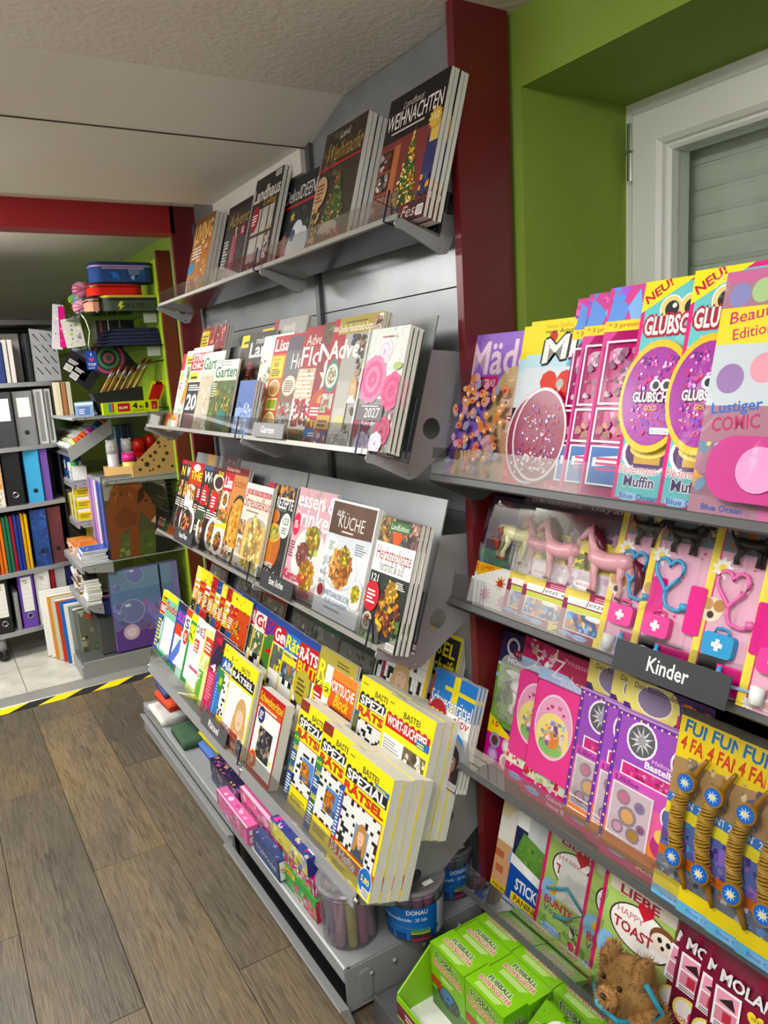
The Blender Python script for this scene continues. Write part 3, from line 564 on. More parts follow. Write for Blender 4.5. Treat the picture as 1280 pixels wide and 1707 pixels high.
def crumple(w, h, t, seed, nx=9, nz=12):
    r = random.Random(seed); mb = MB(); v = []; f = []
    for j in range(nz + 1):
        for i in range(nx + 1):
            e = min(i, nx - i, j, nz - j) == 0; v.append((w * i / nx + (r.uniform(-.003, .003) if e else 0), 0 if e and j < nz else -r.uniform(.0, .45) * t, h * j / nz + (r.uniform(-.006, .008) if j == nz else 0)))
    for j in range(nz):
        for i in range(nx): k = j * (nx + 1) + i; f.append((k, k + 1, k + nx + 2, k + nx + 1))
    return mb.add(v, f)
mag('s2', .04, (342, 533), a, 'garden magazine in a shiny film bag at the back of its shelf', .008, 3, lift=.03, cover=filmbag)
a = Art(.2, .225, 'e6eada', 25).rect(0, .8, 1, 1, 'f2f2ee').text('mein schöner', .22, .92, .7, .96, '3a7a3a').text('Garten', .05, .76, .98, .92, '2c7a34', .02).lines(.05, .97, .9, .99, 1, '8a9a8a').rect(0, 0, 1, .72, '5a6a34').blobs(0, 0, 1, .72, ('8a9a3a', '6a8a2c', 'b8a84a', '3a4a24', '4a5a2c'), 55).ell(.64, .22, .2, '2f7a72', .13).ell(.34, .16, .14, '6a4a2c', .1).blobs(.5, .3, .9, .5, ('c85a2c', 'e0a83a', 'd8c84a', '6a8a3a'), 24, (.02, .05)).lines(.05, .5, .26, .7, 6, 'e8e8de')
def filmbag2(o, i): crumple(.212, .24, .008, 4).build('film_bag', 'film', o, True, (-.006, -.004, -.004))
mag('s2', .078, (363, 594), a, 'garden magazine with a teal pot of flowers in a film sleeve', .006, cover=filmbag2)
a = Art(.2, .26, 'd8e2c8', 26).rect(0, .76, 1, 1, 'f0efe8').text('Garten', .05, .78, .98, .94, '3a8a3c', .02).rect(0, 0, 1, .7, 'd8c8b0').blobs(0, 0, 1, .7, ('e0e4d8', 'c8a078', 'b8c8a0', 'f0d8b8', 'e8e8e0'), 36)
mag('s2', .069, (345, 575), a, 'pale garden magazine sleeved in film, behind the teal pot cover', .006, cover=filmbag2)
a = Art(.12, .155, '4a6ab0', 27).rect(0, .0, 1, .5, '8aa8d8').blobs(0, 0, 1, .6, ('d8e0f0', '6a8ac8', '3a4a8a'), 20).text('2027', .15, .12, .85, .3, 'w', .01)
mag('s2', .092, (402, 631), a, 'blue wall calendar with a white spine below the garden covers', .006, 3, cat='calendar', name='calendar')
a = Art(.2, .275, '5a4a34', 28).rect(0, .86, 1, 1, 'f0d818').lines(.1, .9, .8, .96, 1, '4a4a1c').blobs(0, 0, 1, .84, DARK + ('8a6a3a', 'a84a3a'), 40)
mag('s2', .012, (410, 538), a, 'magazine with a yellow top band behind the dark country cover', .005, lift=.05)
a = Art(.2, .275, '8a3a3c', 29).rect(0, .84, 1, 1, 'f0d020').lines(.1, .88, .6, .96, 2, '3a2a1c').blobs(0, 0, 1, .82, ('a85a50', '6a2c30', 'c8a090'), 30); mag('s2', .012, (443, 527), a, 'red magazine with a yellow corner at the back of the garden shelf', .005, lift=.06)
a = Art(.21, .29, 'a8a6a2', 30).text('WAHRE', .3, .87, .68, .94, 'd8d6d2', .01).text('Schicksale', .06, .7, .98, .86, 'f2f0ec', .0, .2, out='6a6662').blobs(0, 0, 1, .66, ('8a8680', 'b8b4ae', '6a6662'), 40).rect(0, .9, .12, 1, 'b02838')
mag('s2', .02, (463, 521), a, 'silver grey story magazine standing at the back of the garden shelf', .006, 2, lift=.06)
a = Art(.2, .29, '2c2a28', 31).text('mein', .3, .88, .62, .95, 'e8e4dc').text('Land', .1, .74, .98, .9, 'f2efe8', .02).badge(.2, .6, .14, 'b02838').photo(.06, .34, .46, .55, '5a2c24', ('8a4a34', 'c89a6a', '3a1c1a'), 14).blobs(.45, .3, 1, .7, XMAS, 30).rect(0, 0, 1, .28, '6a2a24').blobs(0, 0, 1, .28, ('8a3a2c', 'c88a5a', '4a2420'), 20)
mag('s2', .03, (420, 546), a, 'dark country magazine with a red round badge and white title', .005, lift=.03)
a = Art(.2, .28, 'e8ecdc', 32).rect(0, .84, 1, 1, 'f2f4ea').blobs(0, 0, 1, .8, ('8aa86a', 'c8d8b0', '6a8a4a', 'f0f0e8', 'c83a3a'), 46).badge(.25, .42, .15, 'a82838').rect(.02, .08, .5, .26, 'f4ead8').text('He', .1, .1, .4, .2, '6a3a2c', 0, .2); mag('s2', .037, (444, 552), a, 'pale green magazine with red round stickers left of the orange cover', .005, lift=.02)
a = Art(.2, .275, 'd2691e', 33)
a.rect(0, .82, 1, 1, 'c01c28').text('Lisa', .04, .845, .5, .97, 'w', .02, .1).rect(.03, .58, .42, .8, 'f2d420').text('Jetzt', .06, .745, .3, .785, '4a2a1c').text('50', .1, .69, .26, .74, '4a2a1c', .02).lines(.06, .6, .38, .68, 4, '4a2a1c').ell(.24, .48, .18, 'f4e8d0', .085).ell(.24, .48, .16, 'c8a060', .07).rect(.08, .26, .42, .38, 'f4e8d0').rect(.1, .275, .4, .365, 'a8b83a').ell(.26, .13, .2, 'f4e8d0', .12, 12).ell(.26, .13, .17, 'd8b878', .1).blobs(.5, 0, 1, .8, ('e08a3a', 'c8501c', 'f0b060'), 20)
mag('s2', .046, (465, 540), a, 'orange magazine with jar labels and a red title block', .005, lift=.015)
a = Art(.2, .27, '7a5a3c', 34).rect(0, .86, 1, 1, '5a4a5c').rect(0, .62, 1, .86, '6a6a6c').text('Herbst', .2, .68, .98, .83, 'f0ece4', .0).ell(.24, .52, .2, 'd8d0c0', .1).lines(.1, .46, .38, .58, 6, '6a5a4a').photo(.02, .06, .42, .36, '8a8a80', ('e8e4da', 'c83a34', '3a3a34', '6a6a60', 'b8b4a8'), 26, (.03, .07)).photo(.45, .0, 1, .58, 'a87a4a', ('e8c88a', 'c8a060', 'b86a3a'), 22)
mag('s2', .053, (486, 550), a, 'brown homes magazine with an oval label and a cake picture', .005, lift=.01)
a = Art(.2, .29, 'a82434', 35).text('Advents', .1, .84, .75, .93, 'f0e4dc', 0, .05).text('Floristik', .03, .66, 1.6, .83, 'f4ece4', .01).rect(0, 0, 1, .64, 'd8c0a0').blobs(0, .36, 1, .64, ('e8d4b0', 'c8a878', 'f0e4cc', 'd89a5a'), 24).lines(.05, .4, .6, .62, 6, 'f6efe0').rect(.0, .12, .62, .38, 'f2ece2').blobs(.06, .14, .56, .38, ('b82034', '8a1a28', '4a6a34', 'd04a54', '3a5028'), 50, (.03, .07)).rect(0, 0, 1, .12, 'c87a34').blobs(0, 0, 1, .12, ('6a8a3a', 'a8b85a', '8a5a2c'), 22)
mag('s2', .061, (515, 525), a, 'Advent flower magazine with red roses on its cover', .005)
a = Art(.2, .29, '8a1c28', 36).photo(.05, .84, .95, .98, '4a5a34', ('6a8a4a', 'c8b890', '8a2a2c'), 14).text('Nadel', .02, .68, 1.2, .83, 'f4efe8', .02).star(.3, .55, .2, 'd8d4c4', 5, .4).ell(.3, .64, .1, 'e8e4d8').ell(.28, .34, .26, 'b84a1c', .12).ell(.32, .36, .13, 'e8a050', .06).rect(0, .22, .8, .34, 'c02030').lines(.05, .24, .7, .32, 3, 'w').blobs(.0, .1, .6, .22, ('e8c030', 'f0dc60', 'd8a020'), 10).rect(0, 0, .7, .13, '3a7ab8').lines(.1, .07, .5, .11, 2, 'w').blobs(.0, 0, .6, .06, ('c88a6a', '8a3a34'), 8)
mag('s2', .068, (544, 525), a, 'dark red needlework magazine with a white star and orange leaf', .005)
a = Art(.215, .29, 'a8a49c', 37).rect(0, .87, 1, 1, 'a89430').lines(.25, .955, .75, .975, 1, '4a3a14').text('Großes Handarbeits-Extra', .13, .885, .82, .945, 'f4f0dc', .01).rect(0, .87, .12, 1, 'b02030').text('tina', .01, .9, .11, .95, 'w', .01).photo(.84, .86, .99, .99, 'd8c8b4', ('c89a7a', '3a2a24', 'e8d8c8'), 8).rect(.0, .0, .3, .87, 'b01e2c').text('Advent', .0, .68, .9, .83, 'f6f2ec', .025).ell(.15, .55, .16, '2a7a70', .13).dish(.15, .55, .13, ('f0e8d0', 'c89a4a', 'e8d8a8', '6a4a24'), 'e8e0cc', 20).photo(.03, .26, .28, .41, 'c8b8b0', ('b02030', '6a8a4a', 'e8d8d0', 'c83a4a'), 18, (.02, .05)).rect(0, .13, .3, .24, 'c8a040').lines(.03, .15, .26, .22, 2, '5a2a1c').photo(.03, .0, .28, .12, '5a5a8a', ('a83a34', 'c89a8a', 'd8d0c8'), 12, (.02, .05)).blobs(.62, .1, .82, .84, ('4a2c24', '3a4a2c', '8a5a3c', 'c8a070', '2c2420'), 40, (.02, .05)).face(.66, .46, .08, 'c8a060').rect(.34, .1, .6, .5, 'b8b4ac').rect(.36, .12, .58, .3, 'c6c2ba').blobs(.45, .74, .85, .86, ('3a3a8a', '4a2c34', '2c3a24'), 14, (.02, .05)).text('10', .42, .16, .58, .24, 'e8dc30', .02).text('für die', .34, .07, .75, .14, 'f4f0ea', .01).text('Zeit', .4, .0, .62, .06, 'f4f0ea', .01)
mag('s2', .077, (562, 522), a, 'large Advent magazine with a gold handicraft banner on top', .006, 3)
a = Art(.15, .245, 'dfe4dc', 38).rect(0, .0, 1, .42, '8a8a88').blobs(0, .0, 1, .36, ('c83a6a', 'a82a50', 'd86a90', '5a6a4a', 'e8d0dc'), 24).blobs(0, .4, 1, 1, ('e6eae2', 'd6dcd2', 'eef0ea'), 16).flower(.5, .8, .18, 'f2e6ee', 'e0c8d8', 8).flower(.32, .58, .33, 'ee86b0', 'dc5a90', 11).flower(.85, .48, .26, 'ea5f92', 'd23c78', 8).flower(.25, .2, .22, 'a82850', '8a1c40', 8).flower(.8, .16, .2, 'c03a64', 'a02850', 8).flower(.35, .03, .2, 'ddd2ec', 'c4b4dc', 8).flower(.7, .06, .16, 'e8e0f2', 'cfc4e4', 8).ell(.9, .68, .1, 'a8c070', .03).rect(.1, .24, .75, .37, '6a6468').text('2027', .3, .265, .68, .345, 'f4f2ee', .005).lines(.2, .355, .7, .37, 1, 'f0eeea').text('Kalender', .28, .2, .62, .24, 'f0eeea').lines(.4, .92, .75, .935, 1, 'c06a8a').rect(0, 0, .05, 1, 'cfd0cc')
def calrim(o, i): MB().rbox(.0, .0075, .0, .15, .0095, .245, .008, '2a4a2c' if i else '2c3c2a').build('back_cover', 'plastic', o)
mag('s2', .097, (617, 553), a, 'flower calendar for 2027 with pink peonies', .0085, 3, cat='calendar', name='calendar', cover=calrim)
# ---- third shelf: food magazines
mag('s3', .010, (352, 738), Art(.09, .29, 'b8905a', 39).blobs(0, 0, 1, 1, ('a87a44', 'c8a468', '8a5a30', 'd8b880'), 20), 'wood coloured booklet standing behind the far food magazines', .008, lift=.04)
mag('s3', .010, (378, 737), Art(.14, .29, '5a4a48', 40).blobs(0, 0, 1, 1, ('8a3a34', '3a3436', '9a8a84', '2a2628'), 24), 'dark booklet with red edge standing behind the orange cookery magazine', .008, lift=.05)
def foody(seed, bg, tc, title, band='8a1a1c', dish=True, y=.3, n=2):
    a = Art(.2, .285, bg, seed).rect(0, .94, 1, 1, band).text(title, .08, .78, min(.95, .08 + .2 * len(title)), .92, tc, .02).photo(.1, .5, .55, .72, '8a5a3a', FOOD + ('e8d8b8',), 20).lines(.06, .36, .6, .48, 4, 'e8e2d4')
    a.badge(.75, .62, .16, 'c0202c').dish(.5, .2, .3, FOOD + ('3a4a24',), '2a2624' if bg == '1c1818' else 'f0ece4', 30, 'd8d0c4').lines(.6, .36, .95, .48, 4, 'd8c8a8'); return a
mag('s3', .020, (307, 759), foody(41, '1c1818', 'f0d020', 'N', 'b02040'), 'dark food magazine with a yellow title, farthest on the cookery shelf', .0045)
mag('s3', .026, (315, 760), foody(42, '2a1c1a', 'f4f0ea', 'W', '8a3a20'), 'dark food magazine with a white title, second from the far end', .0045)
a = foody(43, '3a1a14', 'f2c81c', 'THE', 'c02838').rect(.05, .7, .95, .95, 'b83a18').text('THE', .12, .77, .75, .88, 'f4d020', .03).ell(.4, .93, .2, 'f0e8dc', .05).photo(.02, .48, .5, .68, 'f0ece4', ('c87a3a', 'e0a850', '8a4a24'), 16).rect(.05, .4, .55, .49, 'f2efe8').dish(.35, .14, .34, ('3a2420', '8a4a34', 'd8a878', 'c86a3a'), '2c2422', 26)
mag('s3', .032, (322, 762), a, 'food magazine with a yellow THE on an orange block', .0045)
a = foody(44, '26221e', 'f2f0ea', 'Weih', '3a5a7a').badge(.3, .62, .2, 'c0242c').rect(.04, .3, .5, .42, '3a4a34').text('Die 80', .1, .15, .6, .22, 'f4f0e4', .01)
mag('s3', .038, (344, 766), a, 'dark Christmas cookery magazine with two red speech badges', .0045)
a = foody(45, '2c1c1a', 'e8d8b8', 'Cu', '5a1a1c').ell(.4, .82, .26, 'd8ccb8', .1).ell(.4, .82, .2, '3a1c1a', .075).badge(.32, .58, .2, 'c8242c').text('50', .3, .9, .56, .96, 'f0d020', .02)
mag('s3', .044, (360, 767), a, 'brown cookery magazine with a cup ring at the top, left of the orange one', .0045)
a = Art(.205, .30, 'c8854a', 46).rect(0, .92, 1, 1, '7c1c20').text('16 Seiten Extra', .05, .945, .62, .985, 'f0dcc8', .01).rect(0, .72, .44, .92, 'c0202a').text('Lisa', .05, .75, .4, .88, 'w', .03, .1).text('kochen', .48, .79, .96, .88, '8a2a1c', 0, .15).photo(.03, .5, .4, .7, 'e8e0d0', FOOD, 18).dish(.22, .62, .15, FOOD, 'f4f0e8', 16).ell(.85, .4, .34, '2c2420', .32).ell(.85, .4, .3, 'd89a3c', .28).blobs(.6, .2, 1, .62, ('e0a840', 'c8782c', 'f0c060'), 30).blobs(.0, .36, .45, .5, ('a84a2c', 'd89a4a', '6a7a34'), 16).rect(.0, .3, .52, .37, 'f4e020').text('Extra', .02, .335, .3, .4, 'w', .02, out='4a4a4a').rect(.0, .02, .5, .3, 'f4f2ec').dish(.25, .15, .23, ('8a3a1c', 'c8702c', '6a2c18', 'd8a048', '4a5a2c'), 'f6f4ee', 34, 'd0ccc2').blobs(.5, 0, 1, .16, ('c8c0b4', '8a8478', 'e8e0d4'), 20)
def wrap(o, i):
    crumple(.205, .03, .01, 8, 8, 2).build('film_flap', 'bag', o, True, (0, -.002, .285))
mag('s3', .053, (382, 760), a, 'orange cookery magazine with a red title block and pasta plate', .006, 2, cover=wrap)
a = Art(.2, .262, 'dcd4c4', 47).rect(0, .93, 1, 1, 'e8e4da').rect(.05, .87, .98, .93, 'b02430').text('DIE BESTEN BACK', .08, .88, .95, .92, 'f4e8dc').text('Streuselkuchen', .02, .72, 1.35, .86, 'a82028', .005).lines(.15, .67, .8, .705, 1, '8a7a64').ell(.62, .56, .42, 'e8e2d6', .1).ell(.62, .56, .36, 'b8aa94', .07).rect(.22, .14, 1, .54, 'd8b468').pile(.62, .32, .3, ('e8c880', 'c89a4a', 'f0dca0', 'd8b060'), 60, .42).photo(.02, .38, .22, .56, '8a5a3c', ('c89a6a', '5a3a24', 'e0c8a0'), 12, (.03, .06)).photo(.02, .16, .22, .34, 'c8b8a0', ('e8d8b8', 'a8783c'), 12, (.03, .06)).text('Knusprig', .3, .04, .95, .12, 'e8d81c', .01, .2).blobs(0, 0, 1, .05, ('a8a098', 'c8c0b4'), 10)
mag('s3', .062, (416, 792.5), a, 'cream baking magazine with a jar of crumble', .006, 2)
a = Art(.2, .278, '211f1f', 48).blobs(0, 0, 1, 1, ('2a2826', '1a1918', '343230', '2c332a'), 30).rect(0, .9, .25, 1, 'a82040').blobs(.3, .86, .95, 1, ('c87a2c', '6a6a68', '3a4a34', 'e0983c'), 18).text('BESTE REZEPTE', .02, .76, .98, .875, 'f2f0ea', .02).rect(.05, .735, .8, .755, '5a6a54').ell(.48, .67, .15, 'c06a1c', .07).ell(.52, .38, .3, 'c8701c', .22).ell(.36, .36, .13, 'd88a2c', .2).ell(.68, .36, .13, 'b8601a', .2).ell(.52, .5, .26, 'e0a03c', .1).ell(.52, .49, .2, 'b8a83a', .075).blobs(.38, .43, .68, .56, ('d8c860', '4a5a2c', 'e8d890', '6a7a34'), 18, (.02, .05)).ell(.85, .6, .17, 'e6e4de', .13).text('123', .76, .61, .94, .68, '2a2a2a', .01).lines(.76, .52, .94, .59, 3, '6a6a6a').rect(.02, .26, .2, .68, 'e8e6e0').photo(.03, .46, .19, .66, '2a2422', ('5a3a30', '8a8078'), 8, (.03, .06)).photo(.03, .28, .19, .42, 'b898a8', ('e8d8b0', 'c89a9a'), 8, (.03, .06)).text('HERZHAFTES', .18, .14, .7, .19, 'f0eee8', .01).text('FÜR DEN', .03, .06, .4, .12, 'f0eee8', .01).text('Herbst', .42, .02, .98, .12, 'f4f2ec', -.005, .3)
mag('s3', .045, (449, 801.5), a, 'black recipe magazine with a stuffed pumpkin', .006, 2)
a = Art(.21, .285, 'd8a8b4', 49).blobs(0, .5, 1, 1, ('c8b0a0', 'e0c0c4', 'a89a78', 'd8b8a8'), 24).text('essen &', .02, .82, 1.05, .97, 'f8f4f0', .015).text('trinken', .04, .64, 1.1, .82, 'f8f4f0', .015).badge(.1, .65, .1, 'd81c54', None, 'w', None, .11).ell(.58, .37, .46, 'c8c0bc', .3, 28).ell(.58, .37, .44, 'e2deda', .285, 28).pile(.62, .54, .2, ('d8a030', '6a8a2c', 'e8c050', '9ab04a', 'c87a2c'), 30).pile(.42, .39, .17, ('b86a64', 'd08a80', '7a3a34', '5a3a2c'), 18).pile(.62, .22, .2, ('e0a02c', 'f0c04c', 'c8801c'), 30).text('Kartoffel', .0, .13, .62, .22, 'e02a4c', .01, .05).text('trifft Kürbis', .0, .03, .8, .11, 'e02a4c', .01, .05).lines(.03, .34, .18, .5, 6, '8a4a54').bar(.82, .01)
mag('s3', .055, (503.5, 805), a, 'pink food magazine with a plate of pasta and meat', .006, 2)
a = Art(.212, .277, 'eef0f2', 50).rect(.025, .02, .975, .98, 'dfe3e8').rect(.025, .7, .975, .98, '5c3a2a').rect(.025, .7, .28, .98, '52331f').rect(.5, .7, .74, .98, '62402e').text('aus der', .14, .86, .3, .93, 'f0ece6', 0, .2).text('KÜCHE', .22, .765, .78, .9, 'f2efea', -.008).lines(.32, .73, .64, .755, 1, 'e8e0d8').poly([(.03, .69), (.97, .72), (.97, .62), (.03, .6)], 'd2d8de').ell(.17, .6, .13, 'f4f4f2', .085).lines(.1, .56, .24, .64, 5, '6a6a6a').lines(.68, .58, .94, .68, 5, '7a8290').ell(.45, .42, .38, 'c8c8c8', .18, 26).ell(.45, .43, .36, 'f2f0ec', .165, 26).pile(.45, .435, .25, ('c8823c', 'd89a50', 'b06a2c', 'e0b070', 'a85a24'), 60, .22).pile(.5, .53, .12, ('e8c020', '5a7a2c', 'f0d83c', '6a2a2c'), 14).ell(.88, .26, .17, 'c8c8c6', .13).ell(.88, .27, .15, 'f0eee8', .115).pile(.88, .28, .1, ('e8d030', 'f4e460', 'd8b820', 'a8b83a'), 24).ell(.12, .2, .09, 'c8c0bc', .065).ell(.12, .2, .075, '7a1c28', .052).text('WIRTSHAUSKÜCHE', .2, .175, .8, .235, '5a6a8a', -.004).text('FÜR DAHEIM', .26, .115, .76, .165, '5a6a8a', -.004).lines(.28, .07, .7, .1, 1, '8a94a4').blobs(.03, .25, .2, .5, ('c2c8d0', 'd4dae0', 'b4bcc6'), 8)
mag('s3', .076, (559, 824), a, 'white bordered kitchen magazine with a bowl of dumplings', .007, 2)
a = Art(.148, .265, '26302a', 51).photo(0, .8, .36, 1, '6a5a4a', ('c8a050', 'a8783c', '8a6a3a', '4a3a2c'), 20, (.05, .09)).photo(.36, .8, .72, .98, '4a5a54', ('d8601c', 'e88a3a', '6a7a5a', '3a4a44'), 18, (.05, .1)).ell(.5, .86, .12, 'd8581c', .06).photo(.72, .78, 1, 1, '6a5250', ('a87a6a', '8a5a54', 'c8a898', '4a3434'), 18, (.05, .1)).rect(.26, .9, .78, .98, '3a6a34').text('LandEdition', .3, .915, .74, .96, 'f0f0e4').rect(0, .56, 1, .8, 'f4f2ee').text('Herbstschätze', .06, .66, .95, .77, 'a82424', -.002).text('herzhaft & süß', .2, .58, .82, .66, '3a4034', -.002).dish(.64, .28, .42, ('8a4a1c', 'e0a030', 'c8701c', '5a2c18', 'f0b83c', '6a2a1c', '2a3a20'), '1c2420', 60, '3a4a3c').pile(.64, .44, .16, ('f0b030', 'e89a1c', 'f8cc50'), 20).badge(.17, .36, .2, 'c8202c', None, 'w', None, .125).text('121', .08, .48, .26, .54, 'f4f2ea', .02).dish(.18, .16, .13, ('6a2c2c', 'a85a4a', 'd8b8a0'), 'c8b8a8', 14).lines(.72, .48, .96, .54, 4, 'e8e4dc').blobs(0, .0, .4, .08, ('5a7a3a', '8aa85a', '3a5a2c'), 14).blobs(.85, .05, 1, .3, ('6a8a4a', '4a6a34'), 10).poly([(.5, 0), (1, 0), (1, .12)], '8a8680').bar(.78, .02, .2, .05)
mag('s3', .094, (640, 851), a, 'thick autumn recipe magazine with a white title band', .010, 3)
# ================================================================== puzzle magazines on the stepped bottom shelf
def bastei(seed, title, sub=None, tcol='k', w=.19, h=.265, corner='y', grid=(14, 16), pic=None, foot=None):
    a = Art(w, h, 'f6e21c', seed)
    if corner != 'y': a.rect(0, .9, .26, 1, corner)
    a.lines(.06, .93, .2, .95, 1, '6a5a14')
    for i in range(7): a.rect(.06 + .125 * i, .82 if i < 3 else .8, .13 + .125 * i, .855, 'k' if tcol == 'k' else 'c01c24')
    a.rect(.04, .72 if not sub else .74, .96, .84, 'k' if tcol == 'k' else 'c01c24').text('BASTEI', .38, .87, .72, .925, 'k', .015)
    a.text(title, .07, .745, .93, .83, 'w', .03)
    if sub: a.rect(.04, .645, .96, .735, 'f6e21c').text(sub, .06, .645, .94, .735, 'd4301c', .035, out='k', ow=.004)
    a.cross(.1 if sub else .04, .17, .95, .62 if sub else .68, *grid).frame(.1 if sub else .04, .17, .95, .62 if sub else .68, .012, 'b8202c')
    if sub: a.rect(0, .12, .1, .66, '2c5aa8').lines(.015, .16, .085, .62, 16, 'e8ecf4')
    return a
def autumn(a, x0, y0, x1, y1):
    return a.rect(x0 - .01, y0 - .008, x1 + .01, y1 + .008, 'w').rect(x0, y0, x1, y1, '5a8ac8').blobs(x0, y0 + (y1 - y0) * .2, x0 + (x1 - x0) * .7, y1 - (y1 - y0) * .15, ('b86a1c', '8a4a18', 'd8902c'), 16, (.05, .08)).blobs(x0, y0, x1, y0 + (y1 - y0) * .28, ('c8801c', '6a4a24', '3a5a8a'), 10, (.04, .07))
# row in front, near bay
a = Art(.165, .235, 'a81c22', 61).rect(0, .86, 1, .97, 'b81e20').text('Schwedenrätsel', .03, .85, .97, .96, 'f0d020', .01).rect(0, .78, 1, .84, 'd8501c').lines(.05, .79, .95, .83, 1, 'f6e8c8').cross(.05, .06, .95, .77, 11, 12, .06, 'd8e070').badge(.22, .7, .14, '1c2c6a').photo(.25, .22, .78, .58, '1c1a1c', ('3a3a3c', '6a5a50', '8a7a6a', '2c3a4a', 'a89888'), 30, (.04, .09)).ell(.2, .16, .16, 'f0d020', .11).badge(.2, .16, .14, 'd0401c').frame(0, 0, 1, 1, .03, 'b81e20')
mag('s4', .132, (435, 1150), a, 'thick red Swedish puzzle book standing right of the blonde cover', .028, 1, cat='book', name='puzzle_book')
def side_strip(a, seed):
    return a.rect(0, .0, .17, .66, '244a8c').blobs(0, 0, .17, .62, ('1c3a78', '2f62b0', '3a7a3c'), 12).ell(.085, .62, .085, '2a8a3a').text('4,95', .02, .605, .15, .64, 'f6ea20', .01).text('260', .03, .5, .17, .56, 'f0e020', .02).lines(.03, .4, .17, .48, 3, 'w').text('360', .03, .28, .17, .34, 'f0e020', .02).lines(.03, .06, .17, .26, 7, 'w')
a = side_strip(autumn(bastei(62, 'SPEZIAL', 'RÄTSEL', corner='8a2a1c'), .36, .28, .7, .5), 1).rect(.19, .0, 1, .15, 'f6e21c').lines(.24, .05, .7, .12, 3, '7a6a14').bar(.8, .02, .15, .08)
mag('s4', .100, (504.5, 1161), a, 'thick yellow puzzle block with an autumn lake, right of the red book', .022, 2, cat='book', name='puzzle_book')
a = side_strip(autumn(bastei(63, 'SPEZIAL', 'RÄTSEL', corner='8a2a1c'), .36, .28, .7, .5), 1).rect(.19, .0, 1, .15, 'f6e21c').lines(.24, .05, .7, .12, 3, '7a6a14').bar(.8, .02, .15, .08)
mag('s4', .118, (542, 1200), a, 'thick yellow puzzle block with an autumn lake, left of the foremost block', .02, 2, cat='book', name='puzzle_book')
a = bastei(64, 'SPEZIAL', 'RÄTSEL').rect(.45, .26, .77, .48, 'w').rect(.46, .265, .76, .475, '7a9ac0').face(.61, .4, .12, 'b8864a', 'e8bc9c', '3a4a5a').rect(0, .1, 1, .22, 'c8481c').lines(.12, .19, .95, .215, 1, 'f6ea20').text('55 Hefte', .03, .105, .62, .18, 'w', .03).lines(.08, .08, .6, .095, 1, 'f4e0d0').rect(.0, .0, 1, .075, 'f6e21c').lines(.12, .015, .6, .065, 4, '5a5014').badge(.85, .13, .13, '2f6fc0', '5,80', 'f6ea20', 'd8e4f4').bar(.82, .01, .15, .07).rect(.68, .83, .97, .87, '2a6ab8').lines(.7, .835, .95, .865, 2, 'f6ea20')
mag('s4', .135, (583, 1241), a, 'foremost thick yellow puzzle block reading 55 Hefte', .024, 4, cat='book', name='puzzle_book')
# row in front, far bay
mag('s4', .060, (270, 1000), Art(.19, .25, 'f4e630', 65).rect(0, .62, 1, .8, 'c8202c').text('1000 Rätsel', .04, .65, .96, .77, 'w', .02).rect(.06, .82, .7, .9, 'k').text('Bastei', .1, .83, .5, .89, 'f4e630', .01).rect(0, 0, 1, .6, '3a5aa0').lines(.05, .06, .3, .55, 8, 'f0e020').cross(.3, .05, .95, .58, 7, 7), 'yellow and red 1000 puzzles magazine at the far end of the puzzle shelf', .006, 2)
def sud(seed, bg, title, tc, x=.05, w=1.2, top='f4e020', g=(6, 7), y0=.1):
    return Art(.19, .26, bg, seed).rect(0, .9, .7, 1, top).text(title, x, .72, w, .86, tc, .02).cross(.12, y0, .9, .62, *g, .05, 'c8d8c8').rect(0, 0, 1, .06, '2a7a4a')
mag('s4', .070, (274, 1024), sud(66, '7ac0a0', 'Sudoku', 'c8283a'), 'mint green sudoku magazine with red title', .005)
mag('s4', .076, (292, 1038), sud(67, '3a4aa0', 'SUDOKU', 'c850d0', .1, 1.3, '24244a').poly([(0, .1), (.3, .1), (.8, .5), (.5, .5)], '5a78d0').rect(.1, .52, .5, .68, 'd8401c').text('17', .5, .03, .8, .12, 'd8501c', .02), 'violet sudoku magazine with a neon title', .005)
mag('s4', .082, (309, 1034), sud(68, 'f0f2ee', 'S', '2a2a2a', .05, .3, 'd8502c').badge(.2, .6, .15, 'c8402c').rect(0, 0, 1, .14, 'a8d0c0'), 'white logic puzzle magazine with an orange round sticker', .005)
mag('s4', .088, (318, 1041), sud(69, '2f8f3c', 'Sudoku', 'f6ea20', .02, 1.1, 'f4e020').rect(.6, 0, .72, .7, '2a4a9a').text('S', .05, .6, .4, .86, 'f6ea20', .03), 'green sudoku magazine with a yellow title', .005)
mag('s4', .096, (327, 1052), Art(.19, .265, 'f2f2ee', 70).text('DIE', .03, .8, .36, .9, '2a2a2a', .02).text('SUDOKU', .38, .78, 1.4, .93, 'd0402c', .03).rect(.04, .55, .3, .72, 'd8441c').lines(.06, .57, .28, .7, 3, 'w').cross(.06, .14, .5, .52, 4, 6, .02).rect(0, 0, 1, .1, 'c8d860').rect(0, .3, 1, .34, 'c85a7a'), 'white magazine titled DIE SUDOKU in black and red', .005)
mag('s4', .102, (339, 1072), Art(.19, .255, 'd8e090', 71).rect(.1, .68, .55, .9, 'd8441c').lines(.14, .72, .5, .86, 3, 'w').text('110', .1, .48, .55, .62, 'c8d820', .03, out='6a8a1c').rect(.05, .0, .3, .44, '6aa83a').text('SUDOKU', -.05, .28, .5, .4, 'e8ec50', .02, .0, 70).text('RÄTSEL', .12, .25, .7, .38, 'w', .02, .0, 70), 'lime green magazine with 110 sudoku puzzles on a lime side band', .005)
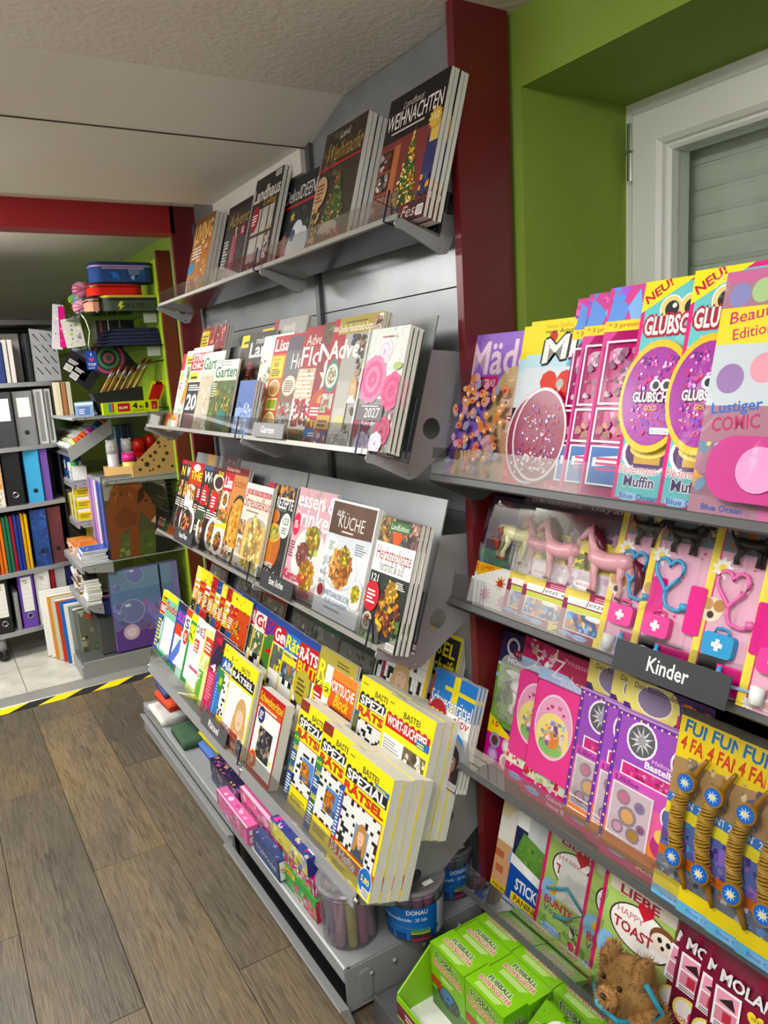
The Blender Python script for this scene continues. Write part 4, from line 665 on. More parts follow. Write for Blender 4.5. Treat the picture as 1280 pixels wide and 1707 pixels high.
mag('s4', .108, (358, 1060), Art(.19, .275, '7c1f3c', 72).poly([(0, .6), (.4, 1), (1, 1), (1, .6)], '2a1a3a').poly([(.1, .9), (.5, 1), (.4, .86)], 'c8283c').rect(0, 0, .42, .52, 'c8305a').lines(.08, .16, .36, .5, 9, 'e88aa4').text('45', .1, .52, .6, .62, 'f0e8ec', .01).text('13', .05, .03, .3, .1, 'f4a8c0', .01), 'dark magenta puzzle magazine with a 13 in its lower corner', .005)
mag('s4', .114, (372, 1066), Art(.19, .27, '3a5aa8', 73).rect(0, .6, 1, 1, '1c1e34').poly([(0, .84), (.5, 1), (.7, .9)], 'a8202c').ell(.2, .62, .2, '2a7a4a', .07).lines(.1, .2, .6, .5, 8, 'a8c0f0').rect(0, 0, 1, .1, 'c8702c').badge(.25, .16, .16, '6a9ad8'), 'navy and blue puzzle magazine beside the blonde cover', .005)
a = bastei(74, 'Alle', None).rect(.0, .7, .6, .84, '2c5aa8').text('Alle', .06, .72, .5, .82, 'w', .02).rect(0, .1, .2, .68, '3a7ab8').badge(.12, .55, .12, '2a8a3a', None, 'f0e020', None, .14)
mag('s4', .121, (377, 1071), a, 'yellow puzzle magazine with a blue title block half hidden by the blonde cover', .005)
a = bastei(75, 'RÄTSEL', None, grid=(10, 12)).cross(.04, .17, .95, .69, 13, 15, .0).face(.66, .4, .24, 'cba468', 'eec3a4', 'e6d0b0', 'a8834a').rect(0, .03, .72, .2, 'c01c24').poly([(0, .2), (.98, .1), (.98, .0), (0, .03)], 'c01c24').lines(.4, .14, .8, .17, 1, 'f6a01c').text('5 Hefte', .03, .13, .4, .21, 'w', .02).text('100 Rätsel', .2, .045, .75, .11, 'w', .01).badge(.84, .1, .13, '1c3f8f', '2,99', 'f6ea20', 'w')
mag('s4', .133, (393, 1084), a, 'yellow puzzle magazine with a blonde woman reading RÄTSEL', .008, 2)
# second row
a = bastei(76, 'Kreuzwort', None, 'r'); mag('s4b', .030, (456, 1117), a, 'yellow puzzle magazine peeking out behind the red puzzle book', .006, lift=-.08)
a = Art(.165, .24, 'd8601c', 77).rect(0, .0, .22, 1, 'f0eee8').rect(.22, .9, 1, 1, 'e88a3c').text('WORTSUCHE', .12, .76, .97, .88, 'w', .02).text('Block', .4, .62, .85, .75, 'f4e020', .005, .2).badge(.12, .73, .13, 'f0e020', '2', '3a3a1c').badge(.18, .46, .18, '1c4a9a', '96', 'w', 'w').photo(.32, 0, 1, .6, '6a3414', ('a85a1c', 'c87a2c', '4a2410', 'd89a3c', '8a3a14'), 50, (.03, .06))
mag('s4b', .105, (545, 1115), a, 'orange word search block showing autumn leaves', .018, 2, cat='book', name='puzzle_book')
a = bastei(78, 'SPEZIAL', 'RÄTSEL').rect(.36, .28, .76, .46, 'a8242c').face(.56, .4, .09, '3a2a22').rect(0, .14, .08, .62, '6a7a2c')
mag('s4b', .098, (605, 1124), a, 'thick yellow puzzle block with a small red portrait in the second row', .022, 2, cat='book', name='puzzle_book')
a = bastei(79, 'WORT-SUCHSPIEL', None, 'r').rect(.04, .17, .95, .7, 'f6e21c').rect(.05, .12, .5, .66, 'w').lines(.08, .16, .46, .64, 20, '9a9a98').poly([(.06, .2), (.46, .48), (.46, .53), (.06, .25)], 'f0e020').photo(.5, .12, .95, .66, '6a5a48', ('b8a894', 'd0c4b0', '8a7a68', 'c8b49a', 'e0d8c8', '4a3e34'), 30, (.06, .11)).rect(.72, .72, .97, .78, '2a6ab8').lines(.74, .73, .95, .77, 2, 'f6ea20')
mag('s4b', .110, (648, 1162), a, 'thick yellow word search block with pebbles, second row beside the foremost block', .022, 4, cat='book', name='puzzle_book')
# second row, thin magazines from far to near
PZ = [('Spaß', 'd8a81c', 'f0e060'), ('Rätsel', 'c8702c', 'f4e020'), ('Quiz', 'b83a24', 'f0d820'), ('Extra', 'd89a2c', 'c02030'), ('Denk', 'e0b83c', '2a4a9a'), ('Logik', 'c86a2c', 'f4ea50'), ('Spiel', 'd8b02c', 'b82030'), ('Rate', 'c8481c', 'f6ea20')]
for i, (tx, c0, c1) in enumerate(PZ):
    a = Art(.19, .265, c0, 80 + i).rect(0, .82, 1, 1, c1).lines(.04, .68, .6, .86, 2, 'c01c24' if i % 2 else 'f4f0e0').blobs(0, .45, .7, .68, ('f0e020', 'c8302c', '3a3a3c', 'e8a83a'), 14, (.05, .1)).rect(.02, .3, .3, .46, ('1c1c20', '2a5a9a', 'c82a34')[i % 3]).blobs(0, .0, 1, .95, ('8a2a1c', 'f0e8c8', '3a3a3a', 'd8a81c', 'c8401c', '4a6a9a'), 70, (.012, .04)).lines(.03, .5, .3, .66, 5, 'f4f0e0').blobs(0, 0, .8, .3, ('6aa0d8', 'e8c8a8', 'c86a4a', '3a3a44', 'd8d8d0'), 16, (.05, .1))
    mag('s4b', .03 + .006 * i, (331 + 8.6 * i, 940 + 5 * i), a, 'narrow strip of a yellow and orange puzzle magazine, number %s from the far end' % ('one', 'two', 'three', 'four', 'five', 'six', 'seven', 'eight')[i], .004, group='orange puzzle magazines in the second row')
def pz(seed, bg, title, tb, tc, s2, x1=.9):
    a = Art(.19, .27, bg, seed).rect(0, .92, 1, 1, '2a4a98').rect(0, .72, 1, .92, tb).text(title, .04, .745, x1, .9, tc, .03).cross(.04, .04, .95, .42, 8, 6).photo(.04, .42, .6, .7, '5a6a5a', s2, 16, (.05, .1)).rect(0, 0, .05, .72, 'e8d01c'); return a
mag('s4b', .050, (392, 978), pz(91, 'c02a2c', 'Rätsel', 'c02a2c', 'e8d8d0', ('c8c0b0', '6a8a5a')), 'red puzzle magazine with a large pale question mark title', .004)
mag('s4b', .056, (402, 985), pz(92, '2a78c8', 'NEUE', '2a78c8', 'f0d020', ('f0f0ea', '3a5a3a', 'd8a83c')), 'blue puzzle magazine with a yellow NEUE', .004)
mag('s4b', .062, (417, 1001), pz(93, 'f0e8d8', 'GROSSE', 'c01c28', 'w', ('5a6a4a', '3a4a34', '8a8a7a')), 'puzzle magazine with white GROSSE letters in a red block', .004)
mag('s4b', .068, (430, 1012), pz(94, 'f4f0e0', 'Gute', 'e8e4dc', 'c01c28', ('2a5a3a', '4a7a4a', 'd8c89a')), 'pale puzzle magazine with a large letter G', .004)
mag('s4b', .074, (446, 1028), pz(95, 'd8c8b8', 'EXTRA', 'a8205a', '2a3a9a', ('5a5a4a', 'c8b8a0')).badge(.35, .56, .3, '3f7a30', '4', 'd02a2a'), 'magenta puzzle magazine with a round green sticker', .004)
mag('s4b', .080, (462, 1034), pz(96, 'f0eee6', 'Gewinn', 'c01c24', 'w', ('2a4a9a', 'e8d01c', '5a5a5a')), 'puzzle magazine titled Gewinn in a red block', .004)
mag('s4b', .086, (481, 1043), pz(97, 'e8ecf0', 'Rätsel', '2a78c8', 'e8e420', ('7aa0d0', 'd8884a', '3a3a5a')).text('mit', .1, .68, .4, .74, 'f0ea50', .01).rect(0, .6, 1, .67, 'e8d81c'), 'sky blue puzzle magazine with a yellow green title', .004)
mag('s4b', .092, (505, 1055), pz(98, 'f0eee6', 'RÄTSEL', 'c01c24', 'w', ('c8b04a', 'a8983a', 'd8d0a0')).rect(0, .6, 1, .74, 'b81c20').text('BLITZ', .04, .61, .9, .73, 'f0c81c', .03).badge(.3, .48, .26, 'b8a83c', None, '5a4a1c'), 'puzzle magazine with RÄTSEL BLITZ in a red block', .004)
a = Art(.2, .275, 'a8983a', 99).rect(0, .8, 1, 1, 'b0a044').lines(.5, .9, .95, .96, 2, '6a5e20').text('Rätsel', .05, .68, .95, .88, 'e8e820', .02).rect(0, .54, .55, .68, 'f0e81c').text('König', .03, .56, .5, .67, 'k', .02).badge(.16, .48, .2, 'c0202c', None, 'w').rect(0, 0, .5, .38, 'e8e8e4').blobs(.05, .0, .5, .44, ('3a3a3c', '6a6a6a', 'd8d8d8', 'f4f4f0', '8a2a3a'), 22, (.05, .09)).blobs(.5, 0, 1, .5, ('8a7a30', 'c8b85a', '6a5a24'), 16).rect(0, 0, .06, .55, 'e8d81c')
mag('s4b', .100, (539, 1064), a, 'olive puzzle magazine titled Rätsel König', .005, 2)
# back row under the shelf above
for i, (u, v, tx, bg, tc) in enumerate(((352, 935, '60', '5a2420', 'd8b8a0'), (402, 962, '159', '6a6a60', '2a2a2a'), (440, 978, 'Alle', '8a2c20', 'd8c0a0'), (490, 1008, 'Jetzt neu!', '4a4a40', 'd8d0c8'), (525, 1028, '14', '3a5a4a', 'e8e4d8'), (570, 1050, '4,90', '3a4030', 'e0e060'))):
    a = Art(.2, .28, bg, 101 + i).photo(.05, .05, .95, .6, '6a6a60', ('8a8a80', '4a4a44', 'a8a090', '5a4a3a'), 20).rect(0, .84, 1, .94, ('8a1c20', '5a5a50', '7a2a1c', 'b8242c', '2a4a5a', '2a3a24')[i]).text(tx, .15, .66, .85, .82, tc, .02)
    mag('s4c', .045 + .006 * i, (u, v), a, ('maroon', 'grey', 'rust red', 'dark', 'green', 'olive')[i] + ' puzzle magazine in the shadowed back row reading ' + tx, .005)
a = Art(.205, .285, 'e8d81c', 110).rect(.04, .6, .96, .95, 'k').text('RÄTSEL', .1, .78, .9, .93, 'f0e01c', .02).text('Großschrift', .08, .63, .94, .76, 'e8d81c', .02).cross(.04, .04, .96, .56, 8, 8)
mag('s4c', .045, (683, 1072), a, 'yellow and black large print puzzle magazine behind the side bracket', .01, 2, lift=.03)
a = Art(.2, .28, 'a82028', 111).rect(.08, .0, .95, .9, 'w').rect(0, .9, 1, 1, '8a1c24').lines(.3, .93, .95, .97, 1, 'f0a0a0').cross(.08, 0, .95, .9, 13, 16, .28).rect(.02, .84, .55, .95, '1c6a3c').text('Gut zu lesen!', .06, .865, .5, .925, 'd8ecd8', .01).face(.45, .56, .2, 'd0b078', 'e8c4a4', '8a8a90').poly([(.9, 0), (1, 0), (1, .9), (.95, .9)], 'f0c81c').lines(.0, .1, .06, .8, 10, '3a6ab0')
mag('s4c', .078, (641, 1090), a, 'crossword magazine with a blonde woman and a green Gut zu lesen banner', .006)
a = Art(.2, .28, '8a2028', 112).cross(.1, .0, .95, .85, 10, 12, .3).rect(.1, .84, .7, .94, '2a5aa8').text('Gut zu lesen', .14, .86, .6, .92, 'd0e0f4', .01).rect(0, 0, .08, .9, 'e8c020'); mag('s4c', .066, (613, 1068), a, 'crossword magazine with a blue banner left of the green banner one', .006)
a = Art(.155, .235, 'eef0ee', 113).cross(0, 0, 1, .74, 9, 12, .0).rect(0, .66, 1, 1, '2f7fd0').poly([(.48, 1), (.62, 1), (.62, .66), (.48, .66)], 'f0dc30').rect(.3, .84, 1, .88, 'f0dc30').text('Schwedenrätsel', .02, .66, .98, .8, 'f6f6f2', .01, out='1c4a8a').text('aktiv', .6, .57, .95, .66, 'c82030', .01, .3).badge(.24, .58, .22, 'b0202a', '320', 'f4e020').ell(.7, .22, .4, '3a8ad8', .3, 24).ell(.7, .2, .37, '8a8a8c', .28, 24).face(.74, .25, .2, '1c1818', '9a6a50', '5a2a4a', '141214').bar(.7, .01, .26, .06).rect(0, .5, .03, .95, 'c82838')
mag('s4c', .100, (727, 1113), a, 'Swedish puzzle magazine with a blue flag and 320 in a red circle', .008, 3)
# ================================================================== goods on the base
def carton(name, label, cat, x0, y0, z0, x1, y1, z1, col, front=None, top=None, near=None, group=None, rz=0):
    # a printed box: -x face is the front (seen from the aisle), -y face the near end
    o = thing(name, label, cat, (x0, y0, z0), (0, 0, rz), group); w_, d_, h_ = x1 - x0, y1 - y0, z1 - z0; k = .0006
    MB().box(0, 0, 0, w_, d_, h_, col).build('carton', 'card', o)
    if top: t = link('top_print', top(Art(d_, w_, col, 5)).mesh('gloss'), o, (0, d_, h_)); t.matrix_local = Matrix(((0, 0, 1, 0), (-1, 0, 0, d_), (0, -1, 0, h_ + k), (0, 0, 0, 1)))
    if front: t = link('front_print', front(Art(d_, h_, col, 6)).mesh('gloss'), o); t.matrix_local = Matrix(((0, 1, 0, -k), (-1, 0, 0, d_), (0, 0, 1, 0), (0, 0, 0, 1)))
    if near: t = link('end_print', near(Art(w_, h_, col, 7)).mesh('gloss'), o, (0, -k, 0))
    return o
DK = .1225
carton('toy_box', 'dark purple craft box with an orange edge below the puzzle shelf', 'box', .625, 1.935, DK, .80, 2.185, DK + .075, '2c2444', lambda a: a.blobs(0, 0, 1, 1, ('4a4260', '6a5a78', '9a90a8'), 30), lambda a: a.rect(0, .45, 1, .5, 'e8682c').rect(0, .5, 1, 1, '3a2030').blobs(.0, .0, 1, .45, ('6a4a8a', 'a8507a', '8a6ab0', 'c8906a', '2a2250'), 70, (.03, .06)).blobs(.2, .55, .9, .95, ('5a3a48', '8a5a5c', 'e8682c'), 12))
carton('toy_box', 'pink craft box at the very front edge of the base', 'box', .590, 1.79, DK + .0035, .622, 2.03, DK + .055, 'e070a8', lambda a: a.blobs(0, 0, 1, 1, ('c88ab0', 'e8b0d0', '9a8a6a', 'c86a98'), 24), lambda a: a.rect(0, 0, 1, .12, 'f6d0e4').blobs(.1, .3, .9, .8, ('f4c8e0', 'c84a8a'), 14, (.02, .05)), lambda a: a.rect(.2, .12, .8, .38, 'f2f0ee').rect(.2, .55, .8, .8, 'f2f0ee').lines(.3, .18, .7, .34, 2, 'k'))
carton('toy_box', 'pink box with two black cat drawings in the middle of the base', 'box', .628, 1.665, DK + .035, .80, 1.925, DK + .1, 'e0609e', lambda a: a.blobs(0, 0, 1, 1, ('d8a0b8', 'e8b8d0', 'b8a070', 'a86a8a'), 30).text('topmodel', .1, .3, .9, .55, '4a2a3a', .01), lambda a: a.rect(0, 0, 1, .06, 'f4c8de').star(.35, .6, .2, 'e8e0e4', 9, .6).ell(.35, .6, .1, 'k').ell(.35, .6, .07, 'd8d050').star(.68, .55, .2, 'e8e0e4', 9, .6).ell(.68, .55, .1, 'k').ell(.68, .55, .07, 'd8a0b8').rect(.88, .2, .96, .34, 'f2f0ee'), lambda a: a.rect(.1, .2, .35, .6, 'f2f0ee').lines(.13, .3, .32, .5, 2, 'k'))
carton('toy_box', 'plain pink carton under the black cat box', 'box', .640, 1.70, DK, .80, 1.925, DK + .034, 'b0507e')
o = carton('toy_box', 'slim navy blue box leaning at the front edge of the base', 'box', .598, 1.60, DK + .0035, .624, 1.765, DK + .06, '3a4a78', lambda a: a.text('TOPModel', .1, .3, .9, .6, 'a8b8d8', .01).blobs(0, .7, 1, 1, ('5a6a98', '8a9ac0'), 8, (.02, .04)), lambda a: a.blobs(0, 0, 1, 1, ('8a9ac0', '5a6a9a'), 8, (.02, .04)), lambda a: a.rect(.1, .05, .9, .95, 'f0efec').text('TOP', .2, .35, .8, .6, 'k', .02))
carton('toy_box', 'green and yellow craft kit at the bottom of its stack beside the tub', 'box', .612, 1.42, DK, .80, 1.595, DK + .055, '3a9a3a', lambda a: a.rect(0, .7, .35, 1, 'f0e020').blobs(.3, 0, 1, .7, ('d8408a', 'e8e0d0', '6ab84a', 'c83a4a'), 30).text('EASY', .04, .74, .3, .95, 'c82030', .02), None, lambda a: a.rect(0, 0, 1, 1, '2a7a34').rect(.0, .0, .3, 1, 'c81c5a').rect(.35, .1, .95, .9, 'c01c24').text('SES', .42, .3, .88, .7, 'f4e020', .03))
carton('toy_box', 'magenta craft kit in the middle of its stack beside the tub', 'box', .618, 1.435, DK + .056, .80, 1.61, DK + .1, 'd8287c', lambda a: a.blobs(0, 0, 1, 1, ('3a9a3a', 'e8d8e0', 'f0c0d8', 'c83a8a', '8ac84a'), 34), lambda a: a.blobs(0, 0, 1, 1, ('e05a9a', 'f4d8e8', '5a3a8a', 'f0e050'), 24), lambda a: a.rect(.3, .05, .85, .95, 'f0dc20').rect(.33, .1, .82, .9, 'c01c24').text('SES', .38, .25, .78, .75, 'f4e020', .03))
carton('toy_box', 'blue unicorn craft kit on top of its stack under the puzzle shelf', 'box', .612, 1.45, DK + .101, .80, 1.66, DK + .147, '34408c', lambda a: a.rect(0, 0, 1, 1, 'd8d060').blobs(0, 0, 1, 1, ('e8e48a', 'c8c04a', 'f0e8c0', '8a8ac0'), 20), lambda a: a.blobs(0, 0, 1, 1, ('3a4aa8', '5a3a9a', 'f4f0f4', 'd83a8a', 'f0d8a0', '2a2a7a'), 40).rect(.84, .1, .98, .3, 'f4f2ee'), lambda a: a.ell(.4, .5, .2, 'c8a83c', .42).ell(.4, .5, .17, '24242c', .36).lines(.32, .35, .48, .65, 3, 'w'))
# soft goods in film at the far end of the base
def softpack(label, u, v, z, w_, d_, h_, col, rz, seed, trim=None, film=True):
    r = random.Random(seed); c = at(u, v, 2, z + h_); o = thing('fabric_pack', label, 'fabric', (c.x, c.y, z), (0, 0, R(rz)), 'folded fabrics in film on the base')
    nx, ny = 8, 10; v_ = []; f_ = []
    for k, hh in enumerate((0, 1)):
        for j in range(ny + 1):
            for i in range(nx + 1):
                e = min(i, nx - i, j, ny - j); v_.append((w_ * i / nx, -d_ * j / ny, (h_ * (.82 if e == 0 else 1) + (r.uniform(-.003, .003) if e else 0)) if hh else 0))
    N = (nx + 1) * (ny + 1)
    for j in range(ny):
        for i in range(nx): k = j * (nx + 1) + i; f_ += [(k + N, k + nx + 1 + N, k + nx + 2 + N, k + 1 + N), (k, k + 1, k + nx + 2, k + nx + 1)]
    for i in range(nx): f_ += [(i, i + N, i + 1 + N, i + 1), (ny * (nx + 1) + i, ny * (nx + 1) + i + 1, ny * (nx + 1) + i + 1 + N, ny * (nx + 1) + i + N)]
    for j in range(ny): a_, b_ = j * (nx + 1), (j + 1) * (nx + 1); f_ += [(a_, b_, b_ + N, a_ + N), (a_ + nx, a_ + nx + N, b_ + nx + N, b_ + nx)]
    MB().add(v_, f_, col).build('fabric', 'cloth', o, True)
    if trim: MB().box(.0, -d_, h_ * .3, w_ * .98, -d_ + .004, h_ * .6, trim).build('fold', 'cloth', o)
    if film:
        b_ = crumple(w_ + .03, d_ + .03, .02, seed, 7, 9).build('film_bag', 'bag', o, True); b_.matrix_local = Matrix.Translation((-.012, .012, h_ + .003)) @ Matrix.Rotation(R(-90), 4, 'X')
    return o
softpack('white folded fabric in film at the far corner of the base', 246, 1172, DK, .12, .19, .03, 'd8d6d0', 0, 1)
softpack('orange red folded fabrics lying on the white pack', 256, 1150, DK + .031, .12, .18, .032, 'd0523a', 3, 2, 'e8401c')
softpack('blue folded fabrics on top of the orange ones', 258, 1132, DK + .064, .11, .16, .025, '4a5a90', -3, 3, '8a98c8')
softpack('black folded fabric on top of the fabric pile', 268, 1120, DK + .09, .10, .15, .02, '2a2a30', 6, 4, film=False)
softpack('dark green folded fabric in film on the base', 284, 1208, DK, .085, .17, .03, '3c5a40', -2, 5)
softpack('dusky red folded fabric behind the dark green pack', 302, 1178, DK, .09, .2, .025, 'a84a58', 4, 6)
softpack('pale pink folded fabric below the shelf edge', 300, 1160, DK + .026, .09, .18, .03, 'b88a8e', 5, 7)
softpack('blue folded fabric with a film edge near the boxes', 328, 1234, DK, .06, .19, .02, '5a78c0', 0, 8)
softpack('yellow folded fabric on the blue pack', 330, 1218, DK + .021, .07, .18, .018, 'e8d828', 2, 9)
softpack('teal and green folded fabrics on the yellow one', 332, 1200, DK + .04, .08, .17, .03, '3a9a5a', 3, 10, '2aa8a0')
carton('sponge_box', 'small yellow and white box next to the purple craft box', 'box', .70, 2.19, DK, .78, 2.27, DK + .06, 'd8b82c', lambda a: a.rect(0, .4, 1, 1, 'f0f0ea').rect(.1, .5, .5, .9, '7ac0d0'))
# chalk tubs
def tub(label, u, v, z, r0, h_, lab, seed, col=('ecb8d8', 'e0e080', 'e894c8', 'f4bcd8', 'b8dcc4', 'c4b0ec')):
    c = at(u, v, 2, z); t = thing('chalk_tub', label, 'tub', (c.x, c.y, z), (0, 0, 0), 'clear tubs of street chalk'); r1 = r0 * 1.1; rr = random.Random(seed)
    MB().lathe([(0, 0), (r0 - .004, 0), (r0, .004), (r1, h_ - .012), (r1 + .002, h_ - .012), (r1 + .002, h_)], 32).build('tub_wall', 'tub', t, True)
    MB().lathe([(r1 + .004, h_ - .004), (r1 + .004, h_ + .006), (r1 - .003, h_ + .008), (r1 - .006, h_ + .004), (0, h_ + .004)], 32).build('lid', 'tub', t, True)
    pts = [((r1 + .004) * math.cos(q), (r1 + .004) * math.sin(q) , h_ * .86 - .55 * h_ * math.sin(s_)) for s_, q in [(math.pi * k / 16, R(215) - math.pi * 1.0 + math.pi * k / 16 * 1.0) for k in range(17)]]
    pts = [((r1 + .003) * math.cos(R(-45) - math.pi * k / 16), (r1 + .003) * math.sin(R(-45) - math.pi * k / 16), h_ * .88 - .5 * h_ * math.sin(math.pi * k / 16)) for k in range(17)]
    MB().tube(pts, .0013, 6).build('handle', 'acryl', t)
    k = 0
    for ring, n in ((r0 * .74, 11), (r0 * .36, 5)):
        for i in range(n):
            q = 2 * math.pi * i / n + ring * 7; x, y = ring * math.cos(q), ring * math.sin(q); cc = col[k % len(col)] if lab is None else rr.choice(col); k += 1
            MB().lathe([(0, .004), (.0105, .004), (.0125, h_ * .8), (.010, h_ * .86), (0, h_ * .87)], 9, cc, (x, y, 0)).build('chalk_stick', 'cloth', t, True)
    for i in range(9):
        q = rr.random() * 6.3; d = r0 * .7 * rr.random() ** .5
        MB().ball(d * math.cos(q), d * math.sin(q), h_ * .9, .013, .013, .01, rr.choice(('e08a8a', 'c8d05a', '6aa8c8', 'd89ac8', 'e8b86a', '7ac08a')), 8).build('chalk_stick', 'cloth', t, True)
    MB().box(r1 * .1 - .01, -r1 * .75, h_ + .005, r1 * .1 + .014, -r1 * .75 + .012, h_ + .0065, 'f2f0ea').build('price_tag', 'card', t)
    if lab:
        b_ = MB(); n = 26
        for i in range(n):
            q0, q1 = R(lab) - R(75) + R(150) * i / n, R(lab) - R(75) + R(150) * (i + 1) / n
            for z0, z1, cc in ((.012, .03, '1c4a8c' if i % 5 else '3a78c0'), (.03, .05, '2f74c4'), (.05, h_ * .74, '2a6fc2')):
                if i > n * .78: cc = 'e4e8ee'
                ra, rb = r0 + (r1 - r0) * z0 / h_ + .0008, r0 + (r1 - r0) * z1 / h_ + .0008
                b_.add([(ra * math.cos(q0), ra * math.sin(q0), z0), (ra * math.cos(q1), ra * math.sin(q1), z0), (rb * math.cos(q1), rb * math.sin(q1), z1), (rb * math.cos(q0), rb * math.sin(q0), z1)], [(0, 1, 2, 3)], cc)
        b_.build('wrap_label', 'gloss', t)
        tx = MB()
        for s_, ang, z0, hh, ww, cc in (('DONAU', 5, h_ * .62, .011, 40, 'w'), ('Straßenmalkreide · 20 Stk.', -22, h_ * .48, .009, 92, 'd8e8f6'), ('CE', 44, .03, .009, 12, '2a2a2a')):
            v_, f_ = glyphs(s_, .015)
            tx.add([((r0 + (r1 - r0) * (z0 + b2 * hh) / h_ + .0016) * math.cos(R(lab + ang - ww / 2 + ww * a2)), (r0 + (r1 - r0) * (z0 + b2 * hh) / h_ + .0016) * math.sin(R(lab + ang - ww / 2 + ww * a2)), z0 + b2 * hh) for a2, b2 in v_], f_, cc)
        for i in range(6): tx.add([((r0 + .007) * math.cos(R(lab - 8 + 36 * k)), (r0 + .007) * math.sin(R(lab - 8 + 36 * k)), .016 + i * .005 + e) for e in (0, .0035) for k in (0, .33, .66, 1)], [(0, 1, 5, 4), (1, 2, 6, 5), (2, 3, 7, 6)], ('c83a4a', '6a2a3a', '3a3a24', 'c8c83a', '7aa83a', '3aa0a0')[i])
        tx.build('lettering', 'gloss', t)
    return t
tub('unlabelled clear tub of pink, yellow and violet chalk sticks under the foremost block', 585, 1552, DK, .062, .135, None, 1)
tub('clear chalk tub with a blue label at the rack corner', 692, 1540, DK, .064, .125, -122, 2)
tub('farther blue labelled chalk tub standing against the back panel', 748, 1478, DK, .055, .12, -105, 3)
# ================================================================== toy magazines
def blister(parent, x0, z0, x1, z1, dep, r=.012, name='blister', mt='blister'):
    MB().rbox(x0, -dep, z0, x1, -.0006, z1, r, None, 1, 4).build(name, mt, parent); return parent
def critter(parent, name, sc, x, z, dep, body, mane, pts=None, flip=1, kind='horse', rot=0):
    # a small plastic quadruped in side view: trunk, tapering jointed legs, neck and head, mane and tail as sub-parts
    o = bpy.data.objects.new(name, None)
    T = lambda p: (flip * p[0] * sc, p[1] * sc * .55, p[2] * sc); mb = MB()
    if kind == 'horse':
        mb.tube([T(p) for p in ((-.5, 0, .62), (-.42, 0, .66), (-.2, 0, .64), (.05, 0, .6), (.28, 0, .63), (.42, 0, .68), (.48, 0, .7))], [sc * r for r in (.03, .16, .175, .165, .175, .14, .03)], 10, body)
        mb.tube([T(p) for p in ((.3, 0, .68), (.45, 0, .88), (.55, 0, 1.08), (.58, 0, 1.14))], [sc * r for r in (.14, .11, .08, .06)], 10, body)
        mb.tube([T(p) for p in ((.5, 0, 1.15), (.6, 0, 1.1), (.72, 0, .98), (.79, 0, .9))], [sc * r for r in (.05, .085, .06, .045)], 8, body)
        legs = (((.36, .07, .58), (.36, .08, .34), (.34, .08, .16), (.36, .08, .03)), ((.3, -.07, .58), (.26, -.08, .34), (.2, -.08, .17), (.2, -.08, .03)), ((-.4, .07, .6), (-.46, .08, .36), (-.54, .08, .2), (-.52, .08, .03)), ((-.32, -.07, .6), (-.3, -.08, .36), (-.38, -.08, .2), (-.36, -.08, .03)))
        for L in legs:
            mb.tube([T(p) for p in L], [sc * r for r in (.11, .06, .042, .05)], 7, body); mb.tube([T((L[-1][0], L[-1][1], .05)), T((L[-1][0] + .01, L[-1][1], 0))], [sc * .05, sc * .06], 7, mane)
        for e in (-.03, .03): mb.tube([T((.56, e, 1.16)), T((.56, e * 1.3, 1.26))], [sc * .025, sc * .004], 5, body)
        mm = [((.52, 0, 1.2), (.4, .02, 1.0), (.28, .03, .84), (.2, .03, .72)), ]; tail = ((-.5, 0, .72), (-.64, 0, .64), (-.7, 0, .4), (-.66, 0, .16)); mr = (.03, .1, .1, .03); trr = (.04, .1, .09, .02)
    else:
        mb.tube([T(p) for p in ((-.5, 0, .58), (-.4, 0, .6), (0, 0, .58), (.35, 0, .62), (.45, 0, .66))], [sc * r for r in (.04, .15, .14, .18, .05)], 10, body)
        mb.tube([T(p) for p in ((.35, 0, .68), (.5, 0, .86), (.52, 0, .92))], [sc * r for r in (.13, .1, .06)], 8, body)
        mb.tube([T(p) for p in ((.42, 0, .94), (.55, 0, .94), (.7, 0, .88), (.8, 0, .86))], [sc * r for r in (.06, .12, .07, .05)], 8, body)
        for L in (((.36, .08, .56), (.34, .09, .3), (.36, .09, .03)), ((.26, -.08, .56), (.3, -.09, .3), (.28, -.09, .03)), ((-.38, .08, .56), (-.3, .09, .36), (-.42, .09, .2), (-.38, .09, .03)), ((-.3, -.08, .56), (-.2, -.09, .36), (-.3, -.09, .2), (-.26, -.09, .03))):
            mb.tube([T(p) for p in L], [sc * r for r in ((.1, .06, .055) if len(L) == 3 else (.12, .08, .05, .055))], 7, body)
        mm = [((.5, .1, 1.0), (.48, .13, .88), (.5, .12, .8))]; tail = ((-.48, 0, .66), (-.62, 0, .8), (-.66, 0, .95)); mr = (.03, .06, .02); trr = (.05, .04, .02)
    f = mb.build(name, 'plastic', parent, True, (x, -dep, z)); f.rotation_euler = (0, R(rot), 0); bpy.data.objects.remove(o)
    for L in mm: MB().tube([T(p) for p in L], [sc * r for r in mr], 7, mane).build('mane' if kind == 'horse' else 'ear', 'plastic', f, True)
    MB().tube([T(p) for p in tail], [sc * r for r in trr], 7, mane).build('tail', 'plastic', f, True)
    return f
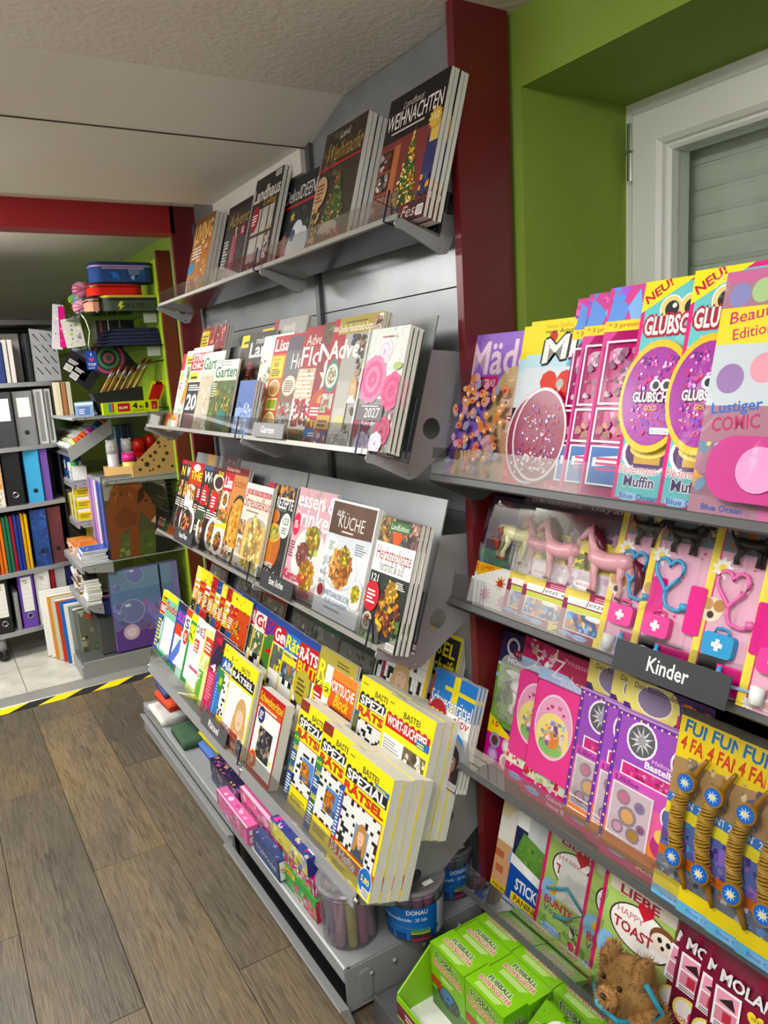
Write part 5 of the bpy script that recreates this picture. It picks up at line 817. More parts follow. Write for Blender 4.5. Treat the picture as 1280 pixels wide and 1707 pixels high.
def pouch(parent, x0, z0, x1, z1, art, bulge, name='pouch', mt='foil', seed=3):
    # a printed foil pouch: slightly inflated front, print laid flat on its middle
    w_, h_ = x1 - x0, z1 - z0; nx, nz = 8, 10; v_ = []; f_ = []; r = random.Random(seed)
    for j in range(nz + 1):
        for i in range(nx + 1):
            a_, b_ = i / nx, j / nz; e = min(1, 4 * a_ * (1 - a_) * 1.4) * min(1, 4 * b_ * (1 - b_) * 1.6); v_.append((x0 + w_ * a_, -bulge * e - (r.uniform(0, .1) * bulge if e else 0), z0 + h_ * b_))
    for j in range(nz):
        for i in range(nx): k = j * (nx + 1) + i; f_.append((k, k + 1, k + nx + 2, k + nx + 1))
    MB().add(v_, f_, art[0]).build(name, mt, parent, True)
    if art[1]: o = link('pouch_print', art[1].mesh('foil'), parent, (x0 + w_ * .5 - art[1].w / 2, -bulge * 1.12 - .0008, z0 + h_ * .5 - art[1].h / 2))
# ---- first toy shelf
a = Art(.205, .29, '9a72d4', 201).blobs(0, .5, 1, 1, ('a47edc', '8c64c8'), 6).text('Mädchen', .03, .72, 1.5, .95, 'f2d4ea', .02).rect(.0, .62, .48, .71, 'e0387c').text('DEINE-EXTRAS!', .03, .64, .45, .69, 'w', .01).face(.72, .52, .3, 'd8b888', 'ecc4a8', 'c89a70').rect(0, 0, 1, .2, 'c89a70')
def charms(o, i):
    if i: return
    b = Art(.165, .205, None, 5)
    for k in range(85):
        x, y = b.r.uniform(.06, .94), b.r.uniform(.05, .95); q = b.r.uniform(.045, .07); c = b.r.choice(('e89a5a', 'e8a468', 'd8844a', 'e08a5a', '9a9ab8', 'd8a0b0')); a0 = b.r.random() * 6
        b.poly([(x + q * math.cos(a0 + t) * (1 if t < 3.3 else .55), y + q * math.sin(a0 + t) * (1 if t < 3.3 else .55) * .8) for t in (0, .6, 1.2, 1.8, 2.4, 3, 3.7, 4.6, 5.5)], c)
        if c[0] == 'e': b.heart(x, y, q * .4, b.r.choice(('e03a6a', 'f4ece8', 'c83a3a'))) if k % 3 else b.ell(x, y, q * .3, 'f4efe8', None, 6)
    link('pouch_print', b.mesh('gloss'), o, (-.01, -.016, .006)); crumple(.185, .225, .014, 7).build('charm_pouch', 'bag', o, True, (-.02, -.012, .0))
mag('k1', .038, (795.6, 515), a, 'lilac girls magazine with a pouch of orange face charms', .006, 1, cover=charms)
mag('k1', .028, (778, 531), Art(.205, .29, '9068cc', 202).text('Mädchen', .03, .72, 1.5, .95, 'd8b0e4', .02).rect(0, 0, 1, .6, '8058b8'), 'second lilac girls magazine behind the charm pouch one', .006)
a = Art(.205, .30, 'bfe0ee', 203).rect(0, .8, 1, 1, 'f6e01c').poly([(.62, 1), (1, 1), (1, .7), (.5, .72)], '6ab8d8').ell(.3, .9, .05, 'c8281c').ell(.5, .87, .025, 'c83a1c').ell(.58, .87, .025, 'c83a1c').text('Neue Staffel,', .2, .945, .52, .975, 'e08a2c').text('neuer Anzug!', .2, .91, .54, .945, '2a2a2a', .01).text('Mi', .2, .74, .58, .88, 'w', .03, .2, 8, 'k', .02).rect(0, .48, 1, .72, 'd8e2ea').blobs(.5, .5, 1, .62, ('b8c4d0', 'c8d0da', '9aa8b8'), 12).heart(.42, .6, .2, 'd8402c').ell(.46, .62, .045, 'b8b8b4', None, 10).rect(.445, .53, .475, .61, 'd0d0cc').rect(0, .4, 1, .5, '1a1a1e').rect(.04, .42, .16, .485, 'e8e8e8').badge(.3, .45, .055, 'f0f0ee').ell(.46, .45, .055, 'e8e8e8').text('CE', .58, .43, .76, .475, 'f0f0f0', .01).rect(0, 0, 1, .4, 'd83a5a').blobs(0, 0, 1, .12, ('e86a8a', 'c82a4a', 'f0a0b0'), 10)
def oval(o, i):
    b = Art(.13, .165, None, 6).ell(.5, .5, .5, 'd8d0d8', .5, 28).ell(.5, .5, .47, '8a1040', .47, 28).blobs(.16, .2, .84, .84, ('c81c4a', '8a1c8a', 'd8a0d0', 'b8244a', '6a3ac0', 'e8d8f0'), 150, (.012, .03)).blobs(.2, .1, .8, .3, ('d8d8dc', 'b8b8c0', 'f0f0f4'), 50, (.012, .03))
    MB().prism([(.075 + p[0], .095 + p[1] * 1.27) for p in circ(0, 0, .066, 28)], -.012, -.0005, 1, 'c0244a').build('glitter_case', 'foil', o); link('case_print', b.mesh('foil'), o, (.01, -.0125, .0125))
mag('k1', .050, (894, 495), a, 'yellow and blue comic magazine with a red heart and glitter oval', .004, 2, step=(-.022, -.006), cover=oval)
for i, (u, v) in enumerate(((969, 470), (989, 459), (1024, 452))):
    a = Art(.2, .33, 'd84a9a', 205 + i).blobs(0, .84, 1, 1, ('e86ab0', 'c83a9a', '9a5ad0', '5a8ae0'), 16).poly([(.05, .98), (.22, .9), (.16, .8), (.02, .84)], '6a9ae8').poly([(.3, .98), (.2, .9), (.28, .8), (.36, .86)], '8ab8f0').star(.5, .92, .05, 'f6e0f0').text('Winx', .62, .9, .86, .96, 'f4c8f0', .01, .2).poly([(.8, .84), (1, .84), (1, 1), (.6, 1)], '5a8ae0').rect(0, .79, 1, .84, 'f4d83c').text('* 3 presents *', .04, .8, .46, .83, 'c84a1c', .01)
    def gifts(o, k):
        b = Art(.17, .235, None, 8).frame(.04, .55, .96, .97, .02, 'f0d8e8').blobs(.1, .6, .6, .92, ('8a3a6a', 'c86a9a', '5a1c4a', 'd8b0c8'), 24, (.05, .1)).heart(.74, .7, .2, 'b8244a').frame(.04, .3, .96, .53, .02, 'f4e4ee').blobs(.08, .33, .9, .5, ('d8409a', 'e88ac0', '8a2a6a', 'b86a4a'), 22, (.04, .09)).heart(.62, .45, .13, 'e8d048').rect(.05, .02, .95, .28, 'e8eef4').rect(.07, .03, .93, .27, '2f6ab0').poly([(.1, .2), (.9, .26), (.9, .2), (.1, .14)], 'd8e4f0').lines(.14, .12, .8, .22, 3, 'c83a6a').heart(.7, .09, .13, 'e8d860')
        pouch(o, .004, .004, .192, .262, ('b0206a', b), .009)
    mag('k1', .050 + .013 * i, (u, v), a, ('leftmost', 'middle', 'nearest')[i] + ' of three pink fairy magazines with magenta gift pouches', .003, 1, cover=gifts, group='pink gift pouch magazines')
for i, (u, v) in enumerate(((1079, 464), (1162, 441))):
    a = Art(.19, .325, '6ac4c8', 210 + i).frame(0, 0, 1, 1, .035, 'e0287c').poly([(.3, .9), (.9, .98), (.9, .6), (.4, .6)], '7ccfd2').poly([(0, 1), (.46, 1), (0, .86)], 'f6e21c').text('NEU!', .05, .895, .3, .94, 'c01c3c', .03, 0, 32).ell(.27, .87, .1, 'w').ell(.44, .87, .1, 'w').ell(.27, .87, .09, 'f0d080').ell(.44, .87, .09, 'f0d080').ell(.28, .866, .062, 'k').ell(.45, .866, .062, 'k').ell(.3, .88, .02, 'w').ell(.47, .88, .02, 'w').text('GLUBSCHIS', .055, .755, .6, .84, 'w', .03, 0, 0, 'a8243c', .02).star(.14, .66, .12, 'f4b0cc').star(.5, .66, .08, 'f4b0cc').ell(.28, .23, .24, 'e8e4e8', .1).ell(.28, .23, .21, '5a3a6a', .085).rect(.16, .18, .4, .235, 'c8a048').ell(.28, .245, .17, 'e8d070', .04).ell(.28, .27, .12, 'f0dc80', .03).ell(.28, .292, .06, 'f4e69a', .018).text('Fledermaus-', .04, .135, .4, .17, 'c8486a', .0, .1, out='w').text('Muffin', .1, .075, .38, .125, '4a2a6a', .02, out='w').ell(.16, .03, .1, 'a8d0f0', .02).text('Blue Ocean', .08, .02, .44, .045, '2a5ab0', .01).rect(.75, .12, .98, .26, 'a8e0e0')
    def glitter(o, k):
        b = Art(.112, .15, None, 9).ell(.5, .5, .48, 'a02a9a', .47, 30).blobs(.2, .12, .8, .88, ('c83a8a', '8a3ac8', 'e86ab8', '6a2a9a', 'f0c0e8', 'd82a6a'), 190, (.012, .035)).text('GLUBSCHIS', .2, .44, .82, .54, 'w', .03, 0, 0, '5a1c4a', .012).ell(.52, .6, .08, 'w').ell(.68, .6, .08, 'w').ell(.53, .6, .05, 'k').ell(.69, .6, .05, 'k').text('GOLD', .4, .36, .6, .41, 'e8c83c', .01).rect(.55, .14, .85, .2, 'f0eef0').text('Blue Ocean', .58, .15, .82, .185, '2a4a9a')
        MB().prism([(.054 + p[0], .155 + p[1] * 1.35) for p in circ(0, 0, .060, 30)], -.010, -.0005, 1, 'e0c020').build('glitter_pouch', 'foil', o); link('pouch_print', b.mesh('foil'), o, (-.002, -.0105, .08))
    mag('k1', .092 + .014 * i, (u, v), a, ('farther', 'nearer')[i] + ' teal toy magazine with a gold rimmed glitter pouch', .004, 1, cover=glitter, group='teal glitter pouch magazines')
a = Art(.19, .31, 'c86a9a', 214).rect(0, 0, .5, .95, 'a8788a').rect(0, .7, .5, .85, 'e8d83c').text('Beauty', .08, .765, .42, .83, 'c83a6a', .01, .1, 8).text('Edition', .12, .715, .4, .76, 'c83a6a', .01, 0, 8).ell(.12, .9, .08, '8a8ac0').ell(.28, .91, .08, 'a8c88a').ell(.43, .93, .08, '6a4aa0').rect(0, .45, .48, .7, 'c8d0d8').ell(.15, .56, .1, '9a7ab0').ell(.38, .6, .1, 'e8a0b0').text('Lustiger', .06, .4, .42, .46, '3a6ab8', .02, 0, 6).text('COMIC', .08, .34, .42, .4, 'b83a6a', .02, 0, 6).blobs(0, 0, 1, .3, ('d8a050', 'e8c878', 'c87aa0', 'a8789a', '8ab0d0'), 26).text('Blue Ocean', .1, .02, .4, .045, '2a5ab0', .01)
def hood(o, k):
    MB().rbox(.03, -.02, .02, .19, -.002, .1, .036, 'c84a90', 1, 5).build('toy_case', 'plastic', o); MB().prism([(.10 + p[0], .06 + p[1]) for p in circ(0, 0, .028, 20)], -.023, -.02, 1, 'e8a0cc').build('case_window', 'plastic', o); crumple(.21, .33, .03, 12).build('film_bag', 'film', o, True, (-.008, -.026, -.004))
mag('k1', .122, (1211, 472), a, 'pink comic magazine in a film bag at the right picture edge', .004, 1, cover=hood)
# ---- second toy shelf
for i, (u, v) in enumerate(((832, 795), (823, 800))):
    a = Art(.19, .225, '3a2450', 220 + i).blobs(0, .55, 1, 1, ('4a2c58', '2c1c44', '5a3468'), 20).ell(.5, .72, .4, '4a3a9a', .16).rect(.0, .28, 1, .5, '3a8a6a').blobs(0, .3, .5, .48, ('5a6aa0', '6a9a7a', '8a7ab0'), 24, (.02, .04)).ell(.2, .92, .16, '7a1c3c', .05).text('bayala', .1, .905, .32, .935, 'e8c0cc', .01).rect(.3, .24, 1, .36, '9a1c4a').lines(.36, .26, .95, .34, 4, 'e8a0b8')
    def tattoo(o, k):
        t = Art(.15, .095, 'f2f0ec', 9).poly([(0, 1), (.5, 1), (0, .7)], 'f0b82c').text('GLITZER', .04, .9, .26, .96, 'c0341c', .01, 0, 0).text('TATTOOS', .04, .8, .34, .88, 'c0341c', .02, 0, 12).star(.5, .66, .12, 'c89a5a', 9, .5).ell(.5, .66, .05, 'c83a3a').star(.85, .72, .1, 'b8b0b8', 7, .5).star(.25, .36, .13, 'c87a98', 10, .5).star(.62, .3, .13, 'd89ab0', 9, .5).lines(.1, .06, .9, .16, 1, '8a8a8a')
        link('tattoo_sheet', t.mesh('card'), o, (.005, -.004, -.012)); critter(o, 'horse_figure', .088, .115, .1, .012, 'e6e2b0', 'b0402c', flip=1); blister(o, .03, .085, .18, .215, .022, .02)
    mag('k2', .066 - .014 * i, (u, v), a, ('front', 'rear')[i] + ' toy pack with a cream horse figure and a white tattoo sheet', .004, 1, cover=tattoo, group='cream horse packs')
for i, (u, v) in enumerate(((887, 795), (913, 800), (985, 802))):
    a = Art(.2, .24, 'e8d060', 224 + i).rect(0, .72, 1, 1, '5a4458').blobs(0, .62, 1, .8, ('8a6a8a', 'c8a0a8', 'b088a0'), 16).blobs(0, .48, 1, .66, ('f0d85a', 'e8c84a', 'f4e48a'), 20).blobs(0, .5, .25, .62, ('7a9a3a', '5a7a2c'), 10, (.03, .06)).rect(0, .36, 1, .5, 'd8c8d8').blobs(0, .36, 1, .48, ('e8dce8', 'c0a8c8', 'f0e8f0'), 14).text('bayala', .08, .92, .5, .98, 'd8a8b8', .01, .2).ell(.18, .4, .12, 'f4eef0', .03).text('BAYALA', .1, .39, .27, .41, 'c83a4a', .01).rect(.28, .28, 1, .36, 'b01c5a').lines(.34, .295, .95, .345, 3, 'f0b0c8').rect(0, 0, 1, .28, '8a2450').rect(.05, .25, .95, .3, 'f4f0ea').text('Jetzt wird es', .25, .255, .8, .295, '2a2a2a', .0, .2).rect(.06, .19, .95, .24, 'c8d05a').rect(.06, .06, .66, .2, 'f4e8d0').photo(.075, .068, .64, .195, 'c87a9a', ('5a9ad8', '7ab8e8', '2a4a8a', 'e89a5a', 'f0c878', '3a6ab0'), 26, (.04, .08)).ell(.38, .185, .1, 'w', .018).rect(.68, .08, .95, .2, '7ab0d8').rect(.42, .0, .9, .07, 'f4e050').text('2', .46, .005, .58, .065, '4a2a6a', .0, .2).text('spannende', .62, .04, .98, .062, '8a3a3a', .0).text('COMICS', .62, .008, .98, .036, '8a2a3a', .02).ell(.1, .035, .08, '8ab0e8', .016).ell(.26, .03, .09, 'a8c8f4', .018).text('Blue Ocean', .04, .022, .34, .042, '2a4ab0')
    def pony(o, k): critter(o, 'horse_figure', .092, .09, .088, .011, 'd8a0a8', '5a1428', flip=-1); blister(o, .01, .085, .19, .235, .022, .025)
    mag('k2', .072 + .017 * i, (u, v), a, ('leftmost', 'middle', 'rightmost')[i] + ' pack with a pink horse figure on a yellow card', .003, 1, cover=pony, group='pink horse packs')
for i, (u, v) in enumerate(((1046, 835), (1106, 830), (1208, 836), (1300, 850))):
    a = Art(.175, .24, 'f0b8d0', 230 + i).rect(0, 0, .07, 1, 'f4dc50').rect(.07, 0, .085, 1, 'd8407a').rect(.085, .82, 1, 1, '7a8a9a').blobs(.1, .84, .9, 1, ('5a4a3a', '3a2c24', 'd8c8a8', 'c87a3a', 'e8b890'), 20).star(.12, .72, .1, 'f8f6ee', 9, .6).ell(.12, .72, .035, 'f0d050').ell(.1, .47, .1, 'e8d8c0').ell(.06, .5, .05, 'c89a5a').ell(.16, .5, .05, 'b8864a').ell(.1, .44, .03, '2a2220').star(.1, .03, .06, 'f6f4ec', 8, .6).badge(.24, .05, .05, 'f4eef0', None, 'c83a4a').blobs(.3, .3, .95, .8, ('d83a7a',), 8, (.01, .02))
    cs, ca = (('4aa0d0', 'e84a9a'), ('4aa0d0', 'e84a9a'), ('e870b0', '3a9ad0'), ('4aa0d0', 'e84a9a'))[i]
    def vet(o, k, cs=cs, ca=ca):
        hp = [(.045 + .024 * math.sin(t) ** 3, -.007, .15 + .028 * (.81 * math.cos(t) - .31 * math.cos(2 * t) - .12 * math.cos(3 * t) - .06 * math.cos(4 * t))) for t in [2 * math.pi * (q + .5) / 24 for q in range(24)]]
        MB().tube(hp + [hp[0]], .003, 7, cs).tube([(.045, -.007, .124), (.046, -.007, .11), (.052, -.007, .1), (.068, -.007, .097), (.082, -.007, .102)], .003, 7, cs).lathe([(0, 0), (.006, 0), (.007, .01), (0, .011)], 10, cs, (.082, -.007, .1)).build('toy_stethoscope', 'plastic', o, True)
        c_ = MB().rbox(.022, -.0125, .052, .068, -.001, .084, .007, ca, 1, 4).build('toy_case', 'plastic', o)
        MB().tube([(.034, -.006, .083), (.036, -.006, .09), (.045, -.006, .092), (.054, -.006, .09), (.056, -.006, .083)], .0022, 6, ca).build('handle', 'plastic', c_, True)
        MB().box(.042, -.0132, .06, .048, -.0126, .076, 'w').box(.037, -.0132, .065, .053, -.0126, .071, 'w').build('cross_emblem', 'plastic', c_)
        MB().box(.048, -.007, .008, .115, -.001, .044, 'e0288a').box(.05, -.0078, .01, .113, -.007, .042, 'b81c6a').build('toy_tray', 'plastic', o)
        MB().lathe([(0, .01), (.006, .01), (.006, .03), (.003, .034), (.003, .04), (0, .041)], 9, '3aa0d8', (.056, -.012, .002)).build('toy_bottle', 'plastic', o, True)
        MB().lathe([(0, .01), (.009, .012), (.01, .034), (0, .036)], 9, 'f0eeea', (.03, -.008, -.002)).build('toy_jar', 'plastic', o, True)
        MB().tube([(.07, -.01, .02), (.105, -.01, .022)], .0025, 6, 'a8c8e0').build('toy_syringe', 'plastic', o)
        critter(o, 'dog_figure', .052, .06, .18, .007, '2a2220', '1c1614', kind='dog'); blister(o, .014, .006, .165, .225, .0165, .012)
        MB().rbox(.088, -.010, .07, .115, -.002, .14, .004, 'e0288a', 1).build('toy_frame', 'plastic', o)
    mag('k2', .112 + .008 * i, (u, v), a, ('leftmost', 'second', 'third', 'cut off rightmost')[i] + ' pink toy vet pack with stethoscope and first aid case', .003, 1, cover=vet, group='toy vet packs')
o = strip('k2', .146, 1030, 1062, 1218, 'Kinder', .046, '37383c', -.006, tw=.19, ins=.32); tag(o, 'dark grey shelf sign reading Kinder in bold white letters', 'sign')
# ---- third toy shelf
a = Art(.2, .29, '2c2050', 240).rect(0, .3, 1, .76, '6a9a3c').blobs(0, .55, 1, .76, ('5a8a3a', '3a6a2c', '8ab05a', 'a8c8e8'), 30).blobs(0, .3, 1, .5, ('7aa83a', '9ac04a', '5a8a2c'), 20).poly([(.6, .5), (1, .9), (1, .6)], '8ab0e0').ell(.2, .9, .1, 'd8d0d8').ell(.2, .9, .07, '2c2050').rect(.22, .84, .62, .89, '8a1c3c').text('schleich', .25, .85, .58, .88, 'e8a8b0', .01).text('HORSE CLUB', .15, .78, .75, .82, 'e8e0f0', .02).ell(.3, .71, .16, 'd8d4dc', .025).rect(0, 0, 1, .28, 'c8288a').poly([(0, .36), (.42, .24), (0, .22)], 'f0d82c').text('15', .06, .28, .16, .32, 'c83a2c', .02).poly([(.3, .36), (1, .2), (1, .34)], '3a2470')
for q in range(8): a.ell(.14 + .2 * (q % 4), .18 - .11 * (q // 4), .085, ('8a9ab0', 'd8a8b8', '6a5a7a', 'c8c0b0', 'b07ab8', 'e8d8c0', 'a8b890', '7a6a8a')[q], None, 10).ell(.14 + .2 * (q % 4), .18 - .11 * (q // 4), .055, ('5a3a34', 'e8e0e0', '3a3a44', '8a6a4a', 'd8b0d8', 'c8a0a0', 'd8d0a0', '4a3a3a')[q], None, 8)
def foal(o, i): critter(o, 'horse_figure', .095, .115, .125, .012, 'ece8e4', '3a3434', flip=1); blister(o, .03, .11, .19, .25, .022, .03)
mag('k3', .046, (841, 1041), a, 'horse club magazine with a white foal figure beside the red board', .004, 1, cover=foal)
for i, (u, v) in enumerate(((877, 1058), (908, 1065))):
    a = Art(.205, .30, 'c81c64', 242 + i).blobs(0, .86, .5, 1, ('e8b8c8', 'f0d0a0', 'b01c5a', 'e8e4e8'), 10, (.03, .07)).rect(0, .78, 1, .86, 'a8c8e8').poly([(.2, .9), (1, .7), (1, 1), (.2, 1)], 'b01850').text('Z', .16, .82, .3, .94, 'f0e0ea', -.01, .1).text('auber', .29, .79, .56, .87, 'f0e0ea', -.01, .1).text('Prinzessin', .3, .93, .62, .965, 'e8a0c0', .0).rect(0, 0, 1, .14, 'd8307c').rect(0, .12, 1, .2, 'e8e8c8').blobs(0, .1, 1, .2, ('8ac04a', 'e83a5a', 'f4e4ec', 'c8e0a0'), 22, (.03, .06)).text('Gewinne das', .34, .055, .8, .085, 'f4d0e0', .02).text('neue Buch', .36, .015, .7, .045, 'f4d0e0', .02).ell(.16, .05, .1, 'a8c8f0', .02).text('Blue Ocean', .08, .04, .36, .062, '3a5ac0')
    def diary(o, k):
        bk = MB().rbox(.014, -.013, .06, .165, -.001, .235, .008, 'ec4a94', 1, 4).build('plush_book', 'cloth', o)
        b = Art(.098, .125, None, 5).ell(.5, .5, .5, 'f8d8e8', .5, 30).ell(.5, .5, .47, 'f0a8cc', .47, 30).ell(.5, .38, .43, 'f6e28a', .33, 24).ell(.5, .2, .32, '8ac06a', .14).ell(.5, .34, .2, 'e88a4a', .17).blobs(.2, .2, .8, .6, ('b8a0e0', '8ab0e0', 'f0c060', 'f4d0e4', '8a6ac8'), 18, (.06, .11)).heart(.4, .8, .05, 'c83a7a').heart(.6, .82, .06, 'd86aa0').heart(.72, .74, .04, 'c83a7a').heart(.3, .74, .04, 'c83a7a')
        link('oval_print', b.mesh('gloss'), bk, (.022, -.0135, .095)); MB().prism([(.135 + p[0], .068 + p[1]) for p in circ(0, 0, .006, 10)], -.0138, -.013, 1, 'f2a0c4').build('heart_print', 'gloss', bk)
        crumple(.185, .24, .012, 15 + i).build('film_bag', 'film', o, True, (.006, -.016, .035))
    mag('k3', .064 + .014 * i, (u, v), a, ('left', 'right')[i] + ' pink princess magazine carrying a pink plush diary', .004, 1, cover=diary, group='pink plush diary magazines')
for i, (u, v) in enumerate(((986, 1086), (1028, 1095), (1051, 1104))):
    a = Art(.165, .31, '4a2470', 246 + i).rect(0, .86, .55, 1, 'e8dc7a').ell(.36, .9, .3, 'e8dc7a', .13).ell(.36, .915, .22, 'f4ecc0', .085).ell(.36, .915, .2, '8a7a9a', .075).text('Dein Bastelzauber', .1, .955, .64, .985, '4a2a4a', .01).blobs(.62, .92, .98, .97, ('e8902c', 'd8701c', '8a3a6a'), 8, (.04, .06)).text('H', .64, .82, .78, .9, 'd82a6a', .02).rect(0, 0, 1, .1, 'd8287c').ell(.22, .06, .14, 'a8c8f0', .022).text('Blue Ocean', .1, .05, .4, .07, '3a5ac0').text('Schneiden', .46, .035, .96, .075, 'f0d8a0', .02)
    def bastel(o, k):
        b = Art(.16, .232, '9a50b8', 5).rect(0, .0, 1, .22, 'ee8a50').rect(0, .2, 1, .44, 'e868a0').rect(0, .42, 1, .56, 'cf58b4').rect(0, 0, .05, 1, '6a34a0').rect(.95, 0, 1, 1, '6a34a0').rect(0, .97, 1, 1, '6a34a0').rect(0, 0, 1, .03, 'b06a30')
        for q in range(12): b.ell(.025, .04 + q * .08, .014, 'f0d880', None, 6).ell(.04 + q * .085, .975, .014, 'f0d880', None, 6)
        b.ell(.34, .84, .19, 'f2e8f2').ell(.34, .84, .165, '5a5a60').star(.34, .84, .15, 'd8d8dc', 11, .35).star(.34, .84, .1, '9a9aa0', 9, .4).ell(.85, .8, .15, 'f2e8f2').ell(.85, .8, .125, '6a1c24').text('Halloween', .5, .725, .86, .755, 'e8c0e8', .01).text('Bastelbox', .42, .67, .9, .72, 'f8ecf8', .03).rect(.14, .555, .96, .655, 'f4e8f0').rect(.16, .565, .96, .645, 'd03a84').blobs(.17, .57, .95, .64, ('e05a9a', 'b82a70', 'e880b0'), 30, (.02, .04)).text('Lillifee', .1, .5, .4, .54, '8a2a8a', .01).rect(.08, .1, .6, .49, 'f6eef4').rect(.1, .112, .58, .478, 'c9b4c0')
        for q, (x, y, s_) in enumerate(((.24, .4, .09), (.45, .38, .07), (.32, .28, .12), (.5, .24, .06), (.22, .18, .08), (.42, .17, .09))): b.ell(x, y, s_, '8a7a86', s_ * .6, 10).ell(x, y, s_ * .7, ('c86a8a', '7a6a9a', 'd8a060', '8a4a7a', 'c89ab0', 'a8803c')[q], s_ * .42, 8)
        b.ell(.82, .42, .13, 'f2e8f2').ell(.82, .42, .11, '6a5a64').star(.82, .42, .09, 'a8a0a8', 9, .4).ell(.75, .2, .12, 'b83a7a', .08).ell(.75, .27, .09, 'f0c060', .05).star(.72, .06, .06, 'd8501c')
        bx = MB().rbox(.002, -.011, .022, .163, -.001, .256, .003, '6a34a0', 1, 2).build('craft_box', 'card', o); link('box_print', b.mesh('gloss'), bx, (.0025, -.0115, .023)); blister(bx, .018, .05, .1, .138, .0175, .006, 'window_film'); MB().box(.0, -.0125, .254, .165, -.010, .258, 'b88ac8').build('box_lid', 'card', bx)
    mag('k3', .084 + .0105 * i, (u, v), a, ('left', 'middle', 'right')[i] + ' of three purple craft box magazines', .003, 1, cover=bastel, group='purple craft box magazines')
for i, (u, v) in enumerate(((1149, 1124), (1194, 1138), (1246, 1160), (1300, 1175))):
    a = Art(.175, .30, 'a8875a', 250 + i).rect(0, .86, 1, 1, '3a362c').poly([(0, .96), (.8, .96), (.7, .78), (0, .74)], 'e8cc2c').text('FUN', .05, .88, .34, .95, '2a6aa8', .03, 0, -4).text('4 FANS', .03, .79, .4, .865, 'c8401c', .03, 0, -4).blobs(.1, .56, .95, .76, ('b0a090', '7a6a54', 'd0b890', '6a5a8a', 'a8782c'), 30).rect(.0, .5, .5, .55, '3a7ac8').text('2 ABENTEUER', .04, .508, .46, .545, 'f0f0ea', .01).rect(0, .44, 1, .5, 'e8d83c').photo(0, .26, 1, .44, '5a6ab0', ('7a5ab0', '8a6ac8', '4aa0c8', '3a3a8a', 'a87ac8'), 26).rect(0, .2, 1, .27, 'd8702c').text('COOLE', .2, .235, .6, .265, 'f4f0ea', .02).text('ABENTEUER', .25, .203, .9, .232, 'f4f0ea', .02).photo(0, .12, 1, .22, '6a7080', ('8a8a90', 'c8c8c8', '3a3a40', 'd86a3a', '5a8ac0'), 24, (.03, .06)).rect(0, .05, 1, .13, 'f0d82c').text('TOLLES', .3, .095, .7, .128, 'k', .02).text('SPIEL', .36, .055, .66, .09, 'k', .02).rect(0, 0, 1, .055, '6ab8e0').ell(.22, .026, .12, '8ac0f0', .02).text('Blue Ocean', .1, .018, .42, .036, '2a5ac0')
    def bow(o, k):
        P = [(.062 - .034 * math.sin(math.pi * q / 20), -.012, .04 + .2 * q / 20) for q in range(21)]
        bw = MB().tube(P, [.003 + .006 * math.sin(math.pi * q / 20) for q in range(21)], 8, '946818').build('toy_bow', 'plastic', o, True); cb = MB()
        for q in range(26):
            z = .095 + .09 * q / 25; x = .062 - .034 * math.sin(math.pi * (z - .04) / .2); cb.tube([(x + .0105 * math.cos(t), -.012 + .0105 * math.sin(t), z + .002 * math.sin(t * 1 + q)) for t in [2 * math.pi * s_ / 9 for s_ in range(9)]], .0017, 4, 'b08a3a', True)
        cb.build('cord_winding', 'plastic', bw, True)
        for z in (.082, .198):
            x = .062 - .034 * math.sin(math.pi * (z - .04) / .2); d_ = MB().prism([(x + p[0], z + p[1]) for p in circ(0, 0, .0155, 18)], -.025, -.018, 1, 'a8761c').prism([(x + p[0], z + p[1]) for p in circ(0, 0, .013, 18)], -.026, -.0245, 1, '2a6ac8').build('emblem_disc', 'plastic', bw)
            b = Art(.022, .022, None, 3).star(.5, .5, .45, 'b8d8f4', 9, .4).rect(.25, .4, .75, .6, 'e8dc9a'); link('emblem_print', b.mesh('gloss'), d_, (x - .011, -.0265, z - .011))
        crumple(.185, .31, .01, 20 + i).build('film_bag', 'film', o, True, (-.004, -.027, -.004))
    mag('k3', .119 + .003 * i, (u, v), a, ('leftmost', 'second', 'third', 'cut off rightmost')[i] + ' adventure magazine with a cord wound golden toy bow', .003, 1, cover=bow, group='toy bow magazines')
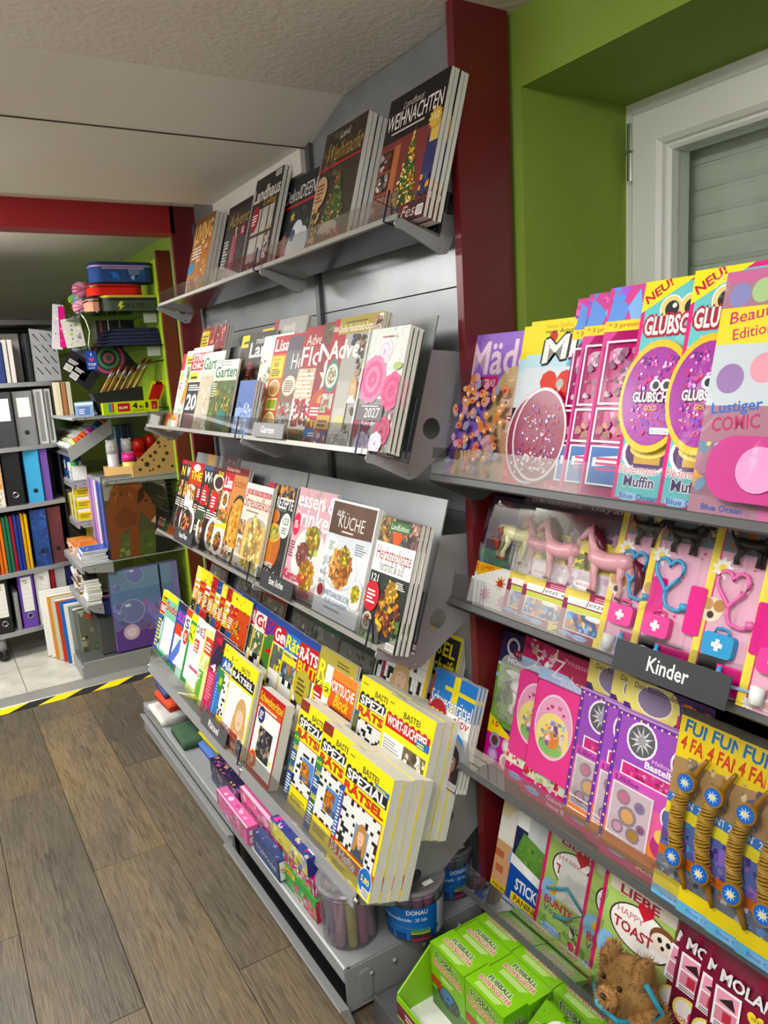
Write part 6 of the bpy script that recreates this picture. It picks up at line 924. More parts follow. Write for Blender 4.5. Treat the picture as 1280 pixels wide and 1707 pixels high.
# ---- fourth toy shelf
a = Art(.2, .265, 'e8dcb0', 260).rect(0, .75, 1, 1, 'd8c478').ell(.16, .88, .06, 'c8842c', .04).ell(.45, .9, .05, 'b86a2c').rect(0, 0, .3, .4, 'd8a47a').rect(.0, .26, .14, .32, 'c06a4a').rect(.04, .14, .16, .2, 'c06a4a').rect(0, .4, .25, .6, 'f0ece2').ell(.3, .62, .16, 'f4f0ea', .1).poly([(.2, .3), (.3, .2), (.36, .3), (.26, .42)], '8ab0d8').rect(0, 0, .3, .05, 'f0d020').text('PANINI', .04, .01, .26, .04, '5a2a1c', .02)
mag('k4', .045, (843, 1322), a, 'cream album with brick pattern standing behind the blue sticker album', .005)
a = Art(.2, .275, '3a5aa0', 261).rect(0, .78, 1, 1, '34405c').text('SEARCH + RESCUE', .06, .78, .96, .84, 'e8e8f0', .02, 0, 0, '2a3050', .008).poly([(.3, 1), (.7, 1), (.5, .88)], '4a6ac0').rect(0, .3, 1, .76, 'c4c8cc').rect(0, .3, .18, .6, '1c2450').rect(0, .6, .18, .76, 'f0f0f0').poly([(0, .3), (.12, .58), (1, .44), (1, .3)], '5a8a34').blobs(.1, .3, 1, .5, ('6a9a3c', '4a7a2c', '7aaa4a'), 30, (.03, .06)).rect(0, 0, 1, .3, '1f4fa8').poly([(0, .3), (1, .2), (1, .26), (0, .38)], 'f0f2f4').text('STICKERALBUM', .12, .13, .95, .22, 'f4f6f8', .025).rect(.08, .03, .5, .1, 'f0d020').text('PANINI', .13, .042, .45, .088, '3a2a1c', .02)
mag('k4', .055, (869, 1336), a, 'blue sticker album with a green meadow picture', .005)
for i, (u, v) in enumerate(((918, 1369), (988, 1424), (1013, 1437))):
    a = Art(.19, .27, 'a8c86a', 263 + i).frame(0, 0, 1, 1, .045, 'd82a6a').rect(.05, .8, .95, 1, 'a89a6a').blobs(.1, .84, .7, 1, ('c8a878', 'd8c090', '8a9a5a'), 14).rect(.08, .72, .82, .84, 'd8d0c4').lines(.12, .8, .75, .825, 1, '7a6a64').text('LIEBE', .2, .725, .64, .785, 'a82a3c', .03).ell(.48, .56, .36, '3a2a2c', .15, 26).ell(.48, .56, .34, 'f6f2ee', .14, 26).ell(.72, .6, .15, '7a4a2c', .08).ell(.72, .58, .13, 'f0e4d4', .065).ell(.68, .6, .025, 'k').ell(.77, .6, .025, 'k').ell(.72, .56, .02, 'k').text('HAPPY', .2, .6, .5, .645, 'c87a8a', .01).text('TOAST', .18, .5, .62, .57, 'b02a3c', .03).heart(.5, .7, .09, 'c82a3a').ell(.14, .34, .11, '8ac0e8', .09).ell(.2, .36, .06, 'e8b84a', .04).text('BUNTE', .1, .24, .5, .3, 'c83a4a', .03).text('Vogelwelt', .1, .17, .6, .23, '4a6a8a', .01).blobs(.05, .03, .95, .15, ('7ab84a', 'a8d86a', '5a9a3a'), 20).ell(.25, .08, .14, 'a8c8f0', .03).text('Blue Ocean', .14, .07, .4, .1, '3a5ac0').blobs(.5, .04, .98, .2, ('d83a6a', 'e8e0e0', '5a3a34'), 12)
    def plush(o, k, i=i):
        if i == 0:
            MB().box(.05, -.006, .09, .13, -.004, .17, 'd8d8d4').build('care_card', 'card', o); MB().tube([(.03, -.012, .1), (.08, -.012, .125), (.13, -.012, .1), (.09, -.012, .07), (.06, -.012, .06)], .003, 6, '4aa8c0').build('ribbon_leash', 'cloth', o, True)
            crumple(.2, .25, .02, 31).build('film_bag', 'bag', o, True, (-.004, -.02, -.01)); return
        if i == 1: return
        r = random.Random(5); mb = MB(); st = MB()
        parts = ((.12, -.05, .085, .052, .042, .05), (.165, -.045, .045, .045, .04, .038), (.085, -.06, .115, .016, .02, .03), (.15, -.06, .125, .016, .02, .03), (.2, -.04, .03, .03, .03, .022), (.13, -.05, .02, .03, .026, .02), (.115, -.088, .075, .022, .016, .018))
        for (x, y, z, rx, ry, rz) in parts:
            mb.ball(x, y, z, rx, ry, rz, 'b08550', 16)
            for q in range(int(200000 * rx * rz) + 350):
                t = r.random() * 6.283; ph = math.acos(2 * r.random() - 1); n_ = Vector((math.sin(ph) * math.cos(t), math.sin(ph) * math.sin(t), math.cos(ph))); b0 = Vector((x + rx * n_.x, y + ry * n_.y, z + rz * n_.z)); s_ = Vector((r.uniform(-1, 1), r.uniform(-1, 1), r.uniform(-1, 1))) * .6; e = b0 + (n_ + s_).normalized() * r.uniform(.008, .015); w_ = n_.cross(Vector((.3, .5, .8))).normalized() * .0009
                st.add([b0 - w_, b0 + w_, e], [(0, 1, 2)], r.choice(('c89a5e', 'b08048', 'd4aa70', '9a6c3a', 'c0925a')))
        d_ = mb.build('plush_dog', 'cloth', o, True); f_ = st.build('plush_fur', 'cloth', d_); f_['kind'] = 'stuff'
        for x in (.098, .132): MB().ball(x, -.089, .098, .005, .004, .005, '1c1614', 8).build('eye', 'plastic', d_, True)
        MB().ball(.115, -.104, .078, .007, .005, .005, '2a1c18', 8).build('nose', 'plastic', d_, True)
        MB().tube([(.07, -.07, .062), (.1, -.094, .052), (.14, -.092, .05), (.175, -.06, .06), (.2, -.07, .1), (.17, -.08, .13)], .0045, 6, '3aa8c4').build('collar_ribbon', 'cloth', d_, True)
        crumple(.25, .24, .05, 33, 12, 12).build('film_bag', 'bag', o, True, (-.01, -.085, -.02))
    mag('k4', .064 + .012 * i, (u, v), a, ('pet magazine with a blue leash and a grey card in its film bag', 'narrow strip of a pet magazine behind the plush dog', 'pet magazine carrying a brown plush dog in film')[i], .004, 1, cover=plush, group='pet magazines with gifts')
for i, (u, v) in enumerate(((1100, 1500), (1131, 1526), (1160, 1548), (1193, 1571), (1275, 1595))):
    a = Art(.16, .26, '9a1c40', 270 + i).blobs(0, .85, 1, 1, ('a82a4a', '8a1838'), 8).ell(.7, .93, .12, 'd8c8cc', .06).ell(.3, .96, .06, 'c8b8bc', .03)
    def mol(o, k):
        b = Art(.12, .2, None, 5).text('MOLANG', .1, .84, 1.0, .94, 'e8e0e4', .03, 0, -4, '2a0c18', .01).rect(.06, .5, .42, .8, 'f2eef0').rect(.09, .67, .39, .78, 'e8a0b8').rect(.09, .55, .39, .655, 'd88aa0').poly([(.12, .7), (.36, .68), (.3, .76)], '2a1c20').rect(.2, .56, .32, .64, 'b83a4a').lines(.1, .51, .38, .545, 2, '5a3a44').heart(.62, .72, .12, 'e8d048').text('NEW', .56, .715, .68, .745, '6a4a1c', .01).ell(.28, .36, .22, 'f0e27a', .11).ell(.24, .36, .14, 'f4f0ec', .08).ell(.4, .34, .1, 'd84a6a', .06).text('BONUS', .12, .27, .44, .31, 'c83a4a', .01).ell(.75, .3, .24, 'f4f2ee', .2).ell(.75, .24, .1, 'e8c040', .06)
        pouch(o, .004, .004, .156, .235, ('7a1836', b), .013, seed=5)
    mag('k4', .078 + .010 * i, (u, v), a, ('leftmost', 'second', 'third', 'fourth', 'cut off rightmost')[i] + ' maroon foil pouch magazine on the lowest toy shelf', .003, 1, cover=mol, group='maroon foil pouch magazines', roll=(6, 0, 2, -2, 0)[i])
# ================================================================== green game boxes in their display carton
tr = thing('display_carton', 'open lime green display carton with a white floor, holding game boxes', 'carton', (.655, .56, .071), (0, 0, 0))
MB().box(0, 0, 0, .31, .585, .006, 'eeeee8').build('floor_sheet', 'card', tr)
MB().prism([(0, .0), (.31, .0), (.31, .13), (.09, .13), (0, .055)], .582, .586, 1, '8ac42c').build('end_wall', 'card', tr)
MB().box(-.002, 0, 0, .001, .585, .05, '8ac42c').build('side_wall', 'card', tr); b = Art(.585, .046, '9ad030', 5).rect(.0, .1, 1, .8, '6a1c24').lines(.05, .3, .9, .7, 2, 'f0d8c0'); o = link('side_print', b.mesh('gloss'), tr); o.matrix_local = Matrix(((0, 1, 0, -.0028), (-1, 0, 0, .585), (0, 0, 1, .002), (0, 0, 0, 1)))
MB().box(.308, 0, 0, .311, .585, .14, '8ac42c').build('side_wall', 'card', tr)
def gtop(a): return a.rect(0, 0, 1, 1, '86c62e').text('FUßBALL', .22, .62, .8, .82, '2a4a1c', .03, 0, 0, 'e8f4d0', .012).text('BODENGLEITER', .12, .4, .88, .58, 'c02a2c', .02, 0, 0, 'f4f0d8', .01).lines(.18, .12, .82, .34, 4, 'dcecb4')
def gfront(a): return a.rect(0, 0, 1, 1, '7ab82a').rect(0, 0, 1, .3, '4a7a24').text('FUßBALL', .16, .82, .84, .94, '2a4a1c', .03, 0, 0, 'd8ecb0', .01).text('BODENGLEITER', .08, .68, .92, .79, 'c02a2c', .02, 0, 0, 'f0e8c8', .008).ell(.5, .32, .34, '2a2e2a', .16).ell(.48, .36, .22, '3a78b0', .1).blobs(.3, .2, .8, .42, ('4a5a4a', '2a3a2c', '1c201c'), 14).lines(.3, .55, .8, .64, 2, 'd8e8b0').rect(.0, .36, .3, .5, 'a83a2c')
def gend(a): return a.rect(0, 0, 1, 1, '6aa82a').blobs(0, 0, 1, .5, ('4a7a24', '7ab83a', '5a8a2c'), 12).text('FUßBALL', .1, .75, .9, .88, '2a4a1c', .03, 0, 0, 'd8ecb0', .01)
n = 0
for iy in range(3):
    for ixx in range(4):
        if iy == 2 and ixx in (0, 1): continue
        x0 = .730 + ixx * .0578; y1 = 1.128 - iy * .1142 - (.003 if ixx else 0)
        carton('game_box', 'lime green football game box, row %s from the red board, %s from the aisle' % (('one', 'two', 'three')[iy], ('first', 'second', 'third', 'last')[ixx]), 'game box', x0, y1 - .112, .0775, x0 + .0565, y1, .22 - .004 * (n % 2), '86c62e', gfront, gtop, gend, 'lime green football game boxes'); n += 1
for i, (x, y, z, rx, rz, lb) in enumerate(((.735, .80, .135, 28, 12, 'lime green football game box lying tilted with a ball picture on top'), (.70, .66, .125, 20, -20, 'lime green football game box lying tilted at the picture bottom'))):
    o = thing('game_box', lb, 'game box', (x, y, z), (R(rx), R(-12), R(rz)), 'lime green football game boxes')
    MB().box(0, 0, 0, .11, .09, .05, '86c62e').build('carton', 'card', o)
    b = Art(.11, .09, '7ab82a', 5).blobs(0, 0, 1, 1, ('5a9a24', '8ac83a', '4a7a1c'), 16).text('FUßBALL', .05, .7, .6, .9, '2a4a1c', .03, 0, 0, 'e8f4d0', .012).ell(.62, .42, .26, 'f2f4f0').ell(.62, .42, .1, '24262a', None, 5).poly([(.4, .5), (.5, .55), (.46, .64)], '24262a').poly([(.78, .5), (.86, .42), (.84, .56)], '24262a').poly([(.56, .14), (.7, .14), (.64, .24)], '24262a')
    t = link('top_print', b.mesh('gloss'), o); t.matrix_local = Matrix(((1, 0, 0, 0), (0, 0, 1, 0), (0, -1, 0, .0506), (0, 0, 0, 1)))
# ================================================================== stationery rack beyond the red board
sr = thing('stationery_rack', 'tall stationery rack with lime slat wall and many shelves behind the red board', 'shelf rack')
for k in range(8): MB().box(1.045, 3.66, .12 + .226 * k, 1.075, 4.9, .12 + .226 * (k + 1) - .008, 'a9cc3e').build('slat_board', 'plastic', sr)
MB().box(1.075, 3.66, .1, 1.097, 4.9, 1.95, 'b2d447').build('back_board', 'plastic', sr)
MB().box(1.04, 3.63, .1, 1.095, 3.66, 1.93, 'a9cc3e').build('end_strip', 'plastic', sr)
for z, x0 in ((1.70, .70), (1.545, .70)):
    s_ = MB().prism([(x0, 3.66), (x0 + .06, 3.64), (1.04, 3.64), (1.04, 4.7), (x0 + .02, 4.7), (x0, 4.5)], z - .006, z, 2).build('glass_shelf', 'shelfglass', sr)
    for yy in (3.70, 4.5): MB().box(.98, yy, z - .05, 1.04, yy + .012, z - .007, 'd8dcd8').build('shelf_clip', 'plastic', s_)
def mshelf(z, x0, y0, y1, x1=1.045, h_=.035):
    s_ = MB().box(x0, y0, z - .004, x1, y1, z).build('metal_shelf', 'metal', sr)
    MB().prism([(x0, z), (x0 - .008, z - .008), (x0 - .008, z - h_), (x0 + .004, z - h_ - .004), (x0 + .004, z - .004)], y0, y1, 1).build('front_edge', 'metal', s_)
    e = MB().prism([(x0 - .008, z - .006), (x1, z - .006), (x1, z - h_ * 1.5), (x0 + .02, z - h_)], y0 - .003, y0, 1).build('side_bracket', 'metal', s_)
    MB().lathe([(0, 0), (.003, 0), (.003, .001), (0, .001)], 8).build('screw_hole', 'black', s_, loc=(x0 + .05, y0 - .003, z - h_ * .6)).rotation_euler = (R(90), 0, 0)
    return s_
mshelf(1.235, .60, 3.655, 4.7, h_=.012); mshelf(.935, .70, 3.655, 4.03, h_=.02); mshelf(.905, .625, 4.05, 5.1); mshelf(.695, .625, 4.05, 5.1); mshelf(.548, .555, 3.655, 4.14, .69); mshelf(.355, .555, 3.655, 4.14, .622); MB().box(.69, 3.668, .543, 1.045, 4.8, .548).build('shelf_board', 'metal', sr)
tr = MB().prism([(.60, 1.045), (.605, 1.035), (.80, 1.16), (.795, 1.168)], 3.84, 4.9, 1).build('slanted_tray', 'metal', sr)
MB().prism([(.60, 1.045), (.585, 1.085), (.588, 1.087), (.605, 1.046)], 3.84, 4.9, 1).build('front_lip', 'acryl', tr)
MB().prism([(.592, 1.02), (.585, 1.085), (.80, 1.21), (.80, 1.14)], 3.836, 3.84, 1).build('side_bracket', 'metal', tr)
bs = MB().box(.50, 3.66, .03, 1.05, 4.14, .085).build('base_deck', 'darkmetal', sr); MB().prism([(.49, 0), (.50, .085), (1.045, .085), (1.045, 0)], 3.65, 3.66, 1).build('end_plate', 'metal', bs); MB().box(.49, 3.66, 0, .50, 4.14, .06).build('front_rail', 'metal', bs)
MB().box(.60, 3.70, .09, .75, 4.1, .27).build('divider', 'darkmetal', bs)
G = 'goods on the stationery rack'
# pencil cases on the upper glass
def oval_case(label, x0, x1, y0, y1, z, h_, col, trim, fn=None, zz='k'):
    o = thing('pencil_case', label, 'pencil case', (x0, y0, z), group='rounded pencil cases'); w_, d_ = x1 - x0, y1 - y0; r = .045
    MB().rbox(0, 0, 0, w_, d_, h_, r, col, 2, 6).build('case_body', 'cloth', o)
    MB().rbox(-.002, -.002, h_ - .018, w_ + .002, d_ + .002, h_ - .012, r, zz, 2, 6).build('zip', 'plastic', o); MB().rbox(-.001, -.001, h_ - .006, w_ + .001, d_ + .001, h_ + .003, r, trim, 2, 6).build('lid_rim', 'cloth', o)
    if fn: link('side_print', fn(Art(w_ - 2 * r, h_ - .02, col, 4)).mesh('card'), o, (r, -.0015, .0))
oval_case('olive green oval pencil case lowest in the stack, reading SKATER', .79, 1.07, 3.68, 3.8, 1.7005, .07, '4a5446', 'd8c84a', lambda a: a.text('SKATER', .3, .3, .8, .75, '22281e', .02).poly([(.2, .9), (.28, .9), (.22, .55), (.3, .55), (.16, .1), (.2, .45), (.14, .45)], 'd8dc50').lines(.82, .3, .98, .7, 2, '343c30'))
oval_case('salmon pink pencil case beside the olive one', .735, .80, 3.69, 3.84, 1.7005, .065, 'd89a80', '24242a')
oval_case('bright red pencil case in the middle of the stack', .75, .99, 3.69, 3.82, 1.774, .055, 'd8342c', '2a2428', None, '8a1c1c')
oval_case('blue patterned pencil case on top of the stack', .765, 1.045, 3.68, 3.8, 1.833, .085, '2f4f8c', '1c2c50', lambda a: a.ell(.28, .45, .1, '3a78d8', .22).ell(.72, .3, .06, '8ac0e8', .16).blobs(0, 0, 1, 1, ('3a6ab0', '24407a'), 14).lines(.62, .5, 1, .95, 6, '9ab0d8').rect(0, .88, 1, .97, 'c89ad0'), 'c89ad0')
def plushball(label, u, v, y, r, c1, c2):
    p = at(u, v, 1, y); o = thing('plush_pouch', label, 'pouch', p, group='pink plush pouches')
    mb = MB().ball(0, 0, 0, r, r * .9, r * .85, c1, 14).build('body', 'cloth', o, True); 
    for k in (-.5, 0, .5): MB().tube([(r * 1.01 * math.cos(t) * math.cos(k), -r * .93 * math.sin(t), r * .86 * math.cos(t) * math.sin(k)) for t in [math.pi * q / 10 for q in range(11)]], .004, 5, c2).build('seam', 'cloth', o, True)
plushball('upper pink striped plush pouch left of the pencil cases', 136, 483, 4.0, .045, 'd88aa0', 'a85a74'); plushball('lower pale pink plush pouch left of the pencil cases', 137, 513, 3.95, .045, 'e0a0b4', 'c07890')
plushball('small lime plush pouch behind the pencil cases', 124, 500, 4.1, .03, 'a8c84a', '7a9a2c')
# folded pouches on the second glass
for k in range(5):
    c = ('1c2240', '24284a', '181c34', '20264a', '141830')[k]; o = thing('folded_pouch', 'navy folded pouch, layer %s from the bottom of the glass shelf pile' % ('one', 'two', 'three', 'four', 'five')[k], 'pouch', (.76 + .012 * k, 3.68 + .004 * k, 1.5455 + .0165 * k), group='navy folded pouches')
    MB().prism([(0, 0), (.30 - .02 * k, 0), (.31 - .02 * k, .007), (.30 - .02 * k, .0155), (.05, .0155), (-.01, .006)], 0, .16, 1, c).build('fabric', 'cloth', o); MB().box(.02, -.002, .006, .27 - .02 * k, 0, .0085, '4a5078').build('seam', 'cloth', o)
carton('black_box', 'black striped cardboard sleeve standing behind the folded pouches', 'box', .80, 3.9, 1.5455, .98, 4.0, 1.68, '1c1c20', None, None, lambda a: a.rect(.1, 0, .14, 1, '8a4a3a').rect(.3, 0, .33, 1, 'c8c0b8').rect(.6, 0, .63, 1, '8a8a8a'))
# hanging goods at the far left of the glass shelves
for k, (u, v, w_, h_, c, lb) in enumerate(((96, 545, .05, .22, 'd8d8dc', 'white hanging pen pack'), (104, 545, .03, .2, 'e0288a', 'magenta hanging pen pack'), (122, 555, .09, .14, 'e4e2d4', 'cream hanging card pack'), (140, 600, .12, .1, '8a98a8', 'grey blue hanging strap bundle'), (132, 492, .06, .1, '6aa8d8', 'light blue hanging pack above the pouch'))):
    p = at(u, v, 1, 4.15 - .03 * k); o = thing('hanging_pack', lb + ' on a wall hook at the far end', 'pack', p, (0, R((8, 4, -6, 12, 5)[k]), 0), 'hanging packs on hooks'); a = Art(w_, h_, c, 300 + k).blobs(.1, .1, .9, .8, (c, 'f0f0ee', '8a8a90', 'a8c84a'), 8, (.1, .2))
    MB().rbox(-w_ / 2, 0, -h_ / 2, w_ / 2, .006, h_ / 2, .006, c).build('card', 'card', o); link('card_print', a.mesh('gloss'), o, (-w_ / 2, -.0005, -h_ / 2)); MB().tube([(0, 0, h_ / 2), (0, .0, h_ / 2 + .02), (.0, .1, h_ / 2 + .03)], .002, 5).build('hook', 'chrome', o)
# brush display, tags, pencil box
o = thing('brush_display', 'black cardboard display full of slanting paint brushes', 'display', (.735, 3.70, 1.236)); MB().prism([(0, 0), (.2, 0), (.2, .12), (-.03, .10)], .0, .1, 1, '18181c').build('display_box', 'card', o); 
for k in range(24):
    r = rnd; x = .0 + .0072 * k; L = .11 + .025 * (k % 5) / 4 + (.05 if k > 15 else 0); br = MB().tube([(x + .01, .02 + .014 * (k % 4), .1), (x + .01 + L * .42, .03 + .014 * (k % 4), .1 + L * .62)], .0032, 6, ('c89a5a', 'b8804a', 'd8b070')[k % 3]).build('paint_brush', 'plastic', o, True)
    q = Vector((x + .01 + L * .42, .03 + .014 * (k % 4), .1 + L * .62)); d_ = Vector((.42, 0, .62)).normalized(); MB().tube([q, q + d_ * .025], .0036, 6, 'c8c8c6').tube([q + d_ * .025, q + d_ * .038, q + d_ * .05], [.0038, .0045, .001], 6, '8a3c18').build('bristles', 'plastic', br, True)
o = thing('hang_tag', 'blue hanging tag reading I heart TOP', 'tag', at(146, 617, 1, 3.64) + Vector((0, 0, 0))); a = Art(.045, .083, '2f55c0', 5).rect(.44, .74, .56, .9, 'f0f0f4').heart(.5, .55, .26, 'e0507a').text('TOP', .1, .2, .9, .36, 'w', .03).lines(.15, .08, .85, .16, 1, 'f0f0f4')
MB().box(0, 0, 0, .045, .003, .083, '2446a8').build('tag_card', 'card', o); link('tag_print', a.mesh('gloss'), o, (0, -.0004, 0)); MB().tube([(.022, .0, .083), (.018, .0, .11), (.03, .0, .17), (.02, .0, .22), (.0, .02, .26)], .004, 6).build('cord', 'chrome', o, True)
o = thing('round_pouch', 'round pouch with concentric pink and green stripes hanging above the brushes', 'pouch', at(180, 597, 1, 3.78)); 
for k, c in enumerate(('2a2c30', 'b84a6a', '3a3c40', '4a8a5a', '2a2c30', 'a85a6a', '3a5a44')): MB().prism([(p[0], p[1]) for p in circ(0, 0, .085 - .012 * k, 24)], -.004 - .0012 * k, .006, 1, c).build('stripe_ring', 'cloth', o)
for k, (u, v, rz, lb) in enumerate(((130, 610, 35, 'left'), (140, 625, 40, 'middle'), (205, 612, -35, 'right'))):
    o = thing('black_tag_card', lb + ' black price card hanging behind the brushes', 'card', at(u, v, 1, 3.83), (0, R(rz), 0), 'black price cards'); a = Art(.12, .1, '17171a', 310 + k).bar(.08, .05, .3, .3).lines(.1, .45, .5, .65, 3, 'e8e8e6')
    MB().box(-.06, 0, -.05, .06, .004, .05, '17171a').build('card', 'card', o); link('card_print', a.mesh('card'), o, (-.06, -.0005, -.05))
o = carton('sharpener_box', 'yellow green box reading 4 IN 1 on the metal shelf', 'box', .735, 3.66, 1.2355, .99, 3.73, 1.29, 'c4d41c', None, None, lambda a: a.rect(0, 0, 1, 1, 'cddb1e').rect(.28, .18, .48, .85, 'c02434').text('KUM', .3, .38, .46, .62, 'f2f0ea', .03).text('4', .54, .36, .62, .86, '2a2a2a', .03).text('IN', .66, .38, .72, .6, '2a2a2a', .02).text('1', .76, .36, .8, .86, '2a2a2a', .03).lines(.52, .14, .84, .28, 2, '6a6a14').rect(0, 0, .2, 1, 'a8c81c').rect(.1, .2, .15, .95, '3a8ac8').rect(.16, .2, .19, .95, 'c83a2c').rect(.26, .2, .46, .88, 'c02434').text('KUM', .285, .4, .435, .62, 'f2f0ea', .03).text('4', .52, .38, .61, .86, '2a2a2a', .03).text('IN', .65, .4, .72, .62, '2a2a2a', .02).text('1', .77, .38, .81, .86, '2a2a2a', .03).lines(.52, .14, .84, .28, 2, '6a6a14').rect(.87, .2, .98, .92, 'b8242c').lines(.9, .35, .95, .6, 2, 'e8a0a0'))
for k in range(3):
    o = thing('sharpener', ('left', 'middle', 'right')[k] + ' red sharpener card leaning in the yellow green box', 'sharpener', (.945 + .018 * k, 3.70, 1.285), (0, R(24), 0), 'red sharpener cards'); MB().rbox(0, 0, 0, .03, .008, .105, .006, ('c4d41c', 'a8242c', 'e0d020')[k]).build('card', 'card', o); MB().rbox(.006, -.004, .01, .022, .0, .09, .006, 'b02028').build('sharpener_body', 'plastic', o)
o = carton('pencil_box', 'pale blue leaflet box tilted on the shelf left of the yellow green box', 'box', .62, 3.70, 1.2355, .70, 3.86, 1.30, '8aa8d0', lambda a: a.rect(.1, .2, .9, .8, '5a7ab8'), lambda a: a.blobs(0, 0, 1, 1, ('d8e4f0', '5a80c0', '8aa0d0'), 20), lambda a: a.rect(0, .8, 1, 1, 'd8e8f0').rect(.15, .1, .8, .7, '5a7ab8').lines(.2, .2, .6, .6, 3, 'e0e8f4')); o.rotation_euler = (0, 0, R(-10))
for k in range(3): carton('pen_box', ('left', 'middle', 'right')[k] + ' cream book sleeve hanging behind the leaflet box', 'box', .61 + .025 * k, 4.1, 1.2355, .63 + .025 * k, 4.2, 1.40, ('d8ccb0', 'a8744a', 'c8c0a8')[k], group='book sleeves')
# spotted carton with silicone bottles
o = thing('spotted_carton', 'brown wedge shaped display carton with dark round spots', 'carton', (.735, 3.665, .9355))
MB().prism([(.1, 0), (.315, 0), (.315, .215), (.30, .22), (.1, .05)], 0, .004, 1, 'c09a62').build('side_wall', 'card', o); MB().prism([(.1, 0), (.315, 0), (.315, .215), (.30, .22), (.1, .05)], .16, .164, 1, 'c09a62').build('side_wall', 'card', o)
MB().add([(.1, 0, 0), (.1, 0, .05), (.0, .10, .05), (.0, .10, 0), (.0, .16, 0), (.0, .16, .05), (.1, .164, .05), (.1, .164, 0), (.103, .004, 0), (.103, .004, .05), (.003, .104, .05), (.003, .104, 0)], [(0, 3, 2, 1), (8, 9, 10, 11), (1, 2, 10, 9), (3, 4, 5, 2), (4, 7, 6, 5)], 'c6a068').build('front_wall', 'card', o); MB().box(.02, .05, 0, .315, .16, .004, 'a88454').build('floor', 'card', o); MB().box(.312, 0, 0, .316, .164, .2, 'b8925a').build('back_wall', 'card', o)
for k, (x, z, r) in enumerate(((.135, .03, .008), (.17, .052, .012), (.15, .075, .006), (.19, .09, .008), (.215, .105, .009), (.205, .07, .005), (.235, .15, .009), (.24, .13, .005), (.265, .13, .005), (.27, .095, .009), (.25, .065, .009), (.225, .035, .008), (.29, .03, .007), (.26, .185, .009), (.195, .025, .005), (.18, .02, .005), (.285, .16, .005))): MB().add([(x + r * math.cos(t), -.0008, z + r * math.sin(t)) for t in [2 * math.pi * q / 14 for q in range(14)]], [tuple(range(14))], '3a2c20').build('spot', 'card', o)

def bottle(label, x, y, r, h_, c1, c2=None, ears=True, face=True):
    o = thing('silicone_bottle', label, 'bottle', (x, y, .942), group='silicone bottles in the spotted carton')
    MB().lathe([(0, 0), (r * .9, 0), (r, .006), (r, h_ * .62)], 18, c2 or c1).build('bottle_body', 'plastic', o, True); cp = MB().lathe([(r * 1.04, h_ * .62), (r * 1.04, h_ * .8), (r * .98, h_ * .9), (r * .7, h_ * .98), (0, h_)], 18, c1).build('cap', 'plastic', o, True)
    if ears:
        for e in (-1, 1): MB().ball(e * r * .72, 0, h_ * .97, r * .3, r * .2, r * .3, c1, 8).build('ear', 'plastic', cp, True)
    if face:
        for e in (-1, 1): MB().ball(e * r * .4, -r * .98, h_ * .8, r * .09, r * .06, r * .09, '2a2a2c', 6).build('eye', 'plastic', cp, True)
        MB().ball(0, -r * 1.03, h_ * .74, r * .2, r * .06, r * .12, 'f0f0ee', 8).build('snout', 'plastic', cp, True)
bottle('tall white bear bottle at the front of the spotted carton', .775, 3.775, .027, .17, 'c8c8ca'); bottle('white bear bottle farther back in the spotted carton', .85, 3.80, .025, .17, 'd8d8da'); bottle('tall red ladybird bottle in the spotted carton', .905, 3.79, .03, .165, 'c8281c', 'b8201c', False, False); bottle('second red bottle at the back of the spotted carton', .965, 3.80, .027, .18, 'b8241c', None, False, False); bottle('short pink capped bottle in the spotted carton', .835, 3.72, .031, .105, 'e03a8a', 'd8d060', True, False)
for k in range(7): carton('blue_book', 'thin blue booklet number %s standing behind the spotted carton' % ('one', 'two', 'three', 'four', 'five', 'six', 'seven')[k], 'booklet', .80 + .016 * k, 3.9, .9355, .813 + .016 * k, 4.0, 1.17, ('8ab8d8', 'a8c8e0', '2a4a6a', '3a5a7a', '1c2c3c', '2a3a4a', '24343c')[k], group='blue booklets behind the carton')
# slanted tray: washi tape rolls and packs
def tray_pt(y, s_): return Vector((.607 + .185 * s_, y, 1.05 + .118 * s_))
for k, c in enumerate(('c8d86a', 'd8562c', 'c04a24', 'd8602c', 'e06ac0', 'd050b0', '2a70a8', '24608c', 'c8502c')):
    p = tray_pt(3.87 + .018 * (k % 2), .08 + .10 * k); o = thing('tape_roll', 'washi tape roll number %s up the slanted tray' % ('one', 'two', 'three', 'four', 'five', 'six', 'seven', 'eight', 'nine')[k], 'tape', p, (R(90), 0, 0), 'washi tape rolls')
    o.rotation_euler = (0, R(57), 0); o.location = p + Vector((0, .03, .03)); MB().lathe([(.018, 0), (.028, 0), (.028, .018), (.018, .018), (.018, 0)], 18, c).build('tape', 'plastic', o, True); MB().lathe([(.0165, .0), (.018, 0), (.018, .018), (.0165, .018), (.0165, 0)], 14, 'd8c8a0').build('core', 'card', o, True)
for k in range(8):
    p = tray_pt(4.03 + .085 * k, .5); c = ('d8d8d8', 'c8d0c8', 'b8d88a', '8a6a3a', '6ab85a', '5aa84a', '8ac86a', '4a9a5a')[k]; o = thing('craft_pack', 'clear craft pack number %s along the slanted tray' % ('one', 'two', 'three', 'four', 'five', 'six', 'seven', 'eight')[k], 'pack', p, (0, R(-32), 0), 'craft packs in the slanted tray')
    MB().box(-.1, 0, .002, .1, .07, .02, c).build('pack_body', 'plastic', o)
    for j in range(6): MB().box(-.095 + .032 * j, .004, .02, -.072 + .032 * j, .066, .034, ('f0f0ee', c, '6a4a24' if k > 2 else 'e0e0e0')[j % 3]).build('pack_piece', 'plastic', o)
